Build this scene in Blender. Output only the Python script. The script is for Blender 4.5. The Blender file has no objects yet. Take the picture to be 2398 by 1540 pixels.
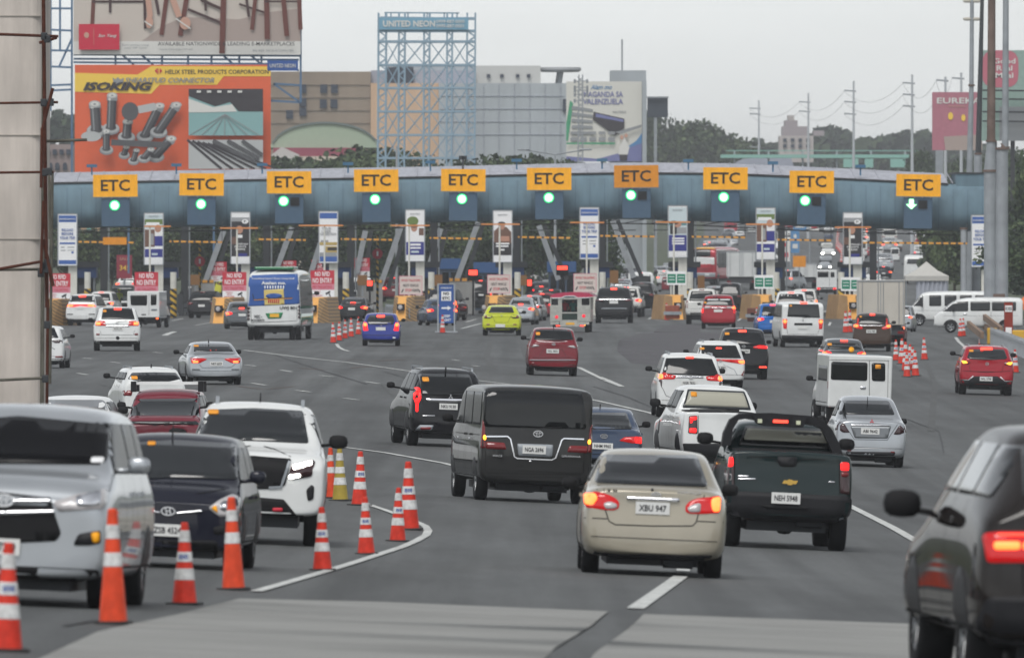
import bpy, bmesh, math, random
from mathutils import Vector, Matrix
from mathutils.bvhtree import BVHTree
from mathutils.geometry import delaunay_2d_cdt
R = math.radians
random.seed(7)
SC = bpy.context.scene
COL = SC.collection
# ---------------------------------------------------------------- camera
F, CX, HY, CH = 30000.0, 1199.0, 590.0, 3.95      # focal length and horizon in photo units, eye height
cam = bpy.data.objects.new('camera', bpy.data.cameras.new('camera')); COL.objects.link(cam)
cam.data.sensor_width = 36; cam.data.lens = 36*F/2398
cam.location = (0, 0, CH); cam.rotation_euler = (R(90), 0, 0)
cam.data.shift_y = -(770-HY)/2398
cam.data.clip_start = 1; cam.data.clip_end = 30000
cam.data.dof.use_dof = True; cam.data.dof.focus_distance = 290; cam.data.dof.aperture_fstop = 9
SC.camera = cam
# ---------------------------------------------------------------- sky, sun, exposure
SUN_EL, SUN_AZ = 56, 196
w = bpy.data.worlds.new("World"); SC.world = w; w.use_nodes = True
N, Lk = w.node_tree.nodes, w.node_tree.links
bg = N['Background']; bg.inputs[1].default_value = 0.112
sk = N.new('ShaderNodeTexSky'); sk.sky_type = 'NISHITA'; sk.sun_disc = False
sk.sun_elevation = R(SUN_EL); sk.sun_rotation = R(SUN_AZ); sk.dust_density = .6; sk.air_density = 1.0; sk.ozone_density = 2
hs = N.new('ShaderNodeHueSaturation'); hs.inputs['Saturation'].default_value = 0.12; hs.inputs['Value'].default_value = 1.0
Lk.new(sk.outputs[0], hs.inputs['Color'])
tc = N.new('ShaderNodeTexCoord'); mp = N.new('ShaderNodeMapping'); mp.inputs['Scale'].default_value = (3.5, 3.5, 16)
nz = N.new('ShaderNodeTexNoise'); nz.inputs['Scale'].default_value = 1.6; nz.inputs['Detail'].default_value = 6
rp = N.new('ShaderNodeMapRange'); rp.inputs[1].default_value = .3; rp.inputs[2].default_value = .7; rp.inputs[3].default_value = .78; rp.inputs[4].default_value = 1.1
mx = N.new('ShaderNodeMixRGB'); mx.blend_type = 'MULTIPLY'; mx.inputs[0].default_value = 1
Lk.new(tc.outputs['Generated'], mp.inputs[0]); Lk.new(mp.outputs[0], nz.inputs[0]); Lk.new(nz.outputs[0], rp.inputs[0])
Lk.new(hs.outputs[0], mx.inputs[1]); Lk.new(rp.outputs[0], mx.inputs[2])
tn = N.new('ShaderNodeMixRGB'); tn.blend_type = 'MULTIPLY'; tn.inputs[0].default_value = 1; tn.inputs[2].default_value = (.965, .99, 1.01, 1)
Lk.new(mx.outputs[0], tn.inputs[1]); Lk.new(tn.outputs[0], bg.inputs[0])
sl = bpy.data.lights.new('sun', 'SUN'); sl.energy = 1.5; sl.angle = R(28); sl.color = (1, .97, .93)
so = bpy.data.objects.new('sun', sl); COL.objects.link(so)
az = R(SUN_AZ); sd = Vector((math.sin(az)*math.cos(R(SUN_EL)), math.cos(az)*math.cos(R(SUN_EL)), math.sin(R(SUN_EL))))
so.rotation_euler = sd.to_track_quat('Z', 'Y').to_euler()
SC.view_settings.view_transform = 'Standard'; SC.view_settings.look = 'None'
SC.view_settings.exposure = 0.55; SC.view_settings.gamma = 1
# ---------------------------------------------------------------- terrain
HT = [(0, 3.0), (98, 3.05), (114, 3.3), (140, 3.58), (163, 3.82), (200, 4.05), (240, 4.38), (270, 4.54), (300, 4.52), (340, 4.40), (430, 4.2), (560, 4.1), (700, 4.0),
      (800, 3.95), (980, 3.35), (1200, 2.2), (1430, .55), (1800, -2.65), (2300, -7.5), (3000, -13), (9000, -20)]
ST = [(0, .045), (200, .045), (300, .038), (430, .03), (560, .01), (640, 0), (9000, 0)]
def itp(t, x):
    if x <= t[0][0]: return t[0][1]
    for (a, b), (c, d) in zip(t, t[1:]):
        if x <= c: return b+(d-b)*(x-a)/(c-a)
    return t[-1][1]
def gz(X, Y):
    return CH-itp(HT, Y)-itp(ST, Y)*max(-6, min(17, X))
def gp(x, y):
    lo, hi = 50.0, 2600.0
    for _ in range(50):
        m = (lo+hi)/2; X = (x-CX)/F*m
        if HY+F*(CH-gz(X, m))/m > y: lo = m
        else: hi = m
    X = (x-CX)/F*m
    return Vector((X, m, gz(X, m)))
def at(x, y, Y):
    return Vector(((x-CX)/F*Y, Y, CH-(y-HY)/F*Y))
# ---------------------------------------------------------------- helpers
def tag(o, label=None, cat=None, group=None, kind=None):
    if label: o['label'] = label
    if cat: o['category'] = cat
    if group: o['group'] = group
    if kind: o['kind'] = kind
    return o
def thing(name, label, cat, loc=(0, 0, 0), rz=0, group=None):
    o = bpy.data.objects.new(name, None); COL.objects.link(o)
    o.location = loc; o.rotation_euler = (0, 0, rz); o.empty_display_size = .3
    return tag(o, label, cat, group)
MATS = {}
def mat(name, c, rough=.6, metal=0, coat=0, em=0, emc=None, var=.0, vs=3.0, spec=.2, bump=0):
    if name in MATS: return MATS[name]
    m = bpy.data.materials.new(name); m.use_nodes = True; n, l = m.node_tree.nodes, m.node_tree.links
    b = n['Principled BSDF']; c = tuple(c)+(1,)
    b.inputs['Base Color'].default_value = c; b.inputs['Roughness'].default_value = rough; b.inputs['Metallic'].default_value = metal
    b.inputs['Coat Weight'].default_value = coat; b.inputs['Coat Roughness'].default_value = .03; b.inputs['Specular IOR Level'].default_value = spec
    if em:
        b.inputs['Emission Color'].default_value = tuple(emc or c[:3])+(1,); b.inputs['Emission Strength'].default_value = em
    if var or bump:
        t = n.new('ShaderNodeTexCoord'); z = n.new('ShaderNodeTexNoise'); z.inputs['Scale'].default_value = vs; z.inputs['Detail'].default_value = 5
        l.new(t.outputs['Object'], z.inputs[0])
        if var:
            r = n.new('ShaderNodeMapRange'); r.inputs[1].default_value = .3; r.inputs[2].default_value = .7; r.inputs[3].default_value = 1-var; r.inputs[4].default_value = 1+var*.6
            x = n.new('ShaderNodeMixRGB'); x.blend_type = 'MULTIPLY'; x.inputs[0].default_value = 1; x.inputs[1].default_value = c
            l.new(z.outputs[0], r.inputs[0]); l.new(r.outputs[0], x.inputs[2]); l.new(x.outputs[0], b.inputs['Base Color'])
        if bump:
            p = n.new('ShaderNodeBump'); p.inputs['Strength'].default_value = bump; l.new(z.outputs[0], p.inputs['Height']); l.new(p.outputs[0], b.inputs['Normal'])
    MATS[name] = m
    return m
class MB:
    def __init__(s): s.v, s.f, s.m = [], [], []
    def add(s, vs, fs, mi=0):
        o = len(s.v); s.v += [tuple(q) for q in vs]; s.f += [tuple(i+o for i in q) for q in fs]; s.m += [mi]*len(fs); return s
    def box(s, x0, x1, y0, y1, z0, z1, mi=0):
        return s.add([(x0, y0, z0), (x1, y0, z0), (x1, y1, z0), (x0, y1, z0), (x0, y0, z1), (x1, y0, z1), (x1, y1, z1), (x0, y1, z1)],
                     [(0, 3, 2, 1), (4, 5, 6, 7), (0, 1, 5, 4), (1, 2, 6, 5), (2, 3, 7, 6), (3, 0, 4, 7)], mi)
    def bc(s, c, d, mi=0): return s.box(c[0]-d[0]/2, c[0]+d[0]/2, c[1]-d[1]/2, c[1]+d[1]/2, c[2]-d[2]/2, c[2]+d[2]/2, mi)
    def tube(s, p, q, r, n=8, mi=0, r2=None, cap=True):
        p, q = Vector(p), Vector(q); d = (q-p).normalized(); r2 = r if r2 is None else r2
        a = d.orthogonal().normalized(); b = d.cross(a); vs = []
        for c, rr in ((p, r), (q, r2)):
            for k in range(n):
                t = 2*math.pi*k/n; vs.append(c+(a*math.cos(t)+b*math.sin(t))*rr)
        fs = [(k, (k+1) % n, n+(k+1) % n, n+k) for k in range(n)]
        if cap: fs += [tuple(range(n))[::-1], tuple(range(n, 2*n))]
        return s.add(vs, fs, mi)
    def bar(s, p, q, w, h=None, mi=0):       # square bar
        p, q = Vector(p), Vector(q); h = h or w; d = (q-p).normalized()
        up = Vector((0, 0, 1)) if abs(d.z) < .95 else Vector((0, 1, 0))
        a = d.cross(up).normalized()*w/2; b = a.cross(d).normalized()*h/2
        vs = [c+e for c in (p, q) for e in (-a-b, a-b, a+b, -a+b)]
        return s.add(vs, [(0, 1, 5, 4), (1, 2, 6, 5), (2, 3, 7, 6), (3, 0, 4, 7), (0, 3, 2, 1), (4, 5, 6, 7)], mi)
    def prism(s, pts, f, d0, d1, mi=0):      # pts 2D, f(u,v,d)->xyz
        n = len(pts); vs = [f(u, v, d0) for u, v in pts]+[f(u, v, d1) for u, v in pts]
        return s.add(vs, [tuple(range(n)), tuple(range(n, 2*n))[::-1]]+[(k, n+k, n+(k+1) % n, (k+1) % n) for k in range(n)], mi)
    def xz(s, pts, y0, y1, mi=0): return s.prism(pts, lambda u, v, d: (u, d, v), y0, y1, mi)
    def yz(s, pts, x0, x1, mi=0): return s.prism(pts, lambda u, v, d: (d, u, v), x0, x1, mi)
    def lathe(s, prof, c=(0, 0, 0), n=16, mi=0, ax='z'):
        vs = []; m = len(prof)
        for k in range(n):
            t = 2*math.pi*k/n
            for r, h in prof:
                e = (r*math.cos(t), r*math.sin(t), h) if ax == 'z' else (h, r*math.cos(t), r*math.sin(t))
                if ax == 'y': e = (r*math.cos(t), h, r*math.sin(t))
                vs.append((c[0]+e[0], c[1]+e[1], c[2]+e[2]))
        fs = [(k*m+j, ((k+1) % n)*m+j, ((k+1) % n)*m+j+1, k*m+j+1) for k in range(n) for j in range(m-1)]
        return s.add(vs, fs, mi)
    def blob(s, c, d, mi=0, n=10):
        vs, fs = [], []; m = 6
        for i in range(m+1):
            a = math.pi*i/m
            for k in range(n):
                t = 2*math.pi*k/n; e = (math.sin(a)*math.cos(t), math.sin(a)*math.sin(t), math.cos(a))
                e = [math.copysign(abs(q)**.7, q) for q in e]
                vs.append(tuple(c[j]+e[j]*d[j]/2 for j in range(3)))
        for i in range(m):
            for k in range(n): fs.append((i*n+k, i*n+(k+1) % n, (i+1)*n+(k+1) % n, (i+1)*n+k))
        return s.add(vs, fs, mi)
    def build(s, name, mats, parent=None, org=None, smooth=False, bevel=0):
        if not isinstance(mats, (list, tuple)): mats = [mats]
        me = bpy.data.meshes.new(name)
        vs = s.v if org is None else [(a-org[0], b-org[1], c-org[2]) for a, b, c in s.v]
        me.from_pydata(vs, [], s.f)
        for m in mats: me.materials.append(m)
        me.polygons.foreach_set('material_index', s.m)
        if smooth: me.polygons.foreach_set('use_smooth', [True]*len(s.f))
        me.update()
        bm = bmesh.new(); bm.from_mesh(me); bmesh.ops.recalc_face_normals(bm, faces=bm.faces)
        if bevel: bmesh.ops.bevel(bm, geom=bm.edges[:], offset=bevel, segments=2, affect='EDGES', profile=.5, clamp_overlap=True)
        bm.to_mesh(me); bm.free()
        o = bpy.data.objects.new(name, me); COL.objects.link(o)
        if parent: o.parent = parent
        if org is not None: o.location = org
        return o
def child_mesh(name, me, parent, loc=(0, 0, 0)):
    o = bpy.data.objects.new(name, me); COL.objects.link(o); o.parent = parent; o.location = loc; return o
def dup(root, loc, rz=None, label=None, scale=None):
    def cp(o, par):
        c = o.copy(); COL.objects.link(c)
        if par: c.parent = par
        for ch in o.children: cp(ch, c)
        return c
    r = cp(root, None); r.location = loc
    if rz is not None: r.rotation_euler = (0, 0, rz)
    if label: r['label'] = label
    if scale: r.scale = (scale,)*3
    return r
def rnd(pts, r, n=4):                         # round polygon corners
    if r <= 0: return list(pts)
    out = []; m = len(pts)
    for i in range(m):
        p = Vector(pts[i]); a = Vector(pts[i-1])-p; b = Vector(pts[(i+1) % m])-p
        q = min(r, a.length*.45, b.length*.45); A = p+a.normalized()*q; B = p+b.normalized()*q
        for k in range(n+1):
            t = k/n; e = A*(1-t)**2+p*2*t*(1-t)+B*t*t; out.append((e.x, e.y))
    return out
def ell(cx, cy, a, b, n=16): return [(cx+a*math.cos(2*math.pi*k/n), cy+b*math.sin(2*math.pi*k/n)) for k in range(n)]
def rect(x0, x1, y0, y1): return [(x0, y0), (x1, y0), (x1, y1), (x0, y1)]
def text_mesh(s, w, h, bold=0, extr=.004, res=2, shear=0):
    cu = bpy.data.curves.new('t', 'FONT'); cu.body = s; cu.resolution_u = res; cu.offset = bold; cu.extrude = .01; cu.shear = shear
    cu.align_x = 'CENTER'
    o = bpy.data.objects.new('t', cu); me = bpy.data.meshes.new_from_object(o)
    bpy.data.objects.remove(o); bpy.data.curves.remove(cu)
    xs = [v.co.x for v in me.vertices]; ys = [v.co.y for v in me.vertices]
    if not xs: return me
    x0, x1, y0, y1 = min(xs), max(xs), min(ys), max(ys)
    for v in me.vertices:
        v.co = Vector(((v.co.x-(x0+x1)/2)*w/(x1-x0), v.co.z/.01*extr, (v.co.y-(y0+y1)/2)*h/(y1-y0)))
    return me
def text(s, c, w, h, m, parent, name='lettering', rz=0, bold=.01, shear=0, extr=.006):
    me = text_mesh(s, w, h, bold, extr, shear=shear); me.materials.clear(); me.materials.append(m); me.name = name
    o = child_mesh(name, me, parent, c); o.rotation_euler = (0, 0, rz); return o
def rows(lines, c, w, h, m, parent, **k):     # several lines stacked in a box
    return text('\n'.join(lines), c, w, h, m, parent, **k)
# common materials
BLK = mat('black_rubber', (.009, .009, .010), .7, spec=.2)
PLA = mat('black_plastic', (.013, .013, .015), .55, spec=.2)
CHR = mat('chrome', (.75, .75, .77), .15, 1)
GLS = mat('dark_glass', (.004, .005, .006), .04, spec=.4)
GLS2 = mat('grey_tinted_glass', (.012, .014, .016), .06, spec=.55)
WHP = mat('white_paint', (.72, .73, .72), .4, var=.06)
GRM = mat('grey_metal', (.28, .30, .32), .5, .3, var=.1)
GALV = mat('galvanised_steel', (.34, .36, .38), .55, .2, var=.12)
DKM = mat('dark_steel', (.035, .038, .042), .6, spec=.3)
RED = mat('sign_red', (.50, .03, .05), .5)
def streaked(m, amt=.25, sc=(2.2, 2.2, .12), k=2.0):
    n, l = m.node_tree.nodes, m.node_tree.links; b = n['Principled BSDF']; t = n.new('ShaderNodeTexCoord'); q = n.new('ShaderNodeMapping'); q.inputs['Scale'].default_value = sc; l.new(t.outputs['Object'], q.inputs[0])
    z = n.new('ShaderNodeTexNoise'); z.inputs['Scale'].default_value = k; z.inputs['Detail'].default_value = 6; z.inputs['Roughness'].default_value = .65; l.new(q.outputs[0], z.inputs[0])
    r = n.new('ShaderNodeMapRange'); r.inputs[1].default_value = .35; r.inputs[2].default_value = .68; r.inputs[3].default_value = 1.08; r.inputs[4].default_value = 1-amt; l.new(z.outputs[0], r.inputs[0])
    x = n.new('ShaderNodeMixRGB'); x.blend_type = 'MULTIPLY'; x.inputs[0].default_value = 1; i = b.inputs['Base Color']
    if i.links: l.new(i.links[0].from_socket, x.inputs[1])
    else: x.inputs[1].default_value = i.default_value
    l.new(r.outputs[0], x.inputs[2]); l.new(x.outputs[0], i); return m
WHT = mat('sign_white', (.78, .78, .78), .5)
BLU = mat('sign_blue', (.03, .09, .30), .5)
GRN = mat('sign_green', (.01, .20, .12), .5)
ORG = mat('sign_amber', (.85, .36, .01), .5, em=.0)
BLT = mat('black_lettering', (.015, .015, .02), .6)
PLT = mat('plate_white', (.66, .66, .64), .45)
PLTY = mat('plate_yellow', (.80, .42, .04), .45)
PKS = mat('sign_pink', (.60, .22, .28), .5)
# ---------------------------------------------------------------- ground
def asphalt():
    m = bpy.data.materials.new('asphalt'); m.use_nodes = True; n, l = m.node_tree.nodes, m.node_tree.links; b = n['Principled BSDF']
    t = n.new('ShaderNodeTexCoord')
    def noise(sc, scl, det=5, rough=.6):
        mpp = n.new('ShaderNodeMapping'); mpp.inputs['Scale'].default_value = scl; l.new(t.outputs['Object'], mpp.inputs[0])
        z = n.new('ShaderNodeTexNoise'); z.inputs['Scale'].default_value = sc; z.inputs['Detail'].default_value = det; z.inputs['Roughness'].default_value = rough
        l.new(mpp.outputs[0], z.inputs[0]); return z
    def mr(src, a, c_, d, e):
        q = n.new('ShaderNodeMapRange'); q.inputs[1].default_value = a; q.inputs[2].default_value = c_; q.inputs[3].default_value = d; q.inputs[4].default_value = e
        l.new(src, q.inputs[0]); return q.outputs[0]
    def mul(a, c_):
        q = n.new('ShaderNodeMath'); q.operation = 'MULTIPLY'; l.new(a, q.inputs[0]); l.new(c_, q.inputs[1]); return q.outputs[0]
    big = mr(noise(.05, (1, .18, 1)).outputs[0], .3, .7, .70, 1.25)
    trk = mr(noise(1.0, (1.3, .010, 1), 4).outputs[0], .35, .65, .72, 1.15)
    fine = mr(noise(26, (1, .25, 1), 4, .8).outputs[0],   .3, .7, .72, 1.25)
    blot = mr(noise(.35, (1, .1, 1), 6, .65).outputs[0], .50, .68, 1.0, .80)
    v = mul(mul(big, trk), mul(fine, blot))
    x = n.new('ShaderNodeMixRGB'); x.blend_type = 'MULTIPLY'; x.inputs[0].default_value = 1; x.inputs[1].default_value = (.083, .087, .087, 1)
    l.new(v, x.inputs[2]); l.new(x.outputs[0], b.inputs['Base Color'])
    rr = mr(noise(.5, (1, .1, 1)).outputs[0], .3, .7, .62, .85); l.new(rr, b.inputs['Roughness'])
    b.inputs['Specular IOR Level'].default_value = .3
    bp = n.new('ShaderNodeBump'); bp.inputs['Strength'].default_value = .25; bp.inputs['Distance'].default_value = .01
    l.new(noise(40, (1, 1, 1)).outputs[0], bp.inputs['Height']); l.new(bp.outputs[0], b.inputs['Normal'])
    return m
ASP = asphalt()
XS = [-900, -500, -250, -120, -80, -50]+list(range(-40, 41, 2))+[50, 80, 120, 250, 500, 900]
YS = [-40, 0, 40, 70, 90]+sorted(set(list(range(100, 840, 5))+[98, 114, 163]))+list(range(840, 2400, 20))+[2600, 3000, 3600, 4400]
def sheet(name, xs, ys, zf, m, kind='structure'):
    b = MB(); nx = len(xs)
    b.v = [(x, y, zf(x, y)) for y in ys for x in xs]
    b.f = [(j*nx+i, j*nx+i+1, (j+1)*nx+i+1, (j+1)*nx+i) for j in range(len(ys)-1) for i in range(nx-1)]; b.m = [0]*len(b.f)
    o = b.build(name, m, smooth=True); tag(o, kind=kind); return o
sheet('ground', XS, YS, lambda x, y: gz(x, y)-.02, mat('dirt_and_grass', (.07, .085, .05), .9, var=.4, vs=.12))
def road_edges(Y):     # carriageway left and right edge
    return itp([(0, -40), (800, -31), (900, 2), (1100, 13), (1430, 20), (1800, 27), (2400, 36)], Y), itp([(0, 22), (420, 20.5), (640, 28), (800, 31), (1000, 33), (1430, 48), (1800, 60), (2400, 80)], Y)
b = MB(); ys = [y for y in YS if y <= 2380]; nx = 97
for y in ys:
    a, c = road_edges(y)
    for i in range(nx):
        X = a+(c-a)*i/(nx-1); b.v.append((X, y, gz(X, y)))
b.f = [(j*nx+i, j*nx+i+1, (j+1)*nx+i+1, (j+1)*nx+i) for j in range(len(ys)-1) for i in range(nx-1)]; b.m = [0]*len(b.f)
tag(b.build('road', ASP, smooth=True), kind='structure')
# painted lines (photo-traced centre lines laid on the ground)
PNT = mat('road_paint', (.52, .53, .51), .6, var=.45, vs=5)
PB = MB()
def stripe(pts, wd=.15, org='d', lift=.014):
    W = [gp(*p) for p in pts]; P = []
    for a, c in zip(W, W[1:]):
        k = max(1, int((c-a).length/2.0)); P += [a.lerp(c, i/k) for i in range(k)]
    P.append(W[-1]); vs = []
    for i, p in enumerate(P):
        d = (P[min(i+1, len(P)-1)]-P[max(i-1, 0)]); d = Vector((d.x, d.y, 0)).normalized(); s_ = Vector((d.y, -d.x, 0))*wd/2
        for q in (p-s_, p+s_): vs.append((q.x, q.y, gz(q.x, q.y)+lift))
    PB.add(vs, [(2*i, 2*i+1, 2*i+3, 2*i+2) for i in range(len(P)-1)])
ZR = {1: (0, 800, 1.8446), 2: (1200, 800, 1.8446), 3: (2400, 800, 2.5667), 4: (3196, 800, 2.5667), 5: (0, 1500, 1.3614),
      6: (1300, 1300, 1.925), 7: (2400, 1200, 1.8446), 8: (2200, 1600, 1.8446), 9: (3296, 1400, 1.25125), 10: (3640, 1000, 2.75), 11: (2120, 1120, 7.0), 12: (960, 1040, 4.529), 13: (3100, 820, 3.208), 0: (0, 0, 1/1.70809*1.0)}
DS = 4096/2398
def zc(z, x, y):
    if z == 0: return x, y
    a, b_, k = ZR[z]; return (a+x/k)/DS, (b_+y/k)/DS
def zs(z, pts, **k): stripe([zc(z, *p) for p in pts], **k)
stripe([(570, 820), (703, 837), (950, 868), (1115, 891), (1216, 903), (1405, 940), (1522, 967), (1640, 1005), (1800, 1080), (1900, 1130), (1990, 1185), (2075, 1228), (2164, 1278), (2300, 1350)], .16)
zs(2, [(2055, 1235), (2240, 1325)], wd=.18); zs(2, [(2248, 1329), (2375, 1377)], wd=.18)
stripe([(785, 1045), (900, 1060), (1040, 1085), (1200, 1120)], .16)
stripe([(850, 1178), (905, 1196), (960, 1216), (995, 1232), (1003, 1243), (998, 1254), (975, 1267), (900, 1295), (830, 1318), (755, 1341), (680, 1363), (600, 1386)], .115)
stripe([(1600, 1305), (1600, 1345)], .16); stripe([(1596, 1349), (1488, 1426)], .17)
for z, ps in ((1, [((610, 1165), (680, 1172)), ((815, 1195), (885, 1203)), ((570, 1278), (645, 1290)), ((1130, 1123), (1195, 1130)), ((1810, 1218), (1885, 1226)),
               ((2070, 1255), (2150, 1268)), ((1860, 1352), (1960, 1368)), ((2185, 1405), (2290, 1418)), ((1440, 925), (1560, 905)), ((1270, 890), (1350, 875))]),
              (2, [((150, 1295), (245, 1305)), ((480, 1340), (580, 1355)), ((0, 1408), (75, 1418)), ((325, 1462), (425, 1475)), ((1125, 1178), (1175, 1186)),
                   ((1275, 1222), (1320, 1228)), ((1045, 1001), (1075, 1001)), ((1000, 1027), (1030, 1027)), ((968, 1054), (998, 1054)), ((966, 1085), (996, 1085)), ((994, 1114), (1028, 1114)),
                   ((1190, 950), (1340, 910)), ((1225, 900), (1300, 880))]),
              (7, [((270, 243), (305, 241)), ((215, 267), (248, 267)), ((0, 568), (165, 637)), ((1700, 165), (1690, 190))]), (3, [((495, 1225), (560, 1190)), ((560, 1233), (690, 1243)), ((770, 1262), (800, 1262)), ((1415, 1240), (1480, 1195))])):
    for a, c in ps: zs(z, [a, c], wd=.14 if z != 2 else .16)
zs(1, [(1215, 1000), (1245, 985), (1290, 972)], wd=.3); zs(2, [(270, 1062), (285, 1085), (315, 1103), (360, 1116)], wd=.15)
stripe([(2238, 790), (2245, 800), (2262, 815), (2290, 828), (2330, 845)], .16)
for Y0 in range(860, 2300, 28):            # dashes on the far carriageway
    for fr in (.62, .8):
        a, c = road_edges(Y0); X = a+(c-a)*fr; a2, c2 = road_edges(Y0+9); X2 = a2+(c2-a2)*fr; PB.add([(X-.12, Y0, gz(X, Y0)+.03), (X+.12, Y0, gz(X, Y0)+.03), (X2+.12, Y0+9, gz(X2, Y0+9)+.03), (X2-.12, Y0+9, gz(X2, Y0+9)+.03)], [(0, 1, 2, 3)])
tag(PB.build('road_markings', PNT), kind='structure')
# lighter concrete slabs nearest the camera, asphalt joint between them, dark asphalt patches
def patch(name, outline, m, lift):
    P = [gp(*p) for p in outline]; vs = [Vector((p.x, p.y)) for p in P]; n = len(vs); pts = list(vs)
    for i in range(n):
        a, c = vs[i], vs[(i+1) % n]; k = int((c-a).length/3)
        pts += [a.lerp(c, j/(k+1)) for j in range(1, k+1)]
    x0, x1 = min(v.x for v in vs), max(v.x for v in vs); y0, y1 = min(v.y for v in vs), max(v.y for v in vs)
    gx = x0+1
    while gx < x1:
        gy = y0+2
        while gy < y1:
            pts.append(Vector((gx, gy))); gy += 4
        gx += 2
    o = delaunay_2d_cdt(pts, [], [list(range(n))], 1, 1e-4)
    bb = MB().add([(v.x, v.y, gz(v.x, v.y)+lift) for v in o[0]], [f for f in o[2]])
    return tag(bb.build(name, m, smooth=True), kind='structure')
def concrete_ground():
    m = mat('concrete_slab', (.25, .25, .238), .8, var=.12, vs=.8); n, l = m.node_tree.nodes, m.node_tree.links; b = n['Principled BSDF']
    t = n.new('ShaderNodeTexCoord'); q = n.new('ShaderNodeMapping'); q.inputs['Scale'].default_value = (.3, 9, 1); l.new(t.outputs['Object'], q.inputs[0])
    z = n.new('ShaderNodeTexNoise'); z.inputs['Scale'].default_value = 2; z.inputs['Detail'].default_value = 4; l.new(q.outputs[0], z.inputs[0])
    r = n.new('ShaderNodeMapRange'); r.inputs[1].default_value = .35; r.inputs[2].default_value = .65; r.inputs[3].default_value = .82; r.inputs[4].default_value = 1.12; l.new(z.outputs[0], r.inputs[0])
    x = n.new('ShaderNodeMixRGB'); x.blend_type = 'MULTIPLY'; x.inputs[0].default_value = 1
    src = b.inputs['Base Color'].links[0].from_socket; l.new(src, x.inputs[1]); l.new(r.outputs[0], x.inputs[2]); l.new(x.outputs[0], b.inputs['Base Color'])
    return m
CNC = concrete_ground()
patch('concrete_pavement', [(60, 1560), (560, 1404), (900, 1412), (1424, 1434), (1260, 1562)], CNC, .016)
patch('concrete_pavement', [(1372, 1562), (1508, 1440), (2130, 1463), (2500, 1480), (2500, 1562)], CNC, .016)
patch('asphalt_patch', [(1450, 795), (1500, 781), (1600, 778), (1690, 780), (1680, 800), (1655, 845), (1600, 858), (1480, 850), (1445, 822)], mat('new_asphalt', (.074, .071, .076), .75, var=.1, vs=2), .007)
patch('asphalt_patch', [(1535, 772), (1580, 758), (1640, 760), (1640, 778), (1530, 779)], mat('new_asphalt', (.074, .071, .076), .75), .007)

# tar seams, skid marks and stains on the carriageway
PB = MB()
TAR = mat('tar', (.022, .022, .023), .55, var=.2, vs=3)
for pts, wd in (([(1630, 895), (1560, 850), (1490, 815)], .05), ([(900, 870), (1010, 905), (1100, 925)], .05), ([(230, 900), (420, 940), (560, 960)], .04), ([(640, 830), (760, 870), (860, 900)], .06),
                ([(2120, 1160), (2240, 1170), (2330, 1190)], .03), ([(150, 1466), (230, 1452), (300, 1448)], .05), ([(1390, 905), (1470, 930), (1530, 955)], .05), ([(2120, 980), (2200, 1010), (2210, 1060)], .04), ([(620, 1010), (760, 1000), (860, 1012)], .04)):
    stripe(pts, wd=wd, lift=.012)
tag(PB.build('tar_seams', TAR), kind='structure')
PB = MB(); SKD = mat('tyre_mark', (.076, .078, .077), .7, var=.3, vs=2)
for pts, wd in (([(1000, 1010), (960, 960), (900, 900)], .22), ([(2180, 1010), (2190, 900), (2170, 850)], .2), ([(560, 1000), (420, 930), (300, 860)], .2), ([(1150, 860), (1140, 830), (1150, 800)], .25), ([(1250, 870), (1230, 830), (1220, 790)], .25)):
    stripe(pts, wd=wd, lift=.010)
tag(PB.build('tyre_marks', SKD), kind='structure')
PB = MB(); STN = mat('faded_red_paint', (.14, .105, .092), .8, var=.35, vs=4)
for pts, wd in (([(806, 842), (880, 845), (945, 842)], .22), ([(700, 862), (760, 866)], .2), ([(560, 905), (620, 912), (690, 905)], .12), ([(820, 862), (870, 858)], .16), ([(1230, 900), (1350, 905)], .14)): stripe(pts, wd=wd, lift=.011)
tag(PB.build('faded_markings', STN), kind='structure')
# ================================================================ vehicles
def paint(name, c, metal=.0, rough=.32):
    dk = max(c) < .12
    return mat('paint_'+name, c, rough, 0 if dk else metal, coat=.6 if dk else .7, var=.07, vs=2.5, spec=0)
WHITE = paint('white', (.66, .67, .66)); PEARL = paint('pearl', (.60, .60, .57), .0)
SILVER = paint('silver', (.40, .42, .44), .6); GREYP = paint('grey', (.10, .11, .12), .5); BLACK = paint('black', (.008, .008, .010))
GOLD = paint('champagne', (.37, .335, .265), .45, .36); DGREEN = paint('dark_green', (.010, .020, .021), .3); MAROON = paint('maroon', (.17, .012, .020), 0)
REDP = paint('red', (.33, .008, .02), .1); BLUEP = paint('blue', (.025, .04, .26), .2); LIME = paint('lime', (.50, .55, .012)); DBLUE = paint('slate_blue', (.045, .065, .11), .5)
BROWN = paint('brown', (.05, .028, .018), .4); BRONZE = paint('charcoal_bronze', (.026, .026, .026), .5); SKY_B = paint('bright_blue', (.01, .12, .42), .2)
NIGHT = paint('midnight', (.012, .013, .022), .4); PINKR = paint('faded_red', (.15, .022, .034), 0)
L_OFF = mat('tail_lamp_red', (.16, .004, .006), .12, coat=1); L_ON = mat('tail_lamp_lit', (.5, .01, .01), .2, em=1.5, emc=(1, .015, .015))
L_MID = mat('tail_lamp_glowing', (.3, .006, .008), .15, coat=.6, em=.22, emc=(1, .012, .012))
HOT = mat('brake_bulb_lit', (1, .2, .1), .3, em=2.6, emc=(1, .13, .02)); BRK = mat('brake_strip_lit', (1, .05, .03), .3, em=1.8, emc=(1, .06, .035))
L_CLR = mat('clear_lens', (.42, .40, .40), .12, coat=1); HEADON = mat('headlight_lit', (1, 1, 1), .2, em=7, emc=(1, .97, .88)); AMB = mat('indicator_lit', (1, .5, .05), .3, em=2, emc=(1, .38, .03))
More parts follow.
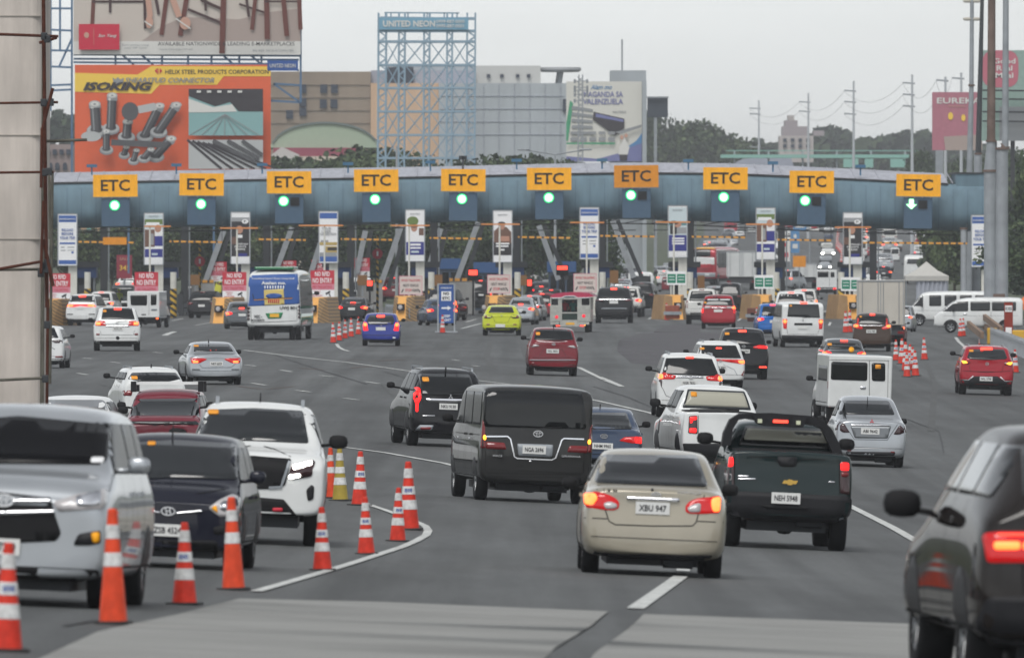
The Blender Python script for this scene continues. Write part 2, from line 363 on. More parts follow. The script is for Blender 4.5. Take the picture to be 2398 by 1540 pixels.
L_SMK = mat('smoked_lamp', (.03, .006, .008), .1, coat=1); SEAM = mat('panel_gap', (.008, .008, .008), .8); STK = mat('orange_sticker', (.75, .30, .03), .5)
SGL = mat('side_glass', (.010, .012, .014), .25, spec=.04); GBK = mat('black_windshield', (.004, .004, .005), .15, spec=.10)
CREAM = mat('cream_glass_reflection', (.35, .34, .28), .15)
MKEY = dict(gb=GBK, g=GLS, g2=GLS2, lo=L_OFF, lon=L_ON, hot=HOT, brk=BRK, clr=L_CLR, pla=PLA, chr=CHR, seam=SEAM, stk=STK, head=HEADON, smk=L_SMK, amb=AMB, blk=BLK, wht=WHT, red=RED, grm=GRM, blu=BLU, blt=BLT, org=ORG)
def cage(st, W, bw=.93, inset=.93, bul=.0, fbul=.0, lvl=2, roofr=.90, zk=.80):
    V, Fc, M = [], [], []
    def ring(y, zb, bl, tp, wf, tw):
        w_ = W/2*wf; t_ = W/2*tw; hi = tp-bl
        h = [(0, zb), (w_*.84, zb), (w_*.97, zb+.07), (w_, zb+.40*(bl-zb)), (w_*.985, bl-.13*(bl-zb)), (w_*bw, bl),
             (w_*bw+(t_-w_*bw)*.86, bl+hi*zk if hi > .25 else bl+hi*.5), (t_*roofr, tp-.02 if hi > .25 else tp), (0, tp+.012)]
        pts = [(x, y, z) for x, z in h]+[(-x, y, z) for x, z in h[7:0:-1]]
        return pts
    rings = [ring(*s) for s in st]
    for r_ in rings: V += r_
    n = 16
    for i in range(len(rings)-1):
        for j in range(n):
            a = i*n+j; b_ = i*n+(j+1) % n; Fc.append((a, b_, b_+n, a+n)); M.append(1 if j in (0, 15) else 0)
    def cap(ri, sgn, blg):
        o = len(V); r_ = rings[ri]; z0 = r_[0][2]; z1 = r_[8][2]; zm = (z0+z1)/2; y = r_[0][1]
        for x, yy, z in r_:
            t = (z-z0)/(z1-z0); V.append((x*inset, y+sgn*(.04+blg*(1 if t < .55 else .35 if t < .7 else 0)), zm+(z-zm)*(.94)))
        for j in range(n):
            a = ri*n+j; b_ = ri*n+(j+1) % n; Fc.append((b_, a, o+j, o+(j+1) % n)); M.append(0)
        q = [(0, 1, 15), (1, 2, 14, 15), (2, 3, 13, 14), (3, 4, 12, 13), (4, 5, 11, 12), (5, 6, 10, 11), (6, 7, 9, 10), (7, 8, 9)]
        for f in q: Fc.append(tuple(o+k for k in f)); M.append(0)
    cap(0, -1, bul); cap(len(rings)-1, 1, fbul)
    me = bpy.data.meshes.new('c'); me.from_pydata(V, [], Fc); me.polygons.foreach_set('material_index', M)
    bm = bmesh.new(); bm.from_mesh(me); bmesh.ops.recalc_face_normals(bm, faces=bm.faces); bm.to_mesh(me); bm.free()
    o = bpy.data.objects.new('c', me); COL.objects.link(o); md = o.modifiers.new('s', 'SUBSURF'); md.levels = lvl
    dg = bpy.context.evaluated_depsgraph_get(); m2 = bpy.data.meshes.new_from_object(o.evaluated_get(dg), depsgraph=dg)
    bpy.data.objects.remove(o); bpy.data.meshes.remove(me)
    m2.polygons.foreach_set('use_smooth', [True]*len(m2.polygons)); return m2
def bevel_box(x0, x1, y0, y1, z0, z1, bv):
    bm = bmesh.new(); vs = [bm.verts.new(p) for p in ((x0, y0, z0), (x1, y0, z0), (x1, y1, z0), (x0, y1, z0), (x0, y0, z1), (x1, y0, z1), (x1, y1, z1), (x0, y1, z1))]
    for f in ((0, 3, 2, 1), (4, 5, 6, 7), (0, 1, 5, 4), (1, 2, 6, 5), (2, 3, 7, 6), (3, 0, 4, 7)): bm.faces.new([vs[i] for i in f])
    bmesh.ops.bevel(bm, geom=bm.edges[:], offset=bv, segments=3, affect='EDGES', profile=.5)
    me = bpy.data.meshes.new('b'); bm.to_mesh(me); bm.free(); me.polygons.foreach_set('use_smooth', [False]*len(me.polygons)); return me
def inpoly(p, poly):
    x, y = p; c = False; n = len(poly)
    for i in range(n):
        x1, y1 = poly[i]; x2, y2 = poly[i-1]
        if (y1 > y) != (y2 > y) and x < (x2-x1)*(y-y1)/(y2-y1)+x1: c = not c
    return c
class Car:
    def __init__(s, root, meshes, L): s.root = root; s.L = L; s.trees = []; s.bvh = None; s.set(meshes); s.k = 0
    def set(s, meshes):
        vs, fs = [], []
        for m in meshes:
            o = len(vs); vs += [v.co.copy() for v in m.vertices]; fs += [tuple(i+o for i in p.vertices) for p in m.polygons]
        s.bvh = BVHTree.FromPolygons(vs, fs)
    def hit(s, u, v, side):
        o, d = {'rear': ((u, -20, v), (0, 1, 0)), 'front': ((u, 20, v), (0, -1, 0)), 'left': ((-9, u, v), (1, 0, 0)), 'right': ((9, u, v), (-1, 0, 0)), 'top': ((u, v, 9), (0, 0, -1))}[side]
        o, d = Vector(o), Vector(d); h = s.bvh.ray_cast(o, d)
        if h[0] is None:
            r = s.bvh.find_nearest(o+d*(20-s.L/2 if side in ('rear', 'front') else 8)); return r[0], r[1] if r[1].dot(d) < 0 else -r[1], d
        nn = h[1]; nn = nn if nn.dot(d) < 0 else -nn
        return h[0], nn, d
    def drape(s, poly, m, name, side='rear', off=.006, step=.09, parent=None, th=.02):
        n = len(poly); pts = []; cons = []
        for i in range(n):
            a = Vector(poly[i]); c = Vector(poly[(i+1) % n]); k = max(1, int((c-a).length/step))
            pts += [a.lerp(c, j/k) for j in range(k)]
        nb = len(pts); xs = [p.x for p in pts]; ys = [p.y for p in pts]; out = [(p.x, p.y) for p in pts]
        gx = min(xs)+step*.5
        while gx < max(xs):
            gy = min(ys)+step*.5
            while gy < max(ys):
                if inpoly((gx, gy), out) and min((Vector((gx, gy))-q).length for q in pts) > step*.35: pts.append(Vector((gx, gy)))
                gy += step
            gx += step
        try: r = delaunay_2d_cdt(pts, [], [list(range(nb))], 1, 1e-5)
        except Exception: return None
        v2, fs = r[0], r[2]
        if not fs: return None
        V, D = [], []
        for p in v2:
            h, nn, d = s.hit(p.x, p.y, side); V.append(h+nn*off); D.append(h-nn*th*.4)
        ec = {}
        for f in fs:
            for i in range(len(f)):
                e = (f[i], f[(i+1) % len(f)]); k = tuple(sorted(e)); ec[k] = ec.get(k, [])+[e]
        o = len(V); F2 = [tuple(f) for f in fs]
        for k, es in ec.items():
            if len(es) == 1: a, c = es[0]; F2.append((c, a, a+o, c+o))
        b_ = MB().add(V+D, F2); me = bpy.data.meshes.new(name); me.from_pydata(b_.v, [], b_.f); me.materials.append(m)
        me.polygons.foreach_set('use_smooth', [k < len(fs) for k in range(len(b_.f))])
        # make the front faces look outwards
        dd = {'rear': Vector((0, 1, 0)), 'front': Vector((0, -1, 0)), 'left': Vector((1, 0, 0)), 'right': Vector((-1, 0, 0)), 'top': Vector((0, 0, -1))}[side]
        me.update(); sm = sum((p.normal.dot(dd)*p.area for p in me.polygons[:len(fs)]))
        if sm > 0: me.flip_normals()
        return child_mesh(name, me, parent or s.root)
    def line(s, pts, wd, m, name, side='rear', off=.005, parent=None):
        P = []
        for a, c in zip(pts, pts[1:]):
            a, c = Vector(a), Vector(c); k = max(1, int((c-a).length/.08)); P += [a.lerp(c, i/k) for i in range(k)]
        P.append(Vector(pts[-1])); vs = []
        for i, p in enumerate(P):
            d = (P[min(i+1, len(P)-1)]-P[max(0, i-1)]).normalized(); q = Vector((-d.y, d.x))*wd/2
            for e in (p-q, p+q):
                h, nn, _ = s.hit(e.x, e.y, side); vs.append(h+nn*off)
        me = bpy.data.meshes.new(name); me.from_pydata(vs, [], [(2*i, 2*i+2, 2*i+3, 2*i+1) for i in range(len(P)-1)]); me.materials.append(m)
        return child_mesh(name, me, parent or s.root)
WC = {}
def wheel(root, x, y, r, w_, rim=True, dual=False):
    key = (round(r, 2), round(w_, 2))
    if key not in WC:
        t = MB().lathe([(r*.60, -w_/2), (r*.93, -w_/2), (r, -w_/2+.03), (r, w_/2-.03), (r*.93, w_/2), (r*.60, w_/2), (r*.58, 0), (r*.60, -w_/2)], n=28, ax='x')
        me = t.build('wheel', BLK, smooth=True); tm = me.data; bpy.data.objects.remove(me)
        q = MB().lathe([(0, w_*.30), (r*.6, w_*.32), (r*.62, w_*.44), (r*.62, -w_*.4)], n=24, ax='x', mi=0)
        q.lathe([(0, w_*.36), (r*.14, w_*.38), (r*.16, w_*.3)], n=12, ax='x', mi=1)
        for k in range(5):
            a = 2*math.pi*k/5
            for da in (-.16, .16):
                q.bar((w_*.36, r*.12*math.cos(a), r*.12*math.sin(a)), (w_*.40, r*.58*math.cos(a+da), r*.58*math.sin(a+da)), .035, .02, 1)
        q.lathe([(r*.55, w_*.40), (r*.62, w_*.46), (r*.63, w_*.40)], n=24, ax='x', mi=1)
        ro = q.build('rim', [DKM, mat('alloy', (.38, .39, .40), .35, .8)], smooth=False); rm = ro.data; bpy.data.objects.remove(ro)
        WC[key] = (tm, rm)
    tm, rm = WC[key]
    o = child_mesh('wheel', tm, root, (x, y, r))
    if rim:
        c = child_mesh('rim', rm, o)
        if x < 0: c.rotation_euler = (0, 0, math.pi)
    return o
def plate(C, x, z, txt, side='rear', y=None, ex=0, pm=PLT, w_=.39, h=.14, lod=0):
    hp, nn, d = C.hit(x, z, side); sg = -1 if side == 'rear' else 1
    Y = hp.y+sg*(.02+ex)
    b_ = MB().box(x-w_/2, x+w_/2, Y-.008, Y+.008, z-h/2, z+h/2)
    o = b_.build('license_plate', pm, C.root)
    if txt:
        me = text_mesh(txt, w_*.80, h*.52, .012, .003); me.materials.clear(); me.materials.append(BLT)
        t = child_mesh('plate_lettering', me, o, (x, Y+sg*.011, z+.0)); t.rotation_euler = (0, 0, 0 if side == 'rear' else math.pi)
    return o
def stations(kind, L, H, d, zb, rake, zh):
    if kind == 'sedan':
        return [(0, zb+.05, d-.10, d-.03, .93, .76), (.12, zb, d-.06, d+.01, .99, .78), (.5, zb, d-.04, d+.03, 1, .78), (.66, zb, d-.03, d+.06, 1, .76),
                (.66+rake*.5, zb, d-.02, d+.03+(H-d)*.60, 1, .72), (.70+rake, zb, d-.02, H-.03, 1, .70), (L*.5, zb, d-.02, H, 1, .71), (L*.60, zb, d-.04, H-.05, 1, .70),
                (L*.60+.9, zb, zh-.02, zh+.04, 1, .74), (L-.5, zb, zh-.10, zh-.05, 1, .72), (L-.08, zb+.02, zh-.26, zh-.2, .95, .66)]
    if kind in ('suv', 'mpv', 'hatch'):
        return [(0, zb+.05, d-.10, d-.0, .95, .80), (.10, zb, d-.06, d+(H-d)*.35, 1, .78), (rake, zb, d-.03, H-.06, 1, .77), (rake+.3, zb, d-.02, H, 1, .77),
                (L*.5, zb, d-.03, H+.01, 1, .78), (L*.64, zb, d-.05, H-.04, 1, .76), (L*.64+(H-zh)*1.1, zb, zh-.03, zh+.03, 1, .90), (L-.45, zb, zh-.06, zh-.0, 1, .78), (L-.12, zb, zh-.14, zh-.07, .98, .78), (L-.04, zb+.02, zh-.26, zh-.20, .95, .74)]
    if kind == 'van':
        return [(0, zb+.04, d-.06, H-.16, .98, .97), (.06, zb, d-.05, H-.05, 1, .96), (.3, zb, d-.05, H, 1, .95), (L*.5, zb, d-.05, H+.02, 1, .95), (L*.78, zb, d-.05, H-.06, 1, .91),
                (L*.78+(H-zh)*.8, zb, zh-.03, zh+.04, 1, .82), (L-.2, zb, zh-.14, zh-.08, .97, .80), (L-.0, zb+.05, zh-.35, zh-.28, .90, .74)]
    if kind == 'pickup':
        B = 1.55
        return [(0, zb+.05, d-.10, d, .97, .93), (.05, zb, d-.06, d+.0, 1, .94), (B-.1, zb, d-.06, d, 1, .94), (B, zb, d-.06, d+.03, 1, .90), (B+.03, zb, d-.05, d+(H-d)*.5, 1, .80), (B+rake, zb, d-.04, H-.05, 1, .74), (B+rake+.3, zb, d-.04, H, 1, .74),
                (L*.58, zb, d-.05, H, 1, .74), (L*.66, zb, d-.06, H-.05, 1, .73), (L*.66+(H-zh)*1.0, zb, zh-.03, zh+.03, 1, .90), (L-.4, zb, zh-.05, zh-.0, 1, .84), (L-.10, zb, zh-.10, zh-.05, .98, .84), (L-.03, zb+.02, zh-.22, zh-.18, .96, .80)]
    if kind == 'bus':
        return [(0, zb+.1, 1.15, H-.55, .96, .94), (.12, zb, 1.15, H-.18, 1, .93), (.6, zb, 1.15, H-.02, 1, .91), (L*.5, zb, 1.15, H, 1, .91), (L-.9, zb, 1.15, H-.04, 1, .90), (L-.25, zb, 1.1, H-.35, .99, .9), (L, zb+.1, 1.0, H-1.0, .95, .88)]
PL = []
NAMES = dict(sedan='sedan', suv='sport_utility_vehicle', mpv='family_van', hatch='hatchback_car', van='passenger_van', pickup='pickup_truck', bus='bus', box='utility_van')
CATS = dict(sedan='car', suv='car', mpv='car', hatch='car', van='van', pickup='pickup truck', bus='bus', box='van')
def vehicle(lab, kind, z, cx, yg, w_, W, top, body, L=None, yaw=0, deck=None, rake=None, zb=None, r=None, front=False, feats=(), lit=1, style='h', gen=True, mir=None,
            txt='', grp='cars queueing for the toll lanes', name=None, cat=None, rails=False, lod=1, plz=None, stk=False, hb=True, ro=.85, win='g', pm=PLT, bul=.04, zh=None, bw=None, lower=True, Yfix=None, lowc=None, mz=None, ms=None, tf=1.0, sgl=None):
    k_ = 1 if z == 0 else 1/(ZR[z][2]*DS)
    X, Y = zc(z, cx, yg); P = gp(X, Y); s = F/P.y
    if Yfix: P = at(X, Y, Yfix); s = F/Yfix
    sc = w_*k_/(W*s); PL.append((P.x, P.y))
    H = (yg-top)/w_*W
    L = L or dict(sedan=4.5, suv=4.6, mpv=4.5, hatch=4.0, van=5.0, pickup=5.3, bus=11, box=4.8)[kind]
    zb = zb or dict(sedan=.20, suv=.29, mpv=.24, hatch=.22, van=.28, pickup=.38, bus=.5, box=.5)[kind]
    d = deck or dict(sedan=H*.66, suv=H*.62, mpv=H*.60, hatch=H*.62, van=H*.56, pickup=H*.66, bus=1.6, box=1.1)[kind]
    rake = rake if rake is not None else dict(sedan=.75, suv=.42, mpv=.34, hatch=.42, van=.2, pickup=.25, bus=.3, box=.1)[kind]
    r = r or dict(sedan=.32, suv=.37, mpv=.33, hatch=.31, van=.34, pickup=.39, bus=.48, box=.33)[kind]
    zh = zh or dict(sedan=.92, suv=1.05, mpv=1.02, hatch=.98, van=1.25, pickup=1.15, bus=1.5, box=1.1)[kind]
    bw = bw or dict(van=.97, bus=.99, pickup=.96).get(kind, .93)
    root = thing(name or NAMES[kind], lab, cat or CATS[kind], (0, 0, 0), 0, grp)
    meshes = []
    if kind == 'box':
        Lb = L*.62; m1 = bevel_box(-W/2, W/2, -L/2, -L/2+Lb, zb, H, .05); meshes.append(m1)
        Hc = min(H, 1.95) if H < 2.4 else 2.1
        st = [(Lb-.15, zb, 1.1, Hc-.1, .93, .84), (Lb, zb, 1.1, Hc, .93, .84), (Lb+.7, zb, 1.1, Hc-.02, .93, .82), (Lb+1.2, zb, 1.0, 1.15, .93, .84), (L-.05, zb, .9, 1.0, .9, .8)]
        m2 = cage([(a-L/2, *q) for a, *q in st], W, bw=.97, lvl=1); meshes.append(m2)
    else:
        st = [(a_, b_, c_, d_, e_, f_*(tf if d_ > zh+.1 else 1)) for a_, b_, c_, d_, e_, f_ in stations(kind, L, H, d, zb, rake, zh)]
        meshes.append(cage([(a-L/2, *q) for a, *q in st], W, bw=bw, bul=bul, lvl=2 if lod < 2 else 1, inset=.965, roofr=.97 if kind in ('van', 'bus') else .92, zk=.90 if kind in ('van', 'bus') else .85))
    vs, fs, mi, sm = [], [], [], []
    for m in meshes:
        o = len(vs); vs += [tuple(v.co) for v in m.vertices]; fs += [tuple(i+o for i in p.vertices) for p in m.polygons]; mi += [p.material_index for p in m.polygons]; sm += [p.use_smooth for p in m.polygons]
    me = bpy.data.meshes.new('body'); me.from_pydata(vs, [], fs); me.materials.append(body); me.materials.append(PLA)
    me.polygons.foreach_set('material_index', mi); me.polygons.foreach_set('use_smooth', sm)
    child_mesh('body', me, root); C = Car(root, meshes, L); C.W, C.H, C.d = W, H, d; yr = -L/2; yf = L/2
    st_ = .09 if lod == 0 else .14 if lod == 1 else .22
    hw = W/2
    # wheels, underbody
    tw = .24 if kind in ('suv', 'pickup', 'bus') else .20
    for x in (-hw+tw/2+.035, hw-tw/2-.035):
        wheel(root, x, yr+ro, r, tw, lod < 2); wheel(root, x, yf-.85 if kind != 'bus' else yf-2.3, r, tw, lod < 2)
        if kind == 'bus': wheel(root, x*.74, yr+ro, r, tw, False)
    if kind != 'box' and lod < 2:
        for sd in ('left', 'right'):
            for yy in (yr+ro, yf-.85 if kind != 'bus' else yf-2.3):
                q = [(yy+1.17*r*math.cos(t*math.pi/10), max(zb+.01, r+1.17*r*math.sin(t*math.pi/10))) for t in range(-2, 13)]
                C.drape(q, PLA, 'wheel_arch', sd, off=.004, step=st_)
    ub = MB().box(-hw*.62, hw*.62, yr+.45, yf-.3, zb*.62, zb+.12).tube((-hw*.7, yr+ro, r*.85), (hw*.7, yr+ro, r*.85), .06)
    ub.tube((hw*.15, yr+.32, zb-.01), (hw*.55, yr+.34, zb-.01), .085).blob((0, yr+ro, r*.85), (.26, .3, .26)); ub.build('underbody', DKM, root)
    # greenhouse defaults
    wm = MKEY[win]
    if True:
        lo, hi = d+.04, H-.14
        if kind == 'sedan': segs = [(.62+rake*.75, L*.42, .35), (L*.43, L*.62, -.45)]
        elif kind == 'pickup': segs = [(1.75, L*.48, .05), (L*.49, L*.67, -.40)]
        elif kind == 'van': segs = [(.30, L*.30, .0), (L*.32, L*.56, 0), (L*.58, L*.80, -.30)]
        elif kind == 'bus': segs = [(.8+i*1.5, 2.2+i*1.5, 0) for i in range(6)]; lo, hi = 1.55, H-.45
        elif kind == 'box': segs = [(L*.66, L*.80, 0)]; lo, hi = 1.15, Hc-.2
        else: segs = [(.40, L*.24, .14), (L*.25, L*.45, 0), (L*.46, L*.67, -.40)]
        for a, c, q in segs:
            pl = [(yr+a, lo), (yr+c+(-q if q < 0 else 0), lo), (yr+c, hi), (yr+a+(q if q > 0 else 0), hi)]
            for sd in ('left', 'right'): C.drape(rnd(pl, .07), MKEY[sgl] if sgl else SGL, 'side_window', sd, step=st_)
        if kind not in ('bus',):
            lo2 = zh+.06; hi2 = H-.10
            if kind == 'box': lo2, hi2 = 1.2, Hc-.15
            pl = [(-hw*.80, lo2), (hw*.80, lo2), (hw*.66, hi2), (-hw*.66, hi2)]
            if not any(f[0] == 'windshield' for f in feats): C.drape(rnd(pl, .08), wm if front else GLS, 'windshield', 'front', step=st_)
    if lod < 2 and kind != 'bus':
        zl, zu = zb+.10, (d if kind != 'box' else 1.1)+.02
        for sd in ('left', 'right'):
            for fy in ([L*.42] if kind in ('box',) else [L*.26, L*.43, L*.66]):
                if kind == 'pickup' and fy < L*.3: fy = L*.335
                C.line([(yr+fy, zl), (yr+fy, zu)], .010, SEAM, 'door_gap', sd)
            if lod == 0 and kind != 'box':
                for fy in (L*.30, L*.47): C.drape(rect(yr+fy, yr+fy+.17, zu-.17, zu-.135), body, 'door_handle', sd, off=.03, step=.1)
            C.line([(yr+.25, zb+.12), (yf-.3, zb+.12)], .02, SEAM, 'sill_line', sd)
    if lod == 0 and not front and kind in ('suv', 'mpv', 'hatch', 'van'): C.line([(-.02, d+.03), (hw*.20, d+.045), (hw*.42, d+.06)], .016, BLK, 'rear_wiper', off=.03)
    if lod < 2 and not front and kind not in ('bus', 'box'): C.line([(-hw*.86, zb+.24), (hw*.86, zb+.24)], .008, SEAM, 'bumper_gap', off=.008)
    if mir is not False:
        mm = BLK if mir is None else mir
        ym = {'sedan': yr+L*.60+.55, 'pickup': yr+L*.66+.35, 'van': yr+L*.78+.35, 'bus': yf-.4, 'box': yr+L*.78}.get(kind, yr+L*.64+.35)
        for sg in (-1, 1):
            zz = (d if kind != 'bus' else 2.0)+.12 if kind != 'sedan' else zh+.10
            ms = ms or (1.25 if kind in ('pickup', 'bus') else 1); zz = mz or zz
            mb_ = MB().blob((sg*(hw+.10*ms), ym, zz), (.20*ms, .12, .145*ms)).bar((sg*(hw-.12), ym+.02, zz-.06), (sg*(hw+.04), ym, zz-.04), .04)
            mb_.build('side_mirror', mm, root, smooth=True)
    if gen and not front:
        rw = {'sedan': [(-.70, d+.11), (.70, d+.11), (.56, H-.09), (-.56, H-.09)], 'van': [(-.80, d+.0), (.80, d+.0), (.76, H-.17), (-.76, H-.17)], 'pickup': [(-.70, d+.12), (.70, d+.12), (.60, H-.12), (-.60, H-.12)],
              'bus': [(-.8, 1.7), (.8, 1.7), (.75, H-.6), (-.75, H-.6)], 'box': [(-.7, 1.2), (.2, 1.2), (.2, H-.3), (-.7, H-.3)]}.get(kind, [(-.78, d+.02), (.78, d+.02), (.64, H-.15), (-.64, H-.15)])
        if not any(f[0] == 'rear_window' for f in feats): C.drape(rnd([(a*hw, c) for a, c in rw], .07), wm, 'rear_window', step=st_)
        zt = {'van': d-.25, 'pickup': d-.2, 'box': .75, 'bus': 1.3}.get(kind, d-.16)
        if not any(f[0] == 'tail_light' for f in feats) and kind != 'bus':
            if style == 'v': tl = [(.84, zt-.24), (.99, zt-.20), (.97, zt+.26), (.84, zt+.20)]
            elif style == 'h': tl = [(.60, zt-.02), (.99, zt-.10), (.99, zt+.10), (.78, zt+.10), (.60, zt+.05)]
            else: tl = [(.70, zt-.11), (.99, zt-.11), (.99, zt+.12), (.72, zt+.10)]
            for sg in (-1, 1):
                o = C.drape(rnd([(sg*a*hw, c) for a, c in tl], .04), L_ON if lit else L_OFF, 'tail_light', step=st_*.6, off=.012)
                if lit and o:
                    cz = zt if style != 'v' else zt+.05
                    C.drape(ell(sg*.88*hw, cz, .085, .055 if style != 'v' else .10, 12), HOT, 'bulb', step=.08, off=.02, parent=o)
        if hb:
            z_ = H-.085 if kind not in ('sedan', 'pickup') else (d+.13 if kind == 'sedan' else H-.07)
            C.drape(rnd(rect(-.15, .15, z_-.022, z_+.022), .02), BRK if lit else L_OFF, 'high_brake_light', step=.1, off=.014)
        if kind != 'box': C.drape(rnd([(-hw*.84, zb+.02), (hw*.84, zb+.02), (hw*.92, zb+.17), (-hw*.92, zb+.17)], .04), lowc or PLA, 'rear_bumper_trim', step=st_)
        pz = plz or {'van': d-.35, 'pickup': .62, 'box': .62, 'bus': .9}.get(kind, d-.27 if kind != 'sedan' else d-.22)
        plate(C, 0, pz, txt, 'rear', pm=pm)
        C.line([(-hw*.80, pz-.15), (hw*.80, pz-.15)], .012, SEAM, 'tailgate_gap')
    if rails:
        for sg in (-1, 1):
            MB().bar((sg*hw*.64, yr+rake+.3, H+.01), (sg*hw*.64, yr+L*.6, H+.01), .035).bar((sg*hw*.64, yr+rake+.3, H-.08), (sg*hw*.64, yr+rake+.33, H+.015), .045).bar((sg*hw*.64, yr+L*.6, H-.08), (sg*hw*.64, yr+L*.6, H+.015), .045).build('roof_rail', GRM, root)
    if stk: C.drape(rect(-hw*.62, -hw*.62+.14, H-.34, H-.24), STK, 'sticker', step=.1, off=.012)
    # traced features
    sx = -1 if front else 1; side = 'front' if front else 'rear'
    ph = 0 if Yfix else math.atan2(gz(P.x+.8, P.y)-gz(P.x-.8, P.y), 1.6); cp_, sp_ = math.cos(ph), math.sin(ph)
    def T(p):
        dx, dz = (p[0]-cx)/w_*W, (yg-p[1])/w_*W
        return (sx*(dx*cp_+dz*sp_), -dx*sp_+dz*cp_)
    for f in feats:
        nm, mk, pts = f[0], f[1], f[2]; op = f[3] if len(f) > 3 else {}
        m_ = MKEY[mk] if isinstance(mk, str) else mk
        if mk == 'lo' and any(q[1] in ('hot', 'lon') for q in op.get('sub', ())): m_ = L_MID
        sd = op.get('side', side)
        if op.get('raw'): q = [(a*hw, c) for a, c in pts]
        else: q = [T(p) for p in pts]
        if nm == 'plate':
            plate(C, q[0][0], q[0][1], op.get('t', txt), sd, pm=m_, w_=op.get('w', .39), h=op.get('h', .14), ex=op.get('ex', 0)); continue
        if nm == 'text':
            for ss in (1,):
                h, nn, _ = C.hit(q[0][0], q[0][1], sd)
                text(op['t'], (q[0][0], h.y+(-.02 if sd == 'rear' else .02), q[0][1]), op['w'], op['h'], m_, root, 'badge_lettering', 0 if sd == 'rear' else math.pi, bold=op.get('bold', .0))
            continue
        for ss in ((1, -1) if op.get('m') else (1,)):
            qq = [(a*ss, c) for a, c in q]
            if op.get('line'): C.line(qq, op['line'], m_, nm, sd, off=op.get('off', .006)); continue
            o = C.drape(rnd(qq, op.get('r', .03)) if len(qq) < 12 else qq, m_, nm, sd, off=op.get('off', .012), step=op.get('step', st_))
            if o and op.get('sub'):
                for sn, smk, sp in op['sub']:
                    C.drape(rnd([((T(p)[0])*ss, T(p)[1]) for p in sp] if not op.get('raw') else [(a*hw*ss, c) for a, c in sp], .03), MKEY[smk], sn, sd, off=op.get('off', .012)+.008, step=.06, parent=o)
    # place on the ground, tilted with it
    e = .8; nrm = Vector((-(gz(P.x+e, P.y)-gz(P.x-e, P.y))/(2*e), -(gz(P.x, P.y+2)-gz(P.x, P.y-2))/4, 1)).normalized()
    if Yfix: nrm = Vector((0, 0, 1))
    q = Vector((0, 0, 1)).rotation_difference(nrm) @ Matrix.Rotation(R(yaw)+(math.pi if front else 0), 3, 'Z').to_quaternion()
    yref = (L/2-.12) if front else -(L/2-.12); off_ = (.73 if front else ro-.12)*sc
    root.scale = (sc,)*3; root.rotation_mode = 'QUATERNION'; root.rotation_quaternion = q
    root.location = P+Vector((0, -off_, 0))-q @ Vector((0, yref*sc, 0))
    C.sc = sc; print('VEH %-12s D=%5.0f sc=%.2f H=%.2f  %s' % (kind, P.y, sc, H, lab[:50]))
    return C

def logo(C, kind, u, v, s=.09, side='rear', m=CHR):
    h, nn, _ = C.hit(u, v, side); sg = -1 if side == 'rear' else 1
    b = MB(); y = h.y+sg*.018
    def poly(p): b.xz([(u+a*s, v+c*s) for a, c in p], y-.006, y+.006)
    def ringe(cx, cy, a, c, t=.16):
        o = ell(cx, cy, a, c, 20); i = ell(cx, cy, a-t, c-t, 20)
        for k in range(20):
            j = (k+1) % 20; poly([o[k], o[j], i[j], i[k]])
    if kind == 'oval': ringe(0, 0, 1, .68); ringe(0, .0, .36, .62, .12); ringe(0, .28, .72, .30, .12)
    elif kind == 'ovalh': ringe(0, 0, 1, .62); poly([(-.45, -.42), (-.28, -.42), (-.1, .42), (-.27, .42)]); poly([(.1, -.42), (.27, -.42), (.45, .42), (.28, .42)]); poly([(-.3, -.08), (.3, -.02), (.3, .12), (-.3, .06)])
    elif kind == 'diamonds':
        for a in (90, 210, 330):
            d = Vector((math.cos(R(a)), math.sin(R(a)))); q = Vector((-d.y, d.x)); poly([(0, 0), tuple(d*.5+q*.28), tuple(d), tuple(d*.5-q*.28)])
    elif kind == 'bowtie': poly([(-1.2, -.25), (-.95, .28), (-.35, .28), (-.35, .42), (.35, .42), (.35, .28), (1.2, .28), (.95, -.25), (.35, -.25), (.35, -.42), (-.35, -.42), (-.35, -.25)])
    elif kind == 'disc': ringe(0, 0, .8, .8, .18); poly([(-.5, -.1), (.5, -.1), (.5, .12), (-.5, .12)])
    b.build('emblem', m, C.root)
def antenna(C, x, y, h=.16, fin=False):
    p, n, _ = C.hit(x, y, 'top'); b = MB()
    if fin: b.yz([(y-.11, p.z-.01), (y+.08, p.z-.01), (y-.06, p.z+.09), (y-.10, p.z+.09)], x-.012, x+.012)
    else: b.tube((x, y, p.z-.01), (x, y-.10, p.z+h), .012, 6, r2=.006)
    b.build('antenna', BLK, C.root)
# ================================================================ the vehicles, traced one by one
NEARB = paint('dark_bronze', (.014, .011, .010), 0)
G1 = 'cars queueing for the toll lanes'; G2 = 'cars facing the camera beside the cones'
def m_(**k): k['m'] = True; return k
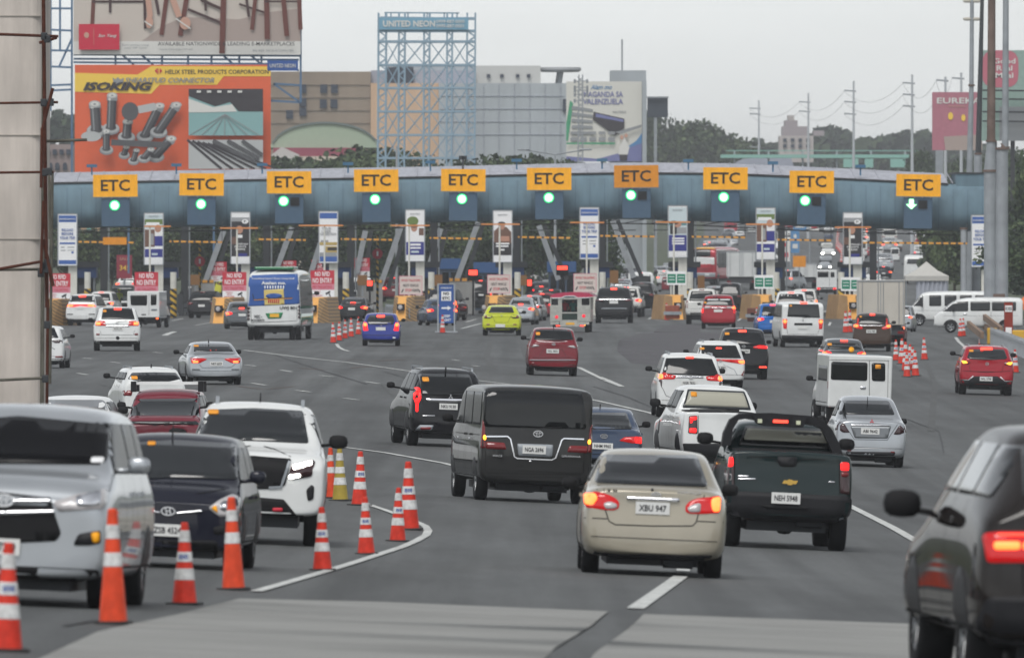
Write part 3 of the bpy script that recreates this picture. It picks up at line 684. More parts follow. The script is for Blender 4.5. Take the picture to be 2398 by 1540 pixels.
# champagne sedan, nearest in the middle
C = vehicle('champagne gold sedan with lit tail lamps, nearest car in the middle of the road', 'sedan', 8, 748, 1288, 1074, 1.70, 348, GOLD, yaw=.6, deck=1.03, rake=.72, gen=False, lod=0, win='g2', bul=.06, mir=None, feats=[
    ('rear_window', 'g2', [(330, 604), (395, 402), (1098, 408), (1168, 635)], dict(r=.05)),
    ('tail_light', 'lo', [(250, 672), (345, 668), (420, 683), (480, 712), (508, 745), (500, 785), (470, 800), (400, 798), (265, 780), (250, 730)], dict(sub=[('bulb', 'hot', [(258, 682), (335, 680), (348, 715), (310, 762), (262, 758)]), ('lens', 'clr', [(388, 748), (440, 735), (492, 758), (485, 790), (402, 793)])])),
    ('tail_light', 'lo', [(1250, 700), (1180, 705), (1080, 712), (1020, 735), (990, 770), (990, 810), (1020, 825), (1110, 828), (1240, 822)], dict(sub=[('bulb', 'hot', [(1182, 714), (1243, 710), (1238, 812), (1192, 812), (1178, 760)]), ('lens', 'clr', [(1000, 785), (1060, 750), (1105, 748), (1100, 818), (1020, 818)])])),
    ('trim_strip', 'chr', [(558, 698), (948, 712), (945, 742), (560, 722)], dict(off=.03)),
    ('plate', PLT, [(750, 785)], dict(t='XBU 947', w=.395)),
    ('boot_gap', 'seam', [(345, 650), (372, 710), (410, 820), (430, 880), (475, 905), (750, 915), (1040, 915), (1068, 890), (1085, 830), (1130, 690), (1155, 640)], dict(line=.012)),
    ('bumper_gap', 'seam', [(195, 853), (425, 862)], dict(line=.01)), ('bumper_gap', 'seam', [(1078, 880), (1270, 890)], dict(line=.01)),
    ('bumper_lip', 'pla', [(300, 1118), (1190, 1130), (1170, 1150), (330, 1142)], {}),
    ('boot_lock', 'pla', ell(748, 655, 10, 8), {}), ('text', CHR, [(1020, 672)], dict(t='COROLLA', w=.28, h=.03)), ('text', BLT, [(440, 652)], dict(t='1.8 G', w=.16, h=.03))])
logo(C, 'oval', 0, .945, .06); 
# dark green pickup
C = vehicle('dark green pickup truck with black sports bar over its bed', 'pickup', 8, 1735, 1092, 937, 1.86, 155, DGREEN, yaw=2.2, deck=1.42, gen=False, lod=0, zb=.42, r=.40, feats=[
    ('rear_window', 'g', [(-.74, 1.47), (.74, 1.47), (.62, 1.76), (-.62, 1.76)], dict(raw=1)),
    ('painted_reflection', CREAM, [(-.66, 1.56), (.68, 1.56), (.60, 1.72), (-.60, 1.72)], dict(raw=1, off=.016)),  # cream reflection of the cab glass, painted on as a pale patch
    ('tail_light', 'smk', [(1275, 395), (1345, 395), (1345, 650), (1268, 640)], dict(sub=[('bulb', 'lon', [(1282, 410), (1343, 412), (1343, 482), (1280, 480)]), ('lens', 'clr', [(1282, 532), (1333, 534), (1331, 583), (1280, 581)])])),
    ('tail_light', 'smk', [(2125, 440), (2192, 440), (2197, 690), (2127, 680)], dict(sub=[('bulb', 'lon', [(2130, 452), (2190, 454), (2190, 512), (2130, 510)]), ('lens', 'lo', [(2134, 520), (2188, 522), (2186, 560), (2134, 558)])])),
    ('tailgate_handle', 'pla', [(1665, 405), (1812, 412), (1805, 470), (1790, 484), (1690, 480), (1670, 460)], dict(off=.02)),
    ('tailgate_crease', 'seam', [(1455, 408), (1560, 412), (1640, 418), (1668, 450)], dict(line=.014)), ('tailgate_crease', 'seam', [(1812, 455), (1840, 430), (1920, 428), (2020, 430)], dict(line=.014)),
    ('rear_bumper', 'pla', [(1262, 655), (2198, 700), (2208, 860), (2150, 885), (1320, 860), (1285, 830)], dict(off=.03, r=.06)),
    ('bumper_step', BLK, [(1540, 760), (1900, 775), (1870, 800), (1580, 790)], dict(off=.045)),
    ('plate', PLT, [(1725, 713)], dict(t='NEH 5948', w=.42, h=.16, ex=.05)), ('tailgate_gap', 'seam', [(1350, 372), (1350, 655)], dict(line=.014)), ('tailgate_gap', 'seam', [(2120, 385), (2122, 690)], dict(line=.014)),
    ('badge', 'chr', rect(1375, 1455, 546, 556), {}), ('badge', 'chr', rect(1375, 1505, 566, 578), {}), ('badge', 'chr', rect(2040, 2088, 590, 600), {}),
    ('bed_floor', BLK, [(-.84, -2.55), (.84, -2.55), (.84, -1.22), (-.84, -1.22)], dict(raw=1, side='top')),
    ('mud_flap', 'grm', [(2120, 858), (2205, 862), (2205, 915), (2120, 912)], {})])
logo(C, 'bowtie', .0, .985, .095, m=mat('gold_emblem', (.75, .48, .12), .25, .9))
k = C.W/937; ox = lambda x: (x-1735)*k; oz = lambda y: (1092-y)*k
q = [(1258, 360), (1268, 260), (1310, 160), (1380, 112), (1600, 98), (1900, 106), (2000, 130), (2070, 200), (2120, 290), (2160, 385)]; qi = [(2085, 380), (2045, 300), (1990, 200), (1935, 180), (1860, 172), (1500, 160), (1420, 150), (1375, 160), (1335, 230), (1325, 350)]
MB().xz([(ox(a), oz(b)) for a, b in q+qi], -1.42, -1.06).build('sports_bar', PLA, C.root)
lb = MB().xz([(ox(a), oz(b)) for a, b in [(1465, 108), (1885, 116), (1850, 195), (1800, 200), (1560, 195), (1510, 180)]], -1.47, -1.08).build('light_housing', PLA, C.root)
MB().box(ox(1628), ox(1738), -1.49, -1.465, oz(168), oz(146)).build('high_brake_light', BRK, lb)
for a in (1530, 1815): MB().box(ox(a-16), ox(a+16), -1.49, -1.465, oz(175), oz(146)).build('work_light', mat('pale_lamp', (.6, .62, .45), .3), lb)
# charcoal van
C = vehicle('charcoal passenger van with black rear glass and chrome plate surround', 'van', 6, 1603, 1360, 877, 1.95, 462, BRONZE, L=5.3, yaw=6.2, deck=1.25, gen=False, lod=0, zb=.30, zh=1.3, feats=[
    ('rear_window', 'g', [(1222, 500), (1600, 503), (1972, 512), (2000, 700), (2002, 795), (1600, 785), (1218, 775), (1215, 640)], dict(r=.05)),
    ('tail_light', 'lo', [(1195, 722), (1225, 748), (1228, 940), (1166, 938), (1170, 800), (1180, 730)], dict(m=1, sub=[('bulb', 'amb', ell(1222, 858, 11, 20, 10))])),
    ('tail_light', 'lo', [(1230, 890), (1372, 898), (1388, 950), (1230, 945)], m_()),
    ('trim_strip', 'chr', [(1233, 850), (1395, 850), (1418, 870), (1448, 1005), (1470, 1018), (1735, 1030), (1765, 1015), (1812, 880), (1830, 866), (1985, 872)], dict(line=.022, off=.02)),
    ('plate_recess', GRM, [(1468, 905), (1748, 913), (1738, 1010), (1480, 1000)], {}), ('plate', PLT, [(1600, 952)], dict(t='NGA 2696', w=.40)),
    ('tailgate_gap', 'seam', [(1226, 945), (1226, 1108), (1242, 1130), (1600, 1136), (1962, 1142), (1982, 1125), (1986, 965)], dict(line=.012)),
    ('exhaust_opening', 'blk', rect(1850, 1962, 1160, 1228), dict(r=.05)), ('bumper_crease', 'seam', [(1170, 1150), (1600, 1160), (2040, 1160)], dict(line=.008)),
    ('text', CHR, [(1318, 997)], dict(t='HIACE', w=.16, h=.035)), ('text', CHR, [(1885, 1003)], dict(t='GRANDIA', w=.33, h=.035)), ('door_lock', 'chr', ell(1570, 1040, 12, 8, 8), {})])
logo(C, 'oval', .01, 1.18, .085)
for yy in (-1.1, .75): C.drape(rect(yy, yy+.22, 1.02, 1.06), CHR, 'door_handle', 'left', off=.03, step=.1)
C.line([(-2.3, .42), (1.9, .42)], .03, CHR, 'side_trim', 'left'); C.line([(-.1, .5), (-.1, 1.85)], .012, SEAM, 'door_gap', 'left'); C.line([(-2.4, 1.12), (1.5, 1.12)], .012, SEAM, 'door_rail', 'left')
# black sport utility with boomerang lamps
C = vehicle('black SUV with long red boomerang tail lamps left of the charcoal van', 'suv', 6, 948, 935, 610, 1.82, 332, BLACK, L=4.8, yaw=6.8, deck=1.22, rake=.62, tf=.93, gen=False, lod=0, rails=True, feats=[
    ('rear_window', 'g', [(742, 374), (1130, 380), (1160, 545), (735, 534)], dict(r=.05)), ('sticker', 'stk', rect(758, 808, 402, 435), dict(off=.02)),
    ('tail_light', 'lon', [(712, 478), (732, 480), (736, 560), (714, 600), (712, 662), (693, 662), (692, 600), (672, 520), (680, 490)], dict(m=1, off=.02)),
    ('trim_strip', 'chr', [(765, 558), (1130, 565), (1128, 590), (790, 585)], dict(off=.03)), ('plate', PLT, [(945, 622)], dict(t='NKU 9130', w=.42)),
    ('fog_surround', 'grm', [(690, 800), (722, 762), (832, 764), (815, 803)], dict(m=1, sub=[('reflector', 'lo', [(726, 778), (812, 778), (805, 798), (732, 798)])])),
    ('rear_bumper_trim', 'pla', [(650, 812), (1246, 818), (1230, 868), (668, 862)], {}), ('tailgate_gap', 'seam', [(745, 665), (760, 690), (1136, 694), (1150, 670)], dict(line=.012)), ('badge', 'chr', rect(745, 840, 688, 696), {})])
logo(C, 'diamonds', 0, 1.155, .065, m=CHR); antenna(C, -.06, -1.7, fin=True)
# slate blue sedan
C = vehicle('slate blue sedan half hidden behind the charcoal van and the champagne sedan', 'sedan', 8, 386, 514, 572, 1.73, 52, DBLUE, yaw=0, deck=.95, gen=False, lod=0, feats=[
    ('rear_window', 'g2', [(168, 212), (205, 95), (565, 95), (606, 212)], dict(r=.05)), ('tail_light', 'lo', [(508, 294), (545, 268), (640, 262), (672, 268), (672, 320), (600, 312)], dict(m=1, sub=[('bulb', 'lon', [(622, 268), (668, 268), (668, 316), (626, 312)])])),
    ('plate', PLT, [(386, 333)], dict(t='NHM 9965', w=.46)), ('boot_gap', 'seam', [(190, 390), (386, 392), (585, 390)], dict(line=.012)), ('rear_bumper_trim', 'pla', rect(130, 640, 440, 475), {})])
logo(C, 'oval', .0, .77, .08); antenna(C, -.1, -.6, fin=True)
# white pickup
C = vehicle('white pickup truck with C-shaped tail lamps behind the dark green pickup', 'pickup', 7, 900, 1285, 640, 1.90, 634, WHITE, yaw=6.5, deck=1.36, gen=False, lod=0, r=.41, feats=[
    ('rear_window', 'g2', [(-.80, 1.42), (.80, 1.42), (.66, 1.82), (-.66, 1.82)], dict(raw=1)), ('painted_reflection', CREAM, [(-.74, 1.47), (.74, 1.47), (.63, 1.78), (-.63, 1.78)], dict(raw=1, off=.016)),  # the cream patch over the rear window is a reflection put in as colour
    ('sticker', 'stk', [(-.60, 1.66), (-.46, 1.66), (-.46, 1.76), (-.60, 1.76)], dict(raw=1, off=.024)), ('tail_light', 'smk', [(645, 848), (705, 845), (708, 980), (638, 975)], dict(m=1, sub=[('bulb', 'lon', [(652, 856), (704, 852), (703, 876), (672, 882), (668, 902), (652, 902)]), ('bulb', 'lon', [(648, 938), (698, 938), (698, 974), (646, 970)])])),
    ('tailgate_gap', 'seam', [(712, 820), (714, 1040)], dict(line=.012, m=1)), ('tailgate_rail', 'pla', [(715, 812), (1085, 812), (1085, 826), (715, 824)], dict(off=.02)), ('rear_bumper', 'pla', [(605, 1050), (1195, 1055), (1185, 1140), (620, 1135)], dict(off=.03)),
    ('bed_floor', BLK, [(-.84, -2.55), (.84, -2.55), (.84, -1.22), (-.84, -1.22)], dict(raw=1, side='top'))])
C.drape(ell(1.45, .95, .10, .16, 10), PLA, 'fender_vent', 'left')
# silver sedan on the right
C = vehicle('silver sedan with smoked tail lamps and red emblem, right of the dark green pickup', 'sedan', 7, 1983, 1225, 540, 1.67, 705, SILVER, L=4.25, yaw=2.5, deck=1.07, gen=False, lod=0, mir=BLK, feats=[
    ('rear_window', 'g2', [(1768, 842), (1797, 744), (2150, 748), (2184, 847)], dict(r=.05)), ('tail_light', 'smk', [(1720, 905), (1745, 885), (1795, 908), (1832, 972), (1790, 972), (1724, 952)], m_(r=.03)),
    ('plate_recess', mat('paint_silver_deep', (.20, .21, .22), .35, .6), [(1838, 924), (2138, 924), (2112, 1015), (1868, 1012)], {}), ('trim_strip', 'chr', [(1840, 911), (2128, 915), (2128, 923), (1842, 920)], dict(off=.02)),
    ('plate', PLT, [(1983, 962)], dict(t='ABI 9642', w=.42)), ('reflector', 'lo', rect(1812, 1842, 1098, 1108), m_()), ('bumper_crease', 'wht', [(1815, 1084), (2165, 1090)], dict(line=.012)),
    ('rear_bumper_trim', 'pla', [(1800, 1110), (2170, 1115), (2160, 1140), (1815, 1138)], {}), ('boot_gap', 'seam', [(1770, 880), (1835, 975), (1865, 1022), (2110, 1026), (2140, 980), (2200, 890)], dict(line=.01))])
logo(C, 'diamonds', 0, 1.035, .055, m=mat('red_emblem', (.6, .02, .03), .3)); antenna(C, -.05, -1.15, .22)
# white box-bodied utility van
C = vehicle('white box-bodied utility van with two dark rear windows ahead of the silver sedan', 'box', 7, 1900, 930, 470, 1.72, 404, WHITE, yaw=5, gen=False, lod=0, feats=[
    ('rear_window', 'g', [(1697, 450), (1965, 458), (1962, 592), (1692, 582)], dict(r=.06, off=.012)), ('rear_window', 'g', [(1995, 460), (2096, 462), (2096, 596), (1997, 592)], dict(r=.06)), ('sticker', 'stk', rect(2022, 2064, 473, 505), dict(off=.02)),
    ('door_gap', 'seam', [(1979, 440), (1977, 880)], dict(line=.012)), ('door_gap', 'seam', [(1672, 438), (2125, 444)], dict(line=.012)), ('door_gap', 'seam', [(2118, 444), (2112, 880)], dict(line=.01)), ('door_handle', 'chr', rect(1910, 1952, 633, 652), dict(off=.02)),
    ('tail_light', 'lo', rect(1672, 1692, 800, 850), m_()), ('rear_bumper', 'pla', rect(1668, 2132, 850, 880), {})])
C.drape(rnd(rect(-2.0, .1, 1.2, 1.6), .06), SGL, 'side_window', 'left')
C.drape(rect(-2.3, -2.22, 1.0, 1.2), L_OFF, 'reflector', 'left')
# the three white and black cars abreast
C = vehicle('white people carrier with roof rails and clear-cornered red lamps behind the white pickup', 'mpv', 7, 655, 868, 490, 1.83, 392, WHITE, yaw=2, deck=1.17, gen=False, lod=0, rails=True, feats=[
    ('rear_window', 'g', [(488, 428), (655, 425), (826, 434), (872, 560), (655, 552), (458, 542)], {}), ('high_brake_light', 'brk', rect(632, 692, 418, 431), {}),
    ('tail_light', 'lo', [(428, 540), (470, 530), (515, 548), (556, 555), (545, 580), (440, 582)], dict(m=1, sub=[('bulb', 'hot', rect(432, 462, 544, 576))])), ('tail_light', 'smk', [(430, 584), (456, 584), (450, 645)], m_()),
    ('trim_strip', 'chr', [(555, 555), (758, 560), (758, 572), (555, 568)], {}), ('plate', PLT, [(652, 608)], dict(t='NGR 7832', w=.42)), ('tailgate_gap', 'seam', [(455, 640), (482, 700), (520, 716), (790, 720), (830, 705), (858, 650)], dict(line=.012)),
    ('rear_bumper_trim', 'pla', rect(430, 880, 770, 800), {})])
logo(C, 'oval', 0, 1.11, .065)
C = vehicle('white crossover with thin red lamp strip, between the white people carrier and black SUV', 'mpv', 7, 877, 648, 375, 1.75, 302, WHITE, yaw=3, deck=1.08, gen=False, lod=0, rails=True, feats=[
    ('rear_window', 'g', [(738, 332), (1003, 335), (1037, 428), (722, 418)], {}), ('high_brake_light', 'brk', rect(853, 897, 349, 360), {}),
    ('tail_light', 'lo', [(877, 434), (1000, 436), (1060, 440), (1064, 470), (1020, 466), (877, 444)], dict(m=1, sub=[('bulb', 'hot', [(1012, 444), (1058, 444), (1060, 466), (1022, 464)])])),
    ('plate', PLT, [(883, 495)], dict(t='NBX 8001', w=.42)), ('reflector', 'lo', [(1060, 515), (1060, 562), (1034, 552)], m_()), ('tailgate_crease', GRM, [(905, 474), (985, 510), (1008, 552)], dict(line=.02, m=1)),
    ('rear_bumper_trim', 'pla', [(700, 595), (1055, 595), (1050, 625), (710, 625)], {}), ('sticker', 'stk', rect(738, 770, 350, 366), dict(off=.02))])
logo(C, 'oval', 0, .95, .06)
C = vehicle('black SUV with slim red tail lamps, ahead of the three white cars', 'suv', 7, 1050, 580, 380, 1.85, 205, BLACK, yaw=1, deck=1.2, gen=False, lod=0, feats=[
    ('rear_window', 'g', [(918, 228), (1184, 230), (1216, 332), (890, 322)], {}), ('high_brake_light', 'brk', rect(1018, 1080, 221, 237), {}), ('tail_light', 'lo', [(1125, 342), (1180, 328), (1234, 336), (1232, 360), (1130, 354)], dict(m=1, sub=[('bulb', 'lon', [(1160, 336), (1230, 340), (1228, 356), (1160, 350)])])),
    ('reflector', 'brk', rect(1170, 1225, 487, 497), m_()), ('plate', PLT, [(1058, 375)], dict(t='NDC 9365', w=.42)), ('sticker', 'stk', rect(920, 954, 240, 258), dict(off=.02)), ('rear_bumper_trim', 'pla', rect(880, 1220, 505, 540), {})])
logo(C, 'oval', 0, 1.17, .07); antenna(C, 0, -1.7, fin=True)
C = vehicle('grey hatchback with round amber sun decal, roof showing above the box-bodied van', 'suv', 7, 1795, 545, 322, 1.75, 284, GREYP, yaw=2, deck=.98, gen=True, lod=1, feats=[('sticker', 'org', ell(1850, 365, 20, 20, 14), dict(off=.02)), ('sticker', 'stk', rect(1677, 1708, 318, 335), dict(off=.02))])
C = vehicle('white panel-sided passenger van with black plate slot, right of the red people carrier', 'van', 7, 1490, 348, 318, 1.90, 12, WHITE, yaw=4, deck=1.28, gen=False, lod=0, L=5.2, feats=[
    ('rear_window', 'g2', [(1387, 28), (1608, 32), (1618, 130), (1376, 120)], {}), ('high_brake_light', 'brk', rect(1474, 1526, 13, 28), {}), ('tail_light', 'lo', [(1343, 138), (1376, 138), (1372, 212), (1348, 208)], dict(m=1, sub=[('bulb', 'hot', ell(1359, 156, 14, 14, 10))])),
    ('plate_slot', 'blk', rect(1427, 1562, 168, 184), {}), ('plate', PLT, [(1490, 200)], dict(t='', w=.4)), ('rear_bumper', 'pla', [(1338, 256), (1640, 262), (1634, 312), (1344, 306)], dict(off=.03)), ('tailgate_gap', 'seam', [(1372, 210), (1380, 250), (1600, 252), (1612, 215)], dict(line=.012)), ('sticker', 'stk', rect(1394, 1412, 36, 48), dict(off=.02))])
logo(C, 'disc', 0, 1.2, .05)
C = vehicle('bright red people carrier with chrome plate bar, queueing in front of the box truck', 'mpv', 3, 1215, 1320, 362, 1.83, 972, REDP, yaw=-1, deck=1.15, gen=False, lod=1, feats=[
    ('rear_window', 'g', [(1082, 985), (1342, 985), (1362, 1085), (1065, 1082)], {}), ('tail_light', 'clr', [(1040, 1090), (1130, 1092), (1134, 1110), (1058, 1116)], m_()), ('tail_light', 'lon', [(1035, 1112), (1062, 1112), (1058, 1160), (1040, 1150)], m_()), ('bulb', 'hot', ell(1372, 1105, 18, 14, 10), dict(off=.03)),
    ('trim_strip', 'chr', rect(1140, 1290, 1100, 1108), {}), ('plate', PLT, [(1210, 1135)], dict(t='', w=.44)), ('rear_bumper_trim', 'pla', rect(1045, 1390, 1245, 1275), {}), ('window_lettering', WHT, rect(1100, 1215, 1018, 1028), dict(off=.016)), ('window_lettering', WHT, rect(1228, 1332, 1018, 1028), dict(off=.016)), ('sticker', 'stk', rect(1068, 1092, 1045, 1062), dict(off=.02))])
logo(C, 'oval', 0, 1.08, .06)
C = vehicle('square white off-roader with black lower body left of the red people carrier', 'suv', 3, 1042, 1275, 335, 1.85, 908, PEARL, yaw=-2, deck=1.3, gen=True, lod=1, rake=.2, lit=0, style='v', bw=.97, zb=.5, lowc=BLK)
C = vehicle('black SUV with chrome tailgate strip and lit high brake lamp right of the jeepney', 'suv', 3, 142, 1262, 395, 1.86, 892, BLACK, yaw=-1, deck=1.22, gen=False, lod=0, rails=True, feats=[
    ('rear_window', 'g', [(12, 1008), (42, 915), (246, 915), (284, 1010)], {}), ('high_brake_light', 'brk', rect(108, 172, 903, 922), {}), ('trim_strip', 'chr', [(-20, 1014), (304, 1014), (318, 1030), (-30, 1030)], {}), ('tail_light', 'lo', rect(255, 325, 1020, 1034), m_()),
    ('plate', PLT, [(140, 1046)], dict(t='', w=.42)), ('trim_strip', GRM, [(20, 1106), (270, 1106), (280, 1116), (10, 1116)], {}), ('rear_bumper_trim', 'pla', rect(-20, 310, 1165, 1200), {})])
C = vehicle('white SUV mostly hidden by the black SUV right of the jeepney', 'suv', 3, 268, 1200, 315, 1.82, 882, PEARL, yaw=-4, gen=True, lod=1, zb=.5)
C = vehicle('tall black people carrier left of the crash block with the red cone', 'mpv', 3, 425, 1135, 265, 1.80, 842, BLACK, yaw=-6, gen=True, lod=1, lit=0, deck=1.25, rake=.15)
C = vehicle('lime yellow sports sedan in the middle of the plaza', 'sedan', 2, 1487, 998, 290, 1.75, 772, LIME, yaw=-.5, deck=.93, rake=.62, gen=False, lod=0, feats=[
    ('rear_window', 'g', [(1390, 832), (1410, 788), (1564, 788), (1580, 832)], {}), ('tail_light', 'smk', [(1357, 850), (1415, 847), (1422, 860), (1400, 872), (1358, 870)], dict(m=1, sub=[('bulb', 'lo', ell(1372, 860, 10, 7, 8))])),
    ('plate', PLT, [(1478, 925)], dict(t='', w=.42)), ('reflector', 'lo', rect(1375, 1402, 912, 920), m_()), ('rear_bumper_trim', 'pla', [(1352, 938), (1622, 938), (1610, 962), (1560, 955), (1520, 972), (1450, 972), (1410, 955), (1362, 962)], {}), ('boot_gap', 'seam', [(1420, 850), (1440, 902), (1534, 902), (1556, 850)], dict(line=.012))])
logo(C, 'disc', 0, .88, .05)
C = vehicle('royal blue hatchback beside the row of five small cones', 'hatch', 2, 598, 1075, 286, 1.69, 832, BLUEP, yaw=0, deck=1.0, gen=False, lod=0, feats=[
    ('rear_window', 'g2', [(516, 850), (682, 850), (700, 888), (690, 914), (598, 920), (502, 914), (494, 888)], {}), ('high_brake_light', 'brk', rect(568, 626, 850, 866), dict(off=.03)), ('tail_light', 'lon', [(466, 900), (492, 902), (506, 960), (470, 962)], dict(m=1, sub=[('bulb', 'hot', ell(484, 918, 13, 13, 10))])),
    ('plate', PLT, [(597, 948)], dict(t='', w=.42)), ('rear_bumper_trim', 'pla', [(480, 1030), (718, 1030), (712, 1050), (486, 1050)], {}), ('bumper_crease', 'seam', [(460, 990), (598, 996), (738, 990)], dict(line=.01)), ('badge', WHT, rect(684, 706, 1010, 1020), {})])
logo(C, 'disc', 0, .90, .045)
C = vehicle('maroon compact SUV alone in the centre lane ahead of the charcoal van', 'mpv', 6, 1752, 388, 392, 1.73, 18, MAROON, yaw=1, deck=1.12, gen=False, lod=0, feats=[
    ('rear_window', 'g', [(1628, 34), (1888, 34), (1912, 112), (1752, 118), (1608, 110)], {}), ('sticker', 'stk', rect(1625, 1657, 55, 78), dict(off=.02)), ('window_trim', WHT, [(1635, 122), (1700, 129), (1800, 129), (1865, 122)], dict(line=.014)), ('tail_light', 'clr', [(1575, 142), (1640, 150), (1652, 158), (1600, 167), (1575, 160)], dict(m=1, sub=[('lens', 'lo', [(1575, 142), (1592, 145), (1592, 160), (1575, 158)])])),
    ('plate', PLT, [(1752, 198)], dict(t='NKL 9832', w=.42)), ('trim_strip', GRM, [(1575, 262), (1930, 262), (1930, 270), (1575, 270)], {}), ('reflector', 'lo', rect(1578, 1612, 284, 293), m_()), ('rear_bumper_trim', 'pla', [(1560, 305), (1620, 300), (1670, 318), (1840, 318), (1890, 300), (1945, 305), (1935, 345), (1570, 345)], {}),
    ('tailgate_crease', 'seam', [(1650, 236), (1682, 184), (1824, 184), (1856, 236)], dict(line=.01)), ('tailgate_gap', 'seam', [(1600, 248), (1905, 248)], dict(line=.01))])
logo(C, 'oval', 0, 1.07, .065); antenna(C, 0, -1.7, fin=True)
C = vehicle('silver white sedan with angular red lamps on the left, ahead of the white hatchback', 'sedan', 1, 1592, 1360, 415, 1.80, 1042, SILVER, yaw=6, deck=.95, gen=False, lod=0, feats=[
    ('rear_window', 'g2', [(1445, 1118), (1460, 1066), (1712, 1066), (1738, 1116)], {}), ('tail_light', 'lo', [(1408, 1164), (1500, 1164), (1532, 1171), (1475, 1200), (1414, 1200)], dict(m=1, sub=[('bulb', 'hot', rect(1424, 1464, 1184, 1198))])),
    ('plate', PLT, [(1597, 1205)], dict(t='NKF 6323', w=.42)), ('boot_gap', 'seam', [(1470, 1208), (1492, 1234), (1706, 1232), (1738, 1206)], dict(line=.012)), ('spoiler_edge', 'seam', [(1440, 1135), (1592, 1128), (1744, 1135)], dict(line=.010)), ('reflector', 'blk', rect(1417, 1476, 1244, 1251), m_()),
    ('rear_bumper_trim', 'pla', [(1425, 1306), (1470, 1296), (1715, 1296), (1765, 1300), (1772, 1330), (1440, 1332)], {}), ('high_brake_light', 'brk', rect(1566, 1614, 1107, 1115), {}), ('sticker', 'stk', rect(1452, 1488, 1072, 1084), dict(off=.02))])
antenna(C, -.1, -.7, fin=True)
C = vehicle('large white SUV with big square red lamps on the left, nearest of the left queue', 'suv', 1, 868, 1112, 352, 1.95, 787, WHITE, L=4.9, yaw=2, deck=1.15, gen=False, lod=0, feats=[
    ('rear_window', 'g', [(752, 877), (766, 796), (976, 796), (998, 879)], {}), ('tail_light', 'lo', [(706, 890), (780, 893), (786, 925), (710, 926)], dict(m=1, sub=[('bulb', 'hot', rect(714, 746, 900, 920))])), ('trim_strip', 'chr', rect(786, 960, 924, 934), {}), ('plate', PLT, [(872, 947)], dict(t='VDX 24', w=.42)),
    ('reflector', 'lo', rect(714, 740, 982, 996), m_()), ('high_brake_light', 'brk', rect(846, 900, 795, 812), {}), ('rear_bumper_trim', 'pla', rect(704, 1034, 1036, 1070), {}), ('tailgate_gap', 'seam', [(742, 960), (750, 992), (988, 994), (996, 960)], dict(line=.012)), ('tow_ball', 'blk', ell(872, 1015, 14, 13, 10), {}), ('sticker', 'stk', rect(764, 790, 812, 828), dict(off=.02))])
logo(C, 'oval', 0, 1.13, .06)
C = vehicle('white people carrier cut by the concrete pillar at the left edge', 'mpv', 1, 315, 1240, 330, 1.75, 927, WHITE, yaw=-2, deck=1.12, gen=False, lod=0, lit=0, feats=[
    ('rear_window', 'g', [(195, 1016), (225, 942), (402, 942), (438, 1016)], {}), ('tail_light', 'smk', [(385, 1036), (470, 1028), (472, 1052), (415, 1052)], m_()), ('tailgate_crease', 'seam', [(262, 1060), (360, 1066), (412, 1100)], dict(line=.02, m=1)), ('plate', PLT, [(315, 1090)], dict(t='', w=.42)), ('reflector', 'lo', rect(415, 470, 1148, 1160), m_()), ('rear_bumper_trim', 'pla', rect(170, 465, 1168, 1196), {})])
C = vehicle('white SUV with a full-width glowing lamp bar beside the left crash block', 'suv', 1, 604, 925, 238, 1.85, 692, WHITE, yaw=-8, deck=1.1, gen=False, lod=1, feats=[
    ('rear_window', 'g', [(505, 750), (522, 706), (688, 706), (702, 752)], {}), ('tail_light', 'lon', [(492, 768), (714, 768), (712, 788), (660, 786), (600, 780), (548, 788), (494, 786)], dict(sub=[('bulb', 'hot', rect(500, 545, 774, 784)), ('bulb', 'hot', rect(655, 702, 772, 784))])), ('high_brake_light', 'brk', rect(580, 632, 702, 716), {}),
    ('vent', 'blk', rect(498, 545, 838, 845), m_()), ('plate', PLT, [(600, 795)], dict(t='', w=.42)), ('rear_bumper_trim', 'pla', rect(496, 715, 872, 898), {})])
C = vehicle('white sedan with one lit lamp showing, behind the white SUV with the lamp bar', 'hatch', 1, 745, 862, 195, 1.72, 672, WHITE, yaw=-7, gen=True, lod=1)
C = vehicle('white box-bodied van at the toll lane behind the large white SUV', 'box', 1, 1062, 940, 240, 1.72, 672, WHITE, yaw=-6, gen=False, lod=1, feats=[
    ('rear_window', 'g', [(965, 700), (1092, 700), (1090, 776), (970, 776)], dict(r=.08)), ('rear_window', 'g', [(1118, 696), (1162, 696), (1160, 772), (1118, 776)], dict(r=.05)), ('door_gap', 'seam', [(1105, 690), (1105, 850)], dict(line=.012)), ('rear_bumper', 'pla', rect(955, 1180, 862, 915), dict(off=.02)), ('tail_light', 'hot', ell(1165, 877, 9, 7, 8), dict(off=.05)), ('badge', GRM, rect(1122, 1164, 800, 815), {}), ('badge', BLT, rect(1048, 1082, 840, 848), {})])
C = vehicle('black SUV with unlit lamps waiting between the left booths', 'suv', 1, 1492, 870, 222, 1.80, 668, BLACK, yaw=-7, gen=True, lod=1, lit=0)
C = vehicle('grey sedan squeezed between the orange crash block and the bus', 'sedan', 1, 1788, 950, 240, 1.72, 746, GREYP, yaw=3, gen=True, lod=1, txt='')
C = vehicle('black sedan with glowing lamps right of the bus', 'sedan', 2, 384, 893, 222, 1.73, 712, BLACK, yaw=-6, gen=True, lod=1, win='g2')
C = vehicle('pale silver people carrier beyond the booths, left of the first stop sign', 'mpv', 2, 680, 722, 172, 1.75, 546, SILVER, yaw=-4, gen=True, lod=1)
C = vehicle('blue grey sedan behind the blue NO ETC sign', 'sedan', 2, 1052, 925, 228, 1.73, 727, DBLUE, yaw=9, gen=True, lod=1, win='g2')
C = vehicle('dark people carrier with amber sticker ahead of the blue grey sedan', 'mpv', 2, 1042, 888, 240, 1.75, 652, NIGHT, yaw=-8, gen=True, lod=1, style='v')
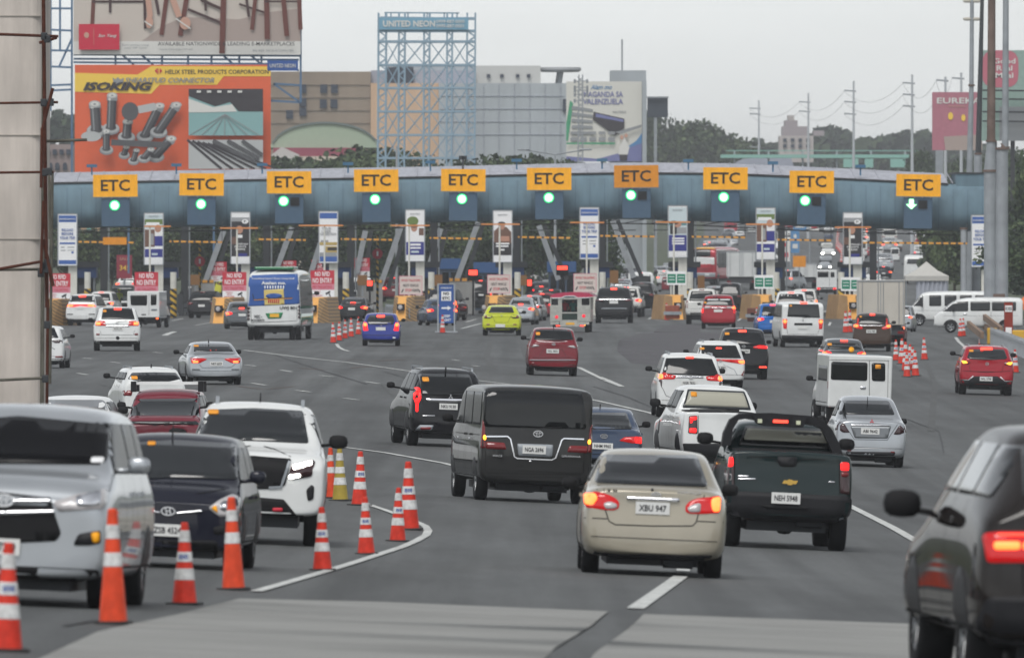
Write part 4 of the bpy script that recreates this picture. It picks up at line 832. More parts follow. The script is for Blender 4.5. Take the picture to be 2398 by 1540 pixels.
C = vehicle('black SUV partly behind the middle stop here sign', 'suv', 2, 1335, 815, 165, 1.80, 588, BLACK, yaw=3, gen=True, lod=1, style='v')
C = vehicle('silver sedan with lit lamps right behind the lime yellow sedan', 'sedan', 2, 1622, 918, 212, 1.70, 715, SILVER, yaw=-5, gen=True, lod=1, win='g2')
C = vehicle('silver hatchback tucked behind the silver sedan near the lime yellow one', 'hatch', 2, 1690, 890, 180, 1.70, 699, SILVER, yaw=-7, gen=True, lod=1)
C = vehicle('dark red hatchback with lit right lamp, left of the jeepney', 'hatch', 2, 1782, 876, 178, 1.70, 684, MAROON, yaw=-6, gen=True, lod=1)
C = vehicle('black sedan above the dark red hatchback, only roof and one lamp showing', 'hatch', 2, 1850, 820, 165, 1.72, 656, BLACK, yaw=-5, gen=True, lod=1)
C = vehicle('silver SUV turning right beyond the booths above the jeepney', 'suv', 2, 1842, 685, 155, 1.82, 530, SILVER, yaw=-24, gen=True, lod=1, lit=0)
C = vehicle('dark grey SUV beside the turning silver SUV beyond the booths', 'suv', 2, 1725, 692, 110, 1.75, 534, NIGHT, yaw=-4, gen=True, lod=1, lit=0)
C = vehicle('bright blue small SUV with pale roof left of the white passenger van', 'hatch', 3, 1775, 1400, 318, 1.70, 1062, SKY_B, yaw=3, gen=True, lod=1, deck=1.1)
C = vehicle('white SUV whose roof shows just above the white passenger van', 'suv', 3, 1958, 1290, 365, 1.86, 934, WHITE, yaw=-2, gen=True, lod=1, style='v', rails=True)
C = vehicle('silver white SUV with bright vertical right lamp behind the white SUV', 'suv', 3, 2090, 1215, 290, 1.85, 912, PEARL, yaw=-4, gen=True, lod=1, style='v')
C = vehicle('black SUV hidden behind the red people carrier', 'suv', 3, 1330, 1165, 250, 1.85, 850, BLACK, yaw=-5, gen=True, lod=1, lit=0)
C = vehicle('silver estate car with roof bars between the white off-roader and the black SUV', 'suv', 3, 1170, 1130, 220, 1.78, 885, SILVER, yaw=-3, gen=True, lod=1, rails=True, lit=0)
C = vehicle('brown people carrier with L-shaped red lamps in front of the beige box truck', 'mpv', 4, 745, 1552, 400, 1.73, 1158, BROWN, yaw=-1.5, deck=1.15, gen=False, lod=0, feats=[
    ('rear_window', 'g', [(622, 1180), (884, 1180), (908, 1275), (602, 1272)], {}), ('high_brake_light', 'brk', rect(722, 775, 1167, 1186), {}), ('tail_light', 'lo', [(596, 1212), (612, 1212), (610, 1288), (655, 1306), (640, 1326), (555, 1312), (556, 1285), (590, 1270)], dict(m=1, sub=[('bulb', 'hot', ell(582, 1290, 24, 14, 10))])),
    ('trim_strip', 'chr', rect(622, 870, 1284, 1290), {}), ('plate', PLT, [(737, 1345)], dict(t='NHZ 7880', w=.44)), ('rear_bumper_trim', 'pla', rect(570, 925, 1470, 1505), {}), ('sticker', 'stk', rect(618, 642, 1190, 1206), dict(off=.02))])
C = vehicle('dark maroon SUV peeking out right of the brown people carrier', 'suv', 4, 935, 1488, 295, 1.80, 1160, MAROON, yaw=-4, gen=True, lod=1)
C = vehicle('silver hatchback between the box truck and the white minibus', 'hatch', 4, 1062, 1352, 200, 1.70, 1082, SILVER, yaw=-8, gen=True, lod=1)
C = vehicle('red crossover with amber lit lamps beside the guardrail on the right', 'suv', 10, 826, 1592, 602, 1.81, 1048, REDP, L=4.3, yaw=.5, deck=1.2, gen=False, lod=0, rails=True, feats=[
    ('rear_window', 'g2', [(618, 1178), (656, 1092), (1028, 1092), (1058, 1182), (1038, 1200), (828, 1205), (640, 1195)], {}), ('high_brake_light', 'brk', rect(768, 902, 1078, 1101), dict(off=.03)), ('tail_light', 'lo', [(552, 1212), (602, 1208), (655, 1222), (640, 1250), (572, 1252)], dict(m=1, sub=[('bulb', 'amb', [(560, 1216), (606, 1216), (626, 1238), (576, 1246)])])),
    ('plate', PLT, [(825, 1412)], dict(t='NAL 3798', w=.42)), ('rear_bumper_trim', 'pla', [(520, 1424), (560, 1420), (640, 1425), (700, 1382), (950, 1384), (1010, 1430), (1128, 1434), (1115, 1510), (535, 1502)], {}), ('trim_strip', 'chr', [(552, 1420), (632, 1424), (684, 1380)], dict(line=.03, m=1, off=.02)), ('sticker', 'stk', rect(643, 692, 1097, 1120), dict(off=.02)),
    ('tailgate_gap', 'seam', [(640, 1265), (655, 1330), (1000, 1334), (1015, 1270)], dict(line=.012)), ('bumper_crease', 'seam', [(560, 1322), (826, 1340), (1095, 1326)], dict(line=.012))])
logo(C, 'disc', 0, 1.04, .07)
# cars facing the camera
C = vehicle('silver people carrier facing the camera at the bottom left behind the tall cones', 'mpv', 5, 22, 1245, 1170, 1.83, 140, SILVER, L=4.7, yaw=-3.2, deck=1.12, front=True, lod=0, grp=G2, mir=SILVER, zh=1.13, feats=[
    ('windshield', 'gb', [(-478, 262), (22, 215), (522, 262), (540, 455), (510, 478), (22, 472), (-466, 478), (-496, 455)], dict(r=.05)),
    ('headlight', 'clr', [(310, 682), (450, 640), (590, 610), (592, 700), (575, 720), (340, 732)], dict(m=1, sub=[('lens', 'chr', [(430, 655), (560, 625), (565, 700), (440, 705)])])),
    ('grille', 'blk', [(-280, 660), (22, 628), (302, 662), (320, 740), (358, 850), (330, 892), (22, 905), (-286, 892), (-314, 850), (-276, 740)], dict(off=.008)),
    ('grille_bar', 'chr', [(90, 664), (300, 662), (304, 686), (90, 690)], m_(off=.02)), ('grille_bar', 'chr', [(22, 728), (320, 722), (326, 742), (22, 750)], m_(off=.02)), ('plate', PLT, [(10, 920)], dict(t='NBG 7370', side='front', w=.39)),
    ('fog_surround', 'pla', [(420, 915), (450, 852), (570, 832), (570, 905), (510, 915)], dict(m=1, sub=[('indicator', 'org', [(515, 846), (565, 840), (560, 898), (530, 903)])])), ('lower_grille', 'blk', [(-520, 1040), (22, 1020), (560, 1045), (540, 1100), (-500, 1100)], {}),
    ('sticker', 'wht', rect(455, 525, 445, 475), dict(off=.02))])
logo(C, 'oval', 0, .90, .085, 'front')
for yy in (-.5, .55): C.drape(rect(yy, yy+.2, 1.0, 1.04), CHR, 'door_handle', 'right', off=.03, step=.1); 
for sd in ('left', 'right'): C.line([(.1, .35), (.1, 1.05)], .01, SEAM, 'door_gap', sd); C.line([(-1.05, .45), (-1.0, 1.05)], .01, SEAM, 'door_gap', sd)
C = vehicle('black hatchback facing the camera between the silver people carrier and the white pickup', 'hatch', 5, 915, 1045, 795, 1.70, 312, NIGHT, L=4.1, yaw=-2.4, deck=.98, front=True, lod=0, grp=G2, zh=.98, mir=NIGHT, feats=[
    ('windshield', 'g2', [(565, 565), (600, 372), (915, 352), (1245, 372), (1278, 565), (915, 556)], dict(r=.05)), ('headlight', 'clr', [(1145, 715), (1205, 672), (1268, 642), (1308, 660), (1300, 745), (1210, 765)], dict(m=1, sub=[('lens', 'chr', ell(1235, 705, 28, 26, 10)), ('indicator', 'org', [(1160, 715), (1190, 700), (1200, 745)])])),
    ('grille_bar', 'chr', [(972, 738), (1112, 726), (1112, 734), (974, 748)], m_(off=.02)), ('plate', PLT, [(925, 835)], dict(t='ZSB 4524', side='front')), ('lower_grille', 'blk', [(640, 885), (1190, 892), (1215, 955), (620, 945)], {}), ('sticker', 'stk', rect(770, 815, 362, 382), dict(off=.02)), ('fog_surround', 'blk', [(1170, 820), (1260, 800), (1265, 850), (1180, 860)], m_()),
    ('bonnet_gap', 'seam', [(1080, 640), (1225, 615)], dict(line=.008, m=1))])
logo(C, 'ovalh', 0, .67, .085, 'front'); antenna(C, .1, .45, .2)
C = vehicle('white pickup truck facing the camera with one bright headlamp and black grille', 'pickup', 5, 1380, 915, 775, 1.85, 142, WHITE, L=5.2, yaw=.6, deck=1.25, front=True, lod=0, grp=G2, zh=1.22, rails=False, feats=[
    ('windshield', 'g2', [(1080, 352), (1115, 190), (1382, 180), (1650, 195), (1684, 370), (1382, 356)], dict(r=.04)), ('sticker', 'stk', rect(1132, 1190, 190, 213), dict(off=.02)),
    ('headlight', 'smk', [(1572, 555), (1592, 485), (1700, 456), (1722, 466), (1702, 545), (1600, 562)], dict(m=1, sub=[('bulb', 'head', [(1595, 488), (1702, 462), (1706, 482), (1604, 510)]), ('bulb', 'head', [(1576, 536), (1640, 530), (1642, 548), (1580, 560)])])),
    ('grille', 'blk', [(1172, 444), (1380, 436), (1592, 452), (1560, 590), (1520, 612), (1240, 612), (1200, 585)], {}), ('grille_bar', GRM, [(1582, 465), (1536, 602), (1470, 606)], dict(line=.035, m=1, off=.02)), ('fog_surround', 'pla', [(1672, 618), (1700, 588), (1716, 600), (1712, 668), (1680, 678)], m_()),
    ('lower_grille', 'blk', [(1140, 662), (1380, 655), (1550, 668), (1622, 755), (1618, 805), (1140, 805), (1142, 755)], {}), ('tow_hook', 'red', rect(1490, 1545, 714, 735), m_(off=.02)), ('bonnet_gap', 'seam', [(1440, 385), (1500, 400), (1590, 440)], dict(line=.008, m=1))])
for sg in (-1, 1): MB().bar((sg*.56, -.9, 1.86), (sg*.56, .35, 1.88), .035).bar((sg*.56, .35, 1.78), (sg*.56, .33, 1.89), .045).build('roof_rail', GRM, C.root)
antenna(C, 0, .2, .12)
C = vehicle('faded red people carrier facing the camera with a white roof rack', 'mpv', 5, 890, 470, 435, 1.75, 76, PINKR, yaw=-2, deck=1.12, front=True, lod=1, grp=G2, feats=[('windshield', 'g2', [(700, 262), (712, 132), (1062, 128), (1088, 268)], {}), ('headlight', 'clr', [(960, 350), (1080, 335), (1085, 370), (970, 380)], m_()), ('grille', 'blk', rect(800, 980, 350, 385), {}), ('wiper', 'seam', [(760, 262), (850, 268), (930, 262)], dict(line=.02, off=.03)), ('wiper', 'seam', [(900, 268), (1000, 262), (1060, 268)], dict(line=.02, off=.03))])
b = MB()
for yy in (-.6, .45): b.box(-.72, .72, yy-.05, yy+.05, C.H+.10, C.H+.16)
o = b.build('roof_rack', WHP, C.root)
for yy in (-.6, .45):
    for sg in (-1, 1): MB().box(sg*.74-.06, sg*.74+.06, yy-.08, yy+.08, C.H-.06, C.H+.17).build('rack_foot', PLA, o)
C = vehicle('white car at the far left showing only its roof behind the silver people carrier', 'sedan', 0, 160, 1085, 215, 1.75, 924, WHITE, yaw=-3, front=True, lod=1, grp=G2)
C = vehicle('white hatchback with small black rear window, above the faded red car', 'hatch', 1, 1145, 1655, 475, 1.75, 1232, WHITE, L=4.3, yaw=8, deck=1.18, rake=.5, gen=False, lod=0, rails=True, feats=[('rear_window', 'g', [(950, 1318), (985, 1274), (1145, 1270), (1310, 1274), (1340, 1318), (1250, 1335), (1040, 1335)], {}), ('sticker', 'stk', rect(975, 1020, 1298, 1322), dict(off=.02)), ('tail_light', 'lo', [(912, 1400), (980, 1400), (970, 1440), (915, 1440)], m_())])
antenna(C, 0, -1.2, fin=True)
# dark car at the right edge
C = vehicle('dark bronze crossover cut by the right edge, nearest car, with a glowing red lamp strip', 'suv', 9, 1400, 1725, 1420, 1.85, 390, NEARB, L=4.45, yaw=4.6, tf=.86, sgl='g2', zh=1.02, mir=BLK, mz=1.15, ms=1.3, deck=1.22, rake=.7, gen=False, lod=0, zb=.30, feats=[
    ('rear_window', 'g', [(965, 745), (1010, 470), (1840, 470), (1885, 745)], dict(r=.06)), ('tail_light', 'lo', [(770, 905), (830, 890), (2020, 890), (2080, 905), (2070, 1045), (780, 1045)], dict(off=.02, sub=[('bulb', 'hot', rect(812, 942, 940, 980)), ('bulb', 'hot', rect(955, 1110, 942, 982)), ('bulb', 'hot', rect(1740, 1895, 942, 982)), ('bulb', 'brk', rect(830, 2020, 900, 912))])),
    ('rear_bumper_trim', 'pla', [(715, 1475), (770, 1230), (800, 1210), (2050, 1210), (2080, 1230), (2135, 1475)], dict(off=.02)), ('tailgate_gap', 'seam', [(952, 1050), (960, 1200), (1890, 1200), (1898, 1050)], dict(line=.012)), ('plate', PLT, [(1425, 1140)], dict(t='')), ('reflector', 'lo', rect(770, 900, 1500, 1520), m_())])
C = vehicle('black car ahead of the dark bronze crossover, only its left mirror in view', 'sedan', 9, 1585, 1300, 1000, 1.75, 470, NIGHT, yaw=3, gen=True, lod=1, lit=0, zh=1.12)
# ================================================================ bus, jeepney, trucks
GREENP = paint('bus_green', (.02, .16, .07)); CREAMP = paint('beige', (.46, .43, .37)); TRUCKW = mat('truck_box_white', (.56, .57, .56), .5, var=.08, vs=1.2); BEIGE = mat('truck_box_beige', (.47, .44, .39), .55, var=.1, vs=1)
YEL = mat('ad_yellow', (.62, .48, .16), .5)
C = vehicle('white and green bus with blue advertisement across its back', 'bus', 12, 618, 1445, 985, 2.5, 165, WHITE, yaw=-2.4, gen=False, lod=0, zb=.55, bul=.02, mir=PLA, cat='bus', feats=[
    ('advertisement', BLU, [(135, 285), (580, 262), (1040, 250), (1085, 520), (1108, 790), (620, 815), (138, 835)], dict(r=.04)),
    ('plate_surround', mat('board_green', (.02, .20, .08), .5), [(470, 962), (790, 946), (750, 1050), (520, 1058)], dict(off=.02)), ('plate', PLTY, [(635, 1000)], dict(t='', w=.42, h=.16)),
    ('panel_gap', 'seam', [(205, 850), (212, 1130), (620, 1116), (1042, 1098), (1045, 830)], dict(line=.02)),
    ('wiper_rail', 'seam', [(240, 612), (262, 716), (620, 690), (960, 680)], dict(line=.03, off=.03)), ('handle_rail', 'org', [(262, 720), (960, 690)], dict(line=.02, off=.04)),
    ('rear_skirt', 'blk', [(200, 1240), (1150, 1215), (1150, 1300), (200, 1310)], {})])
bus = C; k = 2.5/985
def bt(s_, x, y, w_, h, m, **kk):
    u, v = (x-618)*k, (1445-y)*k; hp, n_, _ = bus.hit(u, v, 'rear'); return text(s_, (u, hp.y-.03, v), w_*k, h*k, m, bus.root, **kk)
ad = [c for c in C.root.children if c.name.startswith('advertisement')][0]
C.drape(rnd([(x_, y_) for x_, y_ in [((440-618)*k, (1445-540)*k), ((800-618)*k, (1445-520)*k), ((815-618)*k, (1445-800)*k), ((455-618)*k, (1445-815)*k)]], .02), YEL, 'product_panel', off=.02, parent=ad)
C.drape(ell((625-618)*k, (1445-650)*k, 150*k, 50*k, 20), BLU, 'product_badge', off=.03, parent=ad)
for i in range(8): C.drape(rect((450+i*48-618)*k, (472+i*48-618)*k, (1445-520)*k, (1445-465)*k), WHT, 'ad_figure', off=.02, parent=ad)
for i in range(6): C.drape(rect((520+i*36-618)*k, (542+i*36-618)*k, (1445-780)*k, (1445-705)*k), RED, 'ad_figure', off=.032, parent=ad)
bt('Asahan mo.', 620, 412, 440, 62, WHT, name='ad_lettering', bold=.03); bt('UWJ 801', 882, 868, 300, 68, BLT, bold=.02); bt('VGC -', 335, 1018, 145, 55, BLT, bold=.02); bt('MONUMENTO', 335, 1085, 235, 38, BLT, bold=.01)
bt('Kumakaing hapon? Gusto mong tipid?', 610, 335, 770, 38, WHT, name='ad_lettering'); 
for sx_ in (160, 1088):
    for i in range(4):
        C.drape(ell((sx_-618)*k, (1445-(838+(i*64))-(30 if sx_ < 600 else -0)*1)*k, .075, .075, 12), L_SMK, 'tail_light', off=.03, step=.1)
C.line([(-5.2, 1.5), (5, 1.5)], .12, GREENP, 'side_stripe', 'right'); C.drape(rect(-5.3, 5.0, .62, 1.2), GREENP, 'side_panel', 'right', step=.4); C.drape(rect(-5.0, 4.8, 1.75, 2.75), GLS2, 'side_window', 'right', step=.4)
MB().box(-.9, .9, -5.2, -1.5, C.H-.02, C.H+.12).build('roof_pod', GREENP, C.root, bevel=.05)
# jeepney
def jeepney():
    k = 2.0/1100; cx, yg = 1190, 1462; P = gp(*zc(11, cx, yg)); sc = 1100/7/DS/(2.0*F/P.y)
    root = thing('jeepney', 'stainless steel jeepney with red roof and round red lamps in the middle of the plaza', 'jeepney', (0, 0, 0), 0, G1)
    S = mat('stainless_steel', (.55, .54, .50), .28, .85, var=.15, vs=5); u = lambda x: (x-cx)*k; v = lambda y: (yg-y)*k; L = 5.6; b = MB()
    y0 = -L/2; H0 = v(490)
    b.box(u(640), u(960), y0, y0+.06, v(1150), v(700)).box(u(1390), u(1740), y0, y0+.06, v(1150), v(700))
    b.box(u(640), u(660), y0+.003, y0+.08, v(700), H0).box(u(850), u(960), y0+.003, y0+.08, v(700), H0).box(u(1390), u(1510), y0+.003, y0+.08, v(700), H0).box(u(1730), u(1745), y0+.003, y0+.08, v(700), H0)
    b.box(u(960), u(1390), y0+.003, y0+.05, v(540), H0).box(u(960), u(1390), y0, y0+.05, v(930), v(895)).box(u(900), u(1440), y0, y0+.05, v(1290), v(1110))
    for x0, x1 in ((640, 900), (1430, 1740)):
        for yy in (745, 800, 865, 895): b.box(u(x0+10), u(x1-10), y0-.03, y0, v(yy+14), v(yy))
        b.box(u(x0), u(x1-20), y0-.06, y0+.02, v(1240), v(1165))
    for sg in (-1, 1):
        b.box(sg*1.0-.03, sg*1.0+.03, y0+.081, 1.2, .55, 1.15); 
        for i in range(6): b.box(sg*1.0-.032, sg*1.0+.032, y0+.1+i*.75, y0+.18+i*.75, 1.15, H0)
    b.box(-.55, .55, 1.2, 2.7, .6, 1.2).box(-.85, .85, 2.0, 2.5, .5, .85)
    b.build('body', S, root)
    MB().box(-.93, .93, y0+.4, 1.1, .5, .6).box(-.95, .95, 1.1, 1.15, .5, H0-.02).build('floor', DKM, root)
    MB().box(u(970), u(1380), y0+.02, y0+.04, v(1100), v(935)).build('step_door', mat('door_dark_green', (.02, .035, .03), .4), root)
    rp_ = [(640, 470), (680, 400), (800, 368), (1000, 345), (1250, 335), (1500, 338), (1680, 358), (1800, 405), (1870, 455), (1740, 470), (1500, 480), (1400, 480), (1340, 440), (1300, 425), (1060, 430), (1000, 455), (930, 480), (700, 485)]
    MB().xz([(u(a), v(c)) for a, c in rp_], y0-.12, 1.9).build('roof', mat('roof_red', (.42, .03, .08), .35, coat=.6), root)
    tr = [(640, 470), (700, 485), (930, 480), (1000, 455), (1060, 430), (1300, 425), (1340, 440), (1400, 480), (1740, 470), (1740, 500), (1400, 512), (1330, 470), (1290, 455), (1070, 458), (1010, 485), (940, 510), (700, 520)]
    MB().xz([(u(a), v(c)) for a, c in tr], y0-.15, y0-.10).build('roof_trim', CHR, root)
    for a in ((1500, 1730, 490, 680), (662, 850, 510, 690)): MB().box(u(a[0]), u(a[1]), y0+.05, y0+.07, v(a[3]), v(a[2])).build('rear_window', GLS, root)
    for x, y, r_ in ((812, 1030, .09), (1570, 1000, .09)): MB().lathe([(0, -.05), (r_*.7, -.04), (r_, 0)], (u(x), y0-.01, v(y)), 14, ax='y').build('tail_light', mat('lamp_red_soft', (.6, .02, .04), .3, em=.5, emc=(1, .03, .05)), root)
    for x in (845, 1520): MB().box(u(x-55), u(x+55), y0-.08, y0-.02, v(1290), v(1260)).build('brake_light', BRK, root)
    MB().box(u(1592), u(1612), y0-.08, y0-.03, v(1275), v(1245)).build('indicator', AMB, root)
    MB().box(u(1070), u(1310), y0-.03, y0-.005, v(1245), v(1185)).build('license_plate', PLTY, root)
    for x in (-.82, .82):
        wheel(root, x, y0+1.1, .36, .22, False); wheel(root, x, L/2-.9, .36, .22, False)
    root.scale = (sc,)*3; root.rotation_euler = (0, 0, R(-2.5)); root.location = P+Vector((0, (L/2-.9)*sc, 0)); return root, k, cx, yg, y0, sc
JP = jeepney()
def box_truck(lab, z, cx, yg, w_, W, top, m, yaw=0, L=6.5, name='box_truck', bands=1, cab=True, Yfix=None, lit=False):
    k_ = 1 if z == 0 else 1/(ZR[z][2]*DS); P = gp(*zc(z, cx, yg)); s = F/P.y; sc = w_*k_/(W*s); H = (yg-top)/w_*W
    root = thing(name, lab, 'truck', (0, 0, 0), 0, G1); y0 = -L/2; zb_ = .95
    me = bevel_box(-W/2, W/2, y0, y0+L*.72, zb_, H, .03); o = child_mesh('cargo_box', me, root); me.materials.append(m)
    b = MB()
    for x in (-W/2+.05, -.012, W/2-.07): b.box(x, x+.025, y0-.02, y0-.001, zb_+.06, H-.05)
    for x in (-W/2+.25, W/2-.25, -.12, .12): b.tube((x, y0-.035, zb_+.05), (x, y0-.035, H-.06), .013, 6)
    b.box(-W/2+.02, W/2-.02, y0-.03, y0-.001, H-.06, H-.01); b.build('door_bars', GRM, o)
    MB().box(-W*.42, W*.42, y0+.2, L/2-.6, .55, zb_-.005).box(-W*.48, W*.48, y0+.02, y0+.12, .5, .72).build('chassis', DKM, root)
    for sg in (-1, 1): MB().box(sg*W*.42-.14, sg*W*.42+.14, y0-.01, y0+.015, .56, .68).build('tail_light', L_ON if lit else L_OFF, root)
    if cab:
        me = cage([(L*.74-L/2, .6, 1.3, 2.0, .92, .86), (L*.76-L/2, .55, 1.3, 2.1, .92, .86), (L*.9-L/2, .55, 1.3, 2.1, .92, .84), (L-.05-L/2, .5, 1.2, 1.5, .92, .84), (L-L/2, .5, 1.0, 1.2, .9, .8)], W, bw=.98, lvl=1)
        me.materials.append(WHITE); me.materials.append(PLA); child_mesh('cab', me, root)
    for x in (-W*.38, W*.38):
        wheel(root, x, y0+1.3, .42, .4, False); wheel(root, x, L/2-1.0, .42, .25, False)
    root.scale = (sc,)*3; root.rotation_euler = (0, 0, R(yaw)); q = Matrix.Rotation(R(yaw), 3, 'Z'); root.location = P-q @ Vector((0, y0*sc, 0)); return root
box_truck('beige box truck with closed twin rear doors behind the brown people carrier', 4, 838, 1500, 492, 2.15, 822, BEIGE, yaw=-2)
box_truck('white box truck beside the red and white bus beyond the booths', 3, 1450, 925, 302, 2.1, 525, TRUCKW, yaw=-1)
box_truck('small white box truck with rusty edges beyond the ninth lane banner', 3, 2112, 905, 228, 1.9, 652, TRUCKW, yaw=-1)
C = vehicle('small white box-bodied van with two red lamps right of the small box truck', 'box', 4, 282, 978, 210, 1.70, 716, WHITE, yaw=-1, gen=False, lod=1, feats=[('rear_window', 'g', rect(188, 300, 732, 792), {}), ('rear_window', 'g', rect(322, 362, 738, 792), {}), ('rear_bumper', 'pla', rect(185, 380, 895, 945), {}), ('tail_light', 'lon', rect(185, 215, 900, 915), m_()), ('door_gap', 'seam', [(310, 728), (310, 890)], dict(line=.02))])
C = vehicle('red and white long-distance bus with yellow roof edge beyond the booths', 'bus', 3, 1060, 872, 285, 2.5, 480, REDP, yaw=-13, gen=False, lod=1, zb=.5, feats=[
    ('upper_band', WHITE, [(925, 580), (1180, 590), (1180, 662), (925, 665)], dict(off=.01)), ('rear_window', 'g', [(932, 505), (1135, 505), (1140, 578), (930, 585)], dict(off=.02)), ('roof_edge', mat('bus_yellow', (.75, .45, .03), .4), [(925, 482), (1190, 485), (1190, 500), (925, 500)], dict(off=.015)), ('lower_panel', GRM, rect(935, 1190, 745, 830), dict(off=.01)), ('plate', PLT, [(1105, 765)], dict(t='', w=.4))])
text('RABBIT', (.0, -5.72, 1.72), 1.6, .34, RED, C.root, 'bus_lettering', bold=.03)
C.drape(rect(-5.2, 5.0, 1.75, 2.9), GLS, 'side_window', 'right', step=.4); C.drape(rect(-5.2, 5.0, 2.95, 3.2), WHITE, 'side_panel', 'right', step=.4)
C = vehicle('white hatchback turning right just beyond the booths beside the small box truck', 'hatch', 3, 1905, 915, 150, 1.70, 715, SILVER, yaw=-28, gen=True, lod=1)
# tow truck
C = vehicle('yellow tow truck with a flashing amber light bar beyond the left booths', 'pickup', 1, 1562, 720, 150, 1.95, 560, mat('paint_tow_yellow', (.62, .60, .05), .35, coat=.6), yaw=0, gen=True, lod=1, lit=0, name='tow_truck', cat='tow truck', deck=1.5)
lb = MB().box(-.62, .62, -.5, -.25, C.H-.02, C.H+.12).build('light_bar', GRM, C.root)
for x in (-.34, .34): MB().blob((x, -.42, C.H+.07), (.5, .26, .15)).build('beacon', AMB, lb)
C = vehicle('white pickup truck beyond the leftmost booths, above the white sedan', 'pickup', 1, 930, 690, 150, 1.85, 558, WHITE, yaw=-3, gen=True, lod=1)
C = vehicle('grey utility van behind the white sedan at the leftmost lanes', 'box', 1, 905, 810, 165, 1.75, 628, GREYP, yaw=-3, gen=False, lod=1, feats=[('rear_window', 'g2', rect(828, 982, 645, 708), {}), ('rear_bumper', WHITE, rect(835, 980, 745, 760), {})])
# far traffic, mid distance left of the right-hand lanes
D2 = 'distant traffic beyond the toll plaza'
for lab, kd, z, cx, yg, w_, top, pm, fr, lt in (
    ('dark SUV beyond the booths, right of the last stop here sign', 'suv', 3, 290, 850, 260, 716, NIGHT, 0, 0), ('pinkish silver hatchback just beyond the amber sign board', 'hatch', 3, 190, 860, 165, 748, SILVER, 0, 0),
    ('small white sedan beyond the booths left of the white SUV', 'sedan', 3, 498, 850, 118, 748, WHITE, 1, 0), ('white SUV with one red lamp lit beyond the eighth banner', 'suv', 3, 655, 880, 150, 722, WHITE, 0, 1),
    ('silver SUV further up beyond the eighth banner', 'suv', 3, 628, 765, 150, 684, SILVER, 0, 0), ('little silver car just under the eighth banner, farthest of that group', 'hatch', 3, 690, 715, 90, 645, SILVER, 0, 0),
    ('maroon hatchback peeking out left of the eighth banner post', 'hatch', 3, 672, 930, 80, 790, MAROON, 0, 0),
    ('pale car on the far slope above the red and white bus', 'sedan', 3, 1125, 485, 125, 422, SILVER, 0, 1), ('pale car beside it on the far slope, right above the bus roof', 'hatch', 3, 1365, 465, 110, 415, SILVER, 0, 0),
    ('white van high on the far slope left of the ninth banner', 'suv', 3, 1430, 385, 110, 322, WHITE, 0, 0), ('white car touching the left edge of the ninth banner on the far slope', 'suv', 3, 1560, 345, 90, 280, WHITE, 0, 0),
    ('grey green oncoming car nearest the small box van roof', 'sedan', 13, 640, 835, 160, 730, SILVER, 1, 1), ('silver oncoming car second in the far left file', 'suv', 13, 650, 742, 160, 665, SILVER, 1, 0),
    ('white oncoming SUV with both headlights glaring', 'suv', 13, 680, 660, 170, 555, WHITE, 1, 1), ('green roofed white oncoming car right behind the one with glaring headlights', 'suv', 13, 665, 572, 150, 508, PEARL, 1, 0),
    ('grey oncoming car below the striped height bar', 'sedan', 13, 632, 520, 140, 462, GREYP, 1, 0), ('blue grey oncoming car above the striped height bar', 'sedan', 13, 690, 440, 120, 380, DBLUE, 1, 0), ('white oncoming van highest on the far slope', 'van', 13, 690, 370, 125, 300, WHITE, 1, 0),
    ('dark SUV with lit red lamps climbing right of the tenth banner', 'suv', 13, 1390, 940, 215, 782, NIGHT, 0, 1), ('white SUV ahead of the dark SUV on the climbing road', 'suv', 13, 1370, 790, 185, 676, WHITE, 0, 0),
    ('grey sedan ahead of the white SUV on the climbing road', 'sedan', 13, 1345, 712, 165, 622, GREYP, 0, 0), ('white van with rear door window in the middle file of the climb', 'van', 13, 1335, 640, 115, 540, WHITE, 0, 0),
    ('white minivan right file of the climb, left of the pale tanker', 'van', 13, 1540, 725, 115, 548, WHITE, 0, 0), ('small white car high in the middle file', 'suv', 13, 1440, 475, 110, 398, WHITE, 0, 0),
    ('dusty car high beside the tenth banner', 'suv', 13, 1165, 480, 120, 400, PEARL, 0, 0), ('dark red car with brake lamps beside the tenth banner', 'hatch', 13, 1222, 665, 105, 540, MAROON, 0, 1), ('grey car barely showing behind the tenth banner', 'hatch', 13, 1125, 600, 85, 515, GREYP, 0, 0),
    ('white pickup with roof rack over the beige box truck', 'suv', 13, 1265, 1010, 210, 905, WHITE, 0, 0), ('white van framed by the tenth banner post', 'van', 13, 1120, 900, 130, 755, WHITE, 0, 0),
    ('small dark car high on the far right slope', 'sedan', 13, 1200, 380, 90, 325, GREYP, 0, 0), ('second pale car in the far middle file', 'sedan', 13, 1420, 560, 100, 500, SILVER, 0, 0)):
    W_ = {'suv': 1.85, 'van': 1.9}.get(kd, 1.7)
    vehicle(lab, kd, z, cx, yg, w_, W_, top, pm, front=bool(fr), gen=not fr, lod=2, lit=lt, grp=D2, mir=False, rails=False, hb=bool(lt), feats=[] if not (fr and lt) else [('headlight', 'head', ell(cx+w_*.40, yg-(yg-top)*.40, w_*.10, w_*.06, 10), dict(m=1, off=.05))])
ORN = 'first second third fourth fifth sixth seventh eighth ninth tenth eleventh twelfth thirteenth fourteenth fifteenth sixteenth'.split()
rv = random.Random(3)
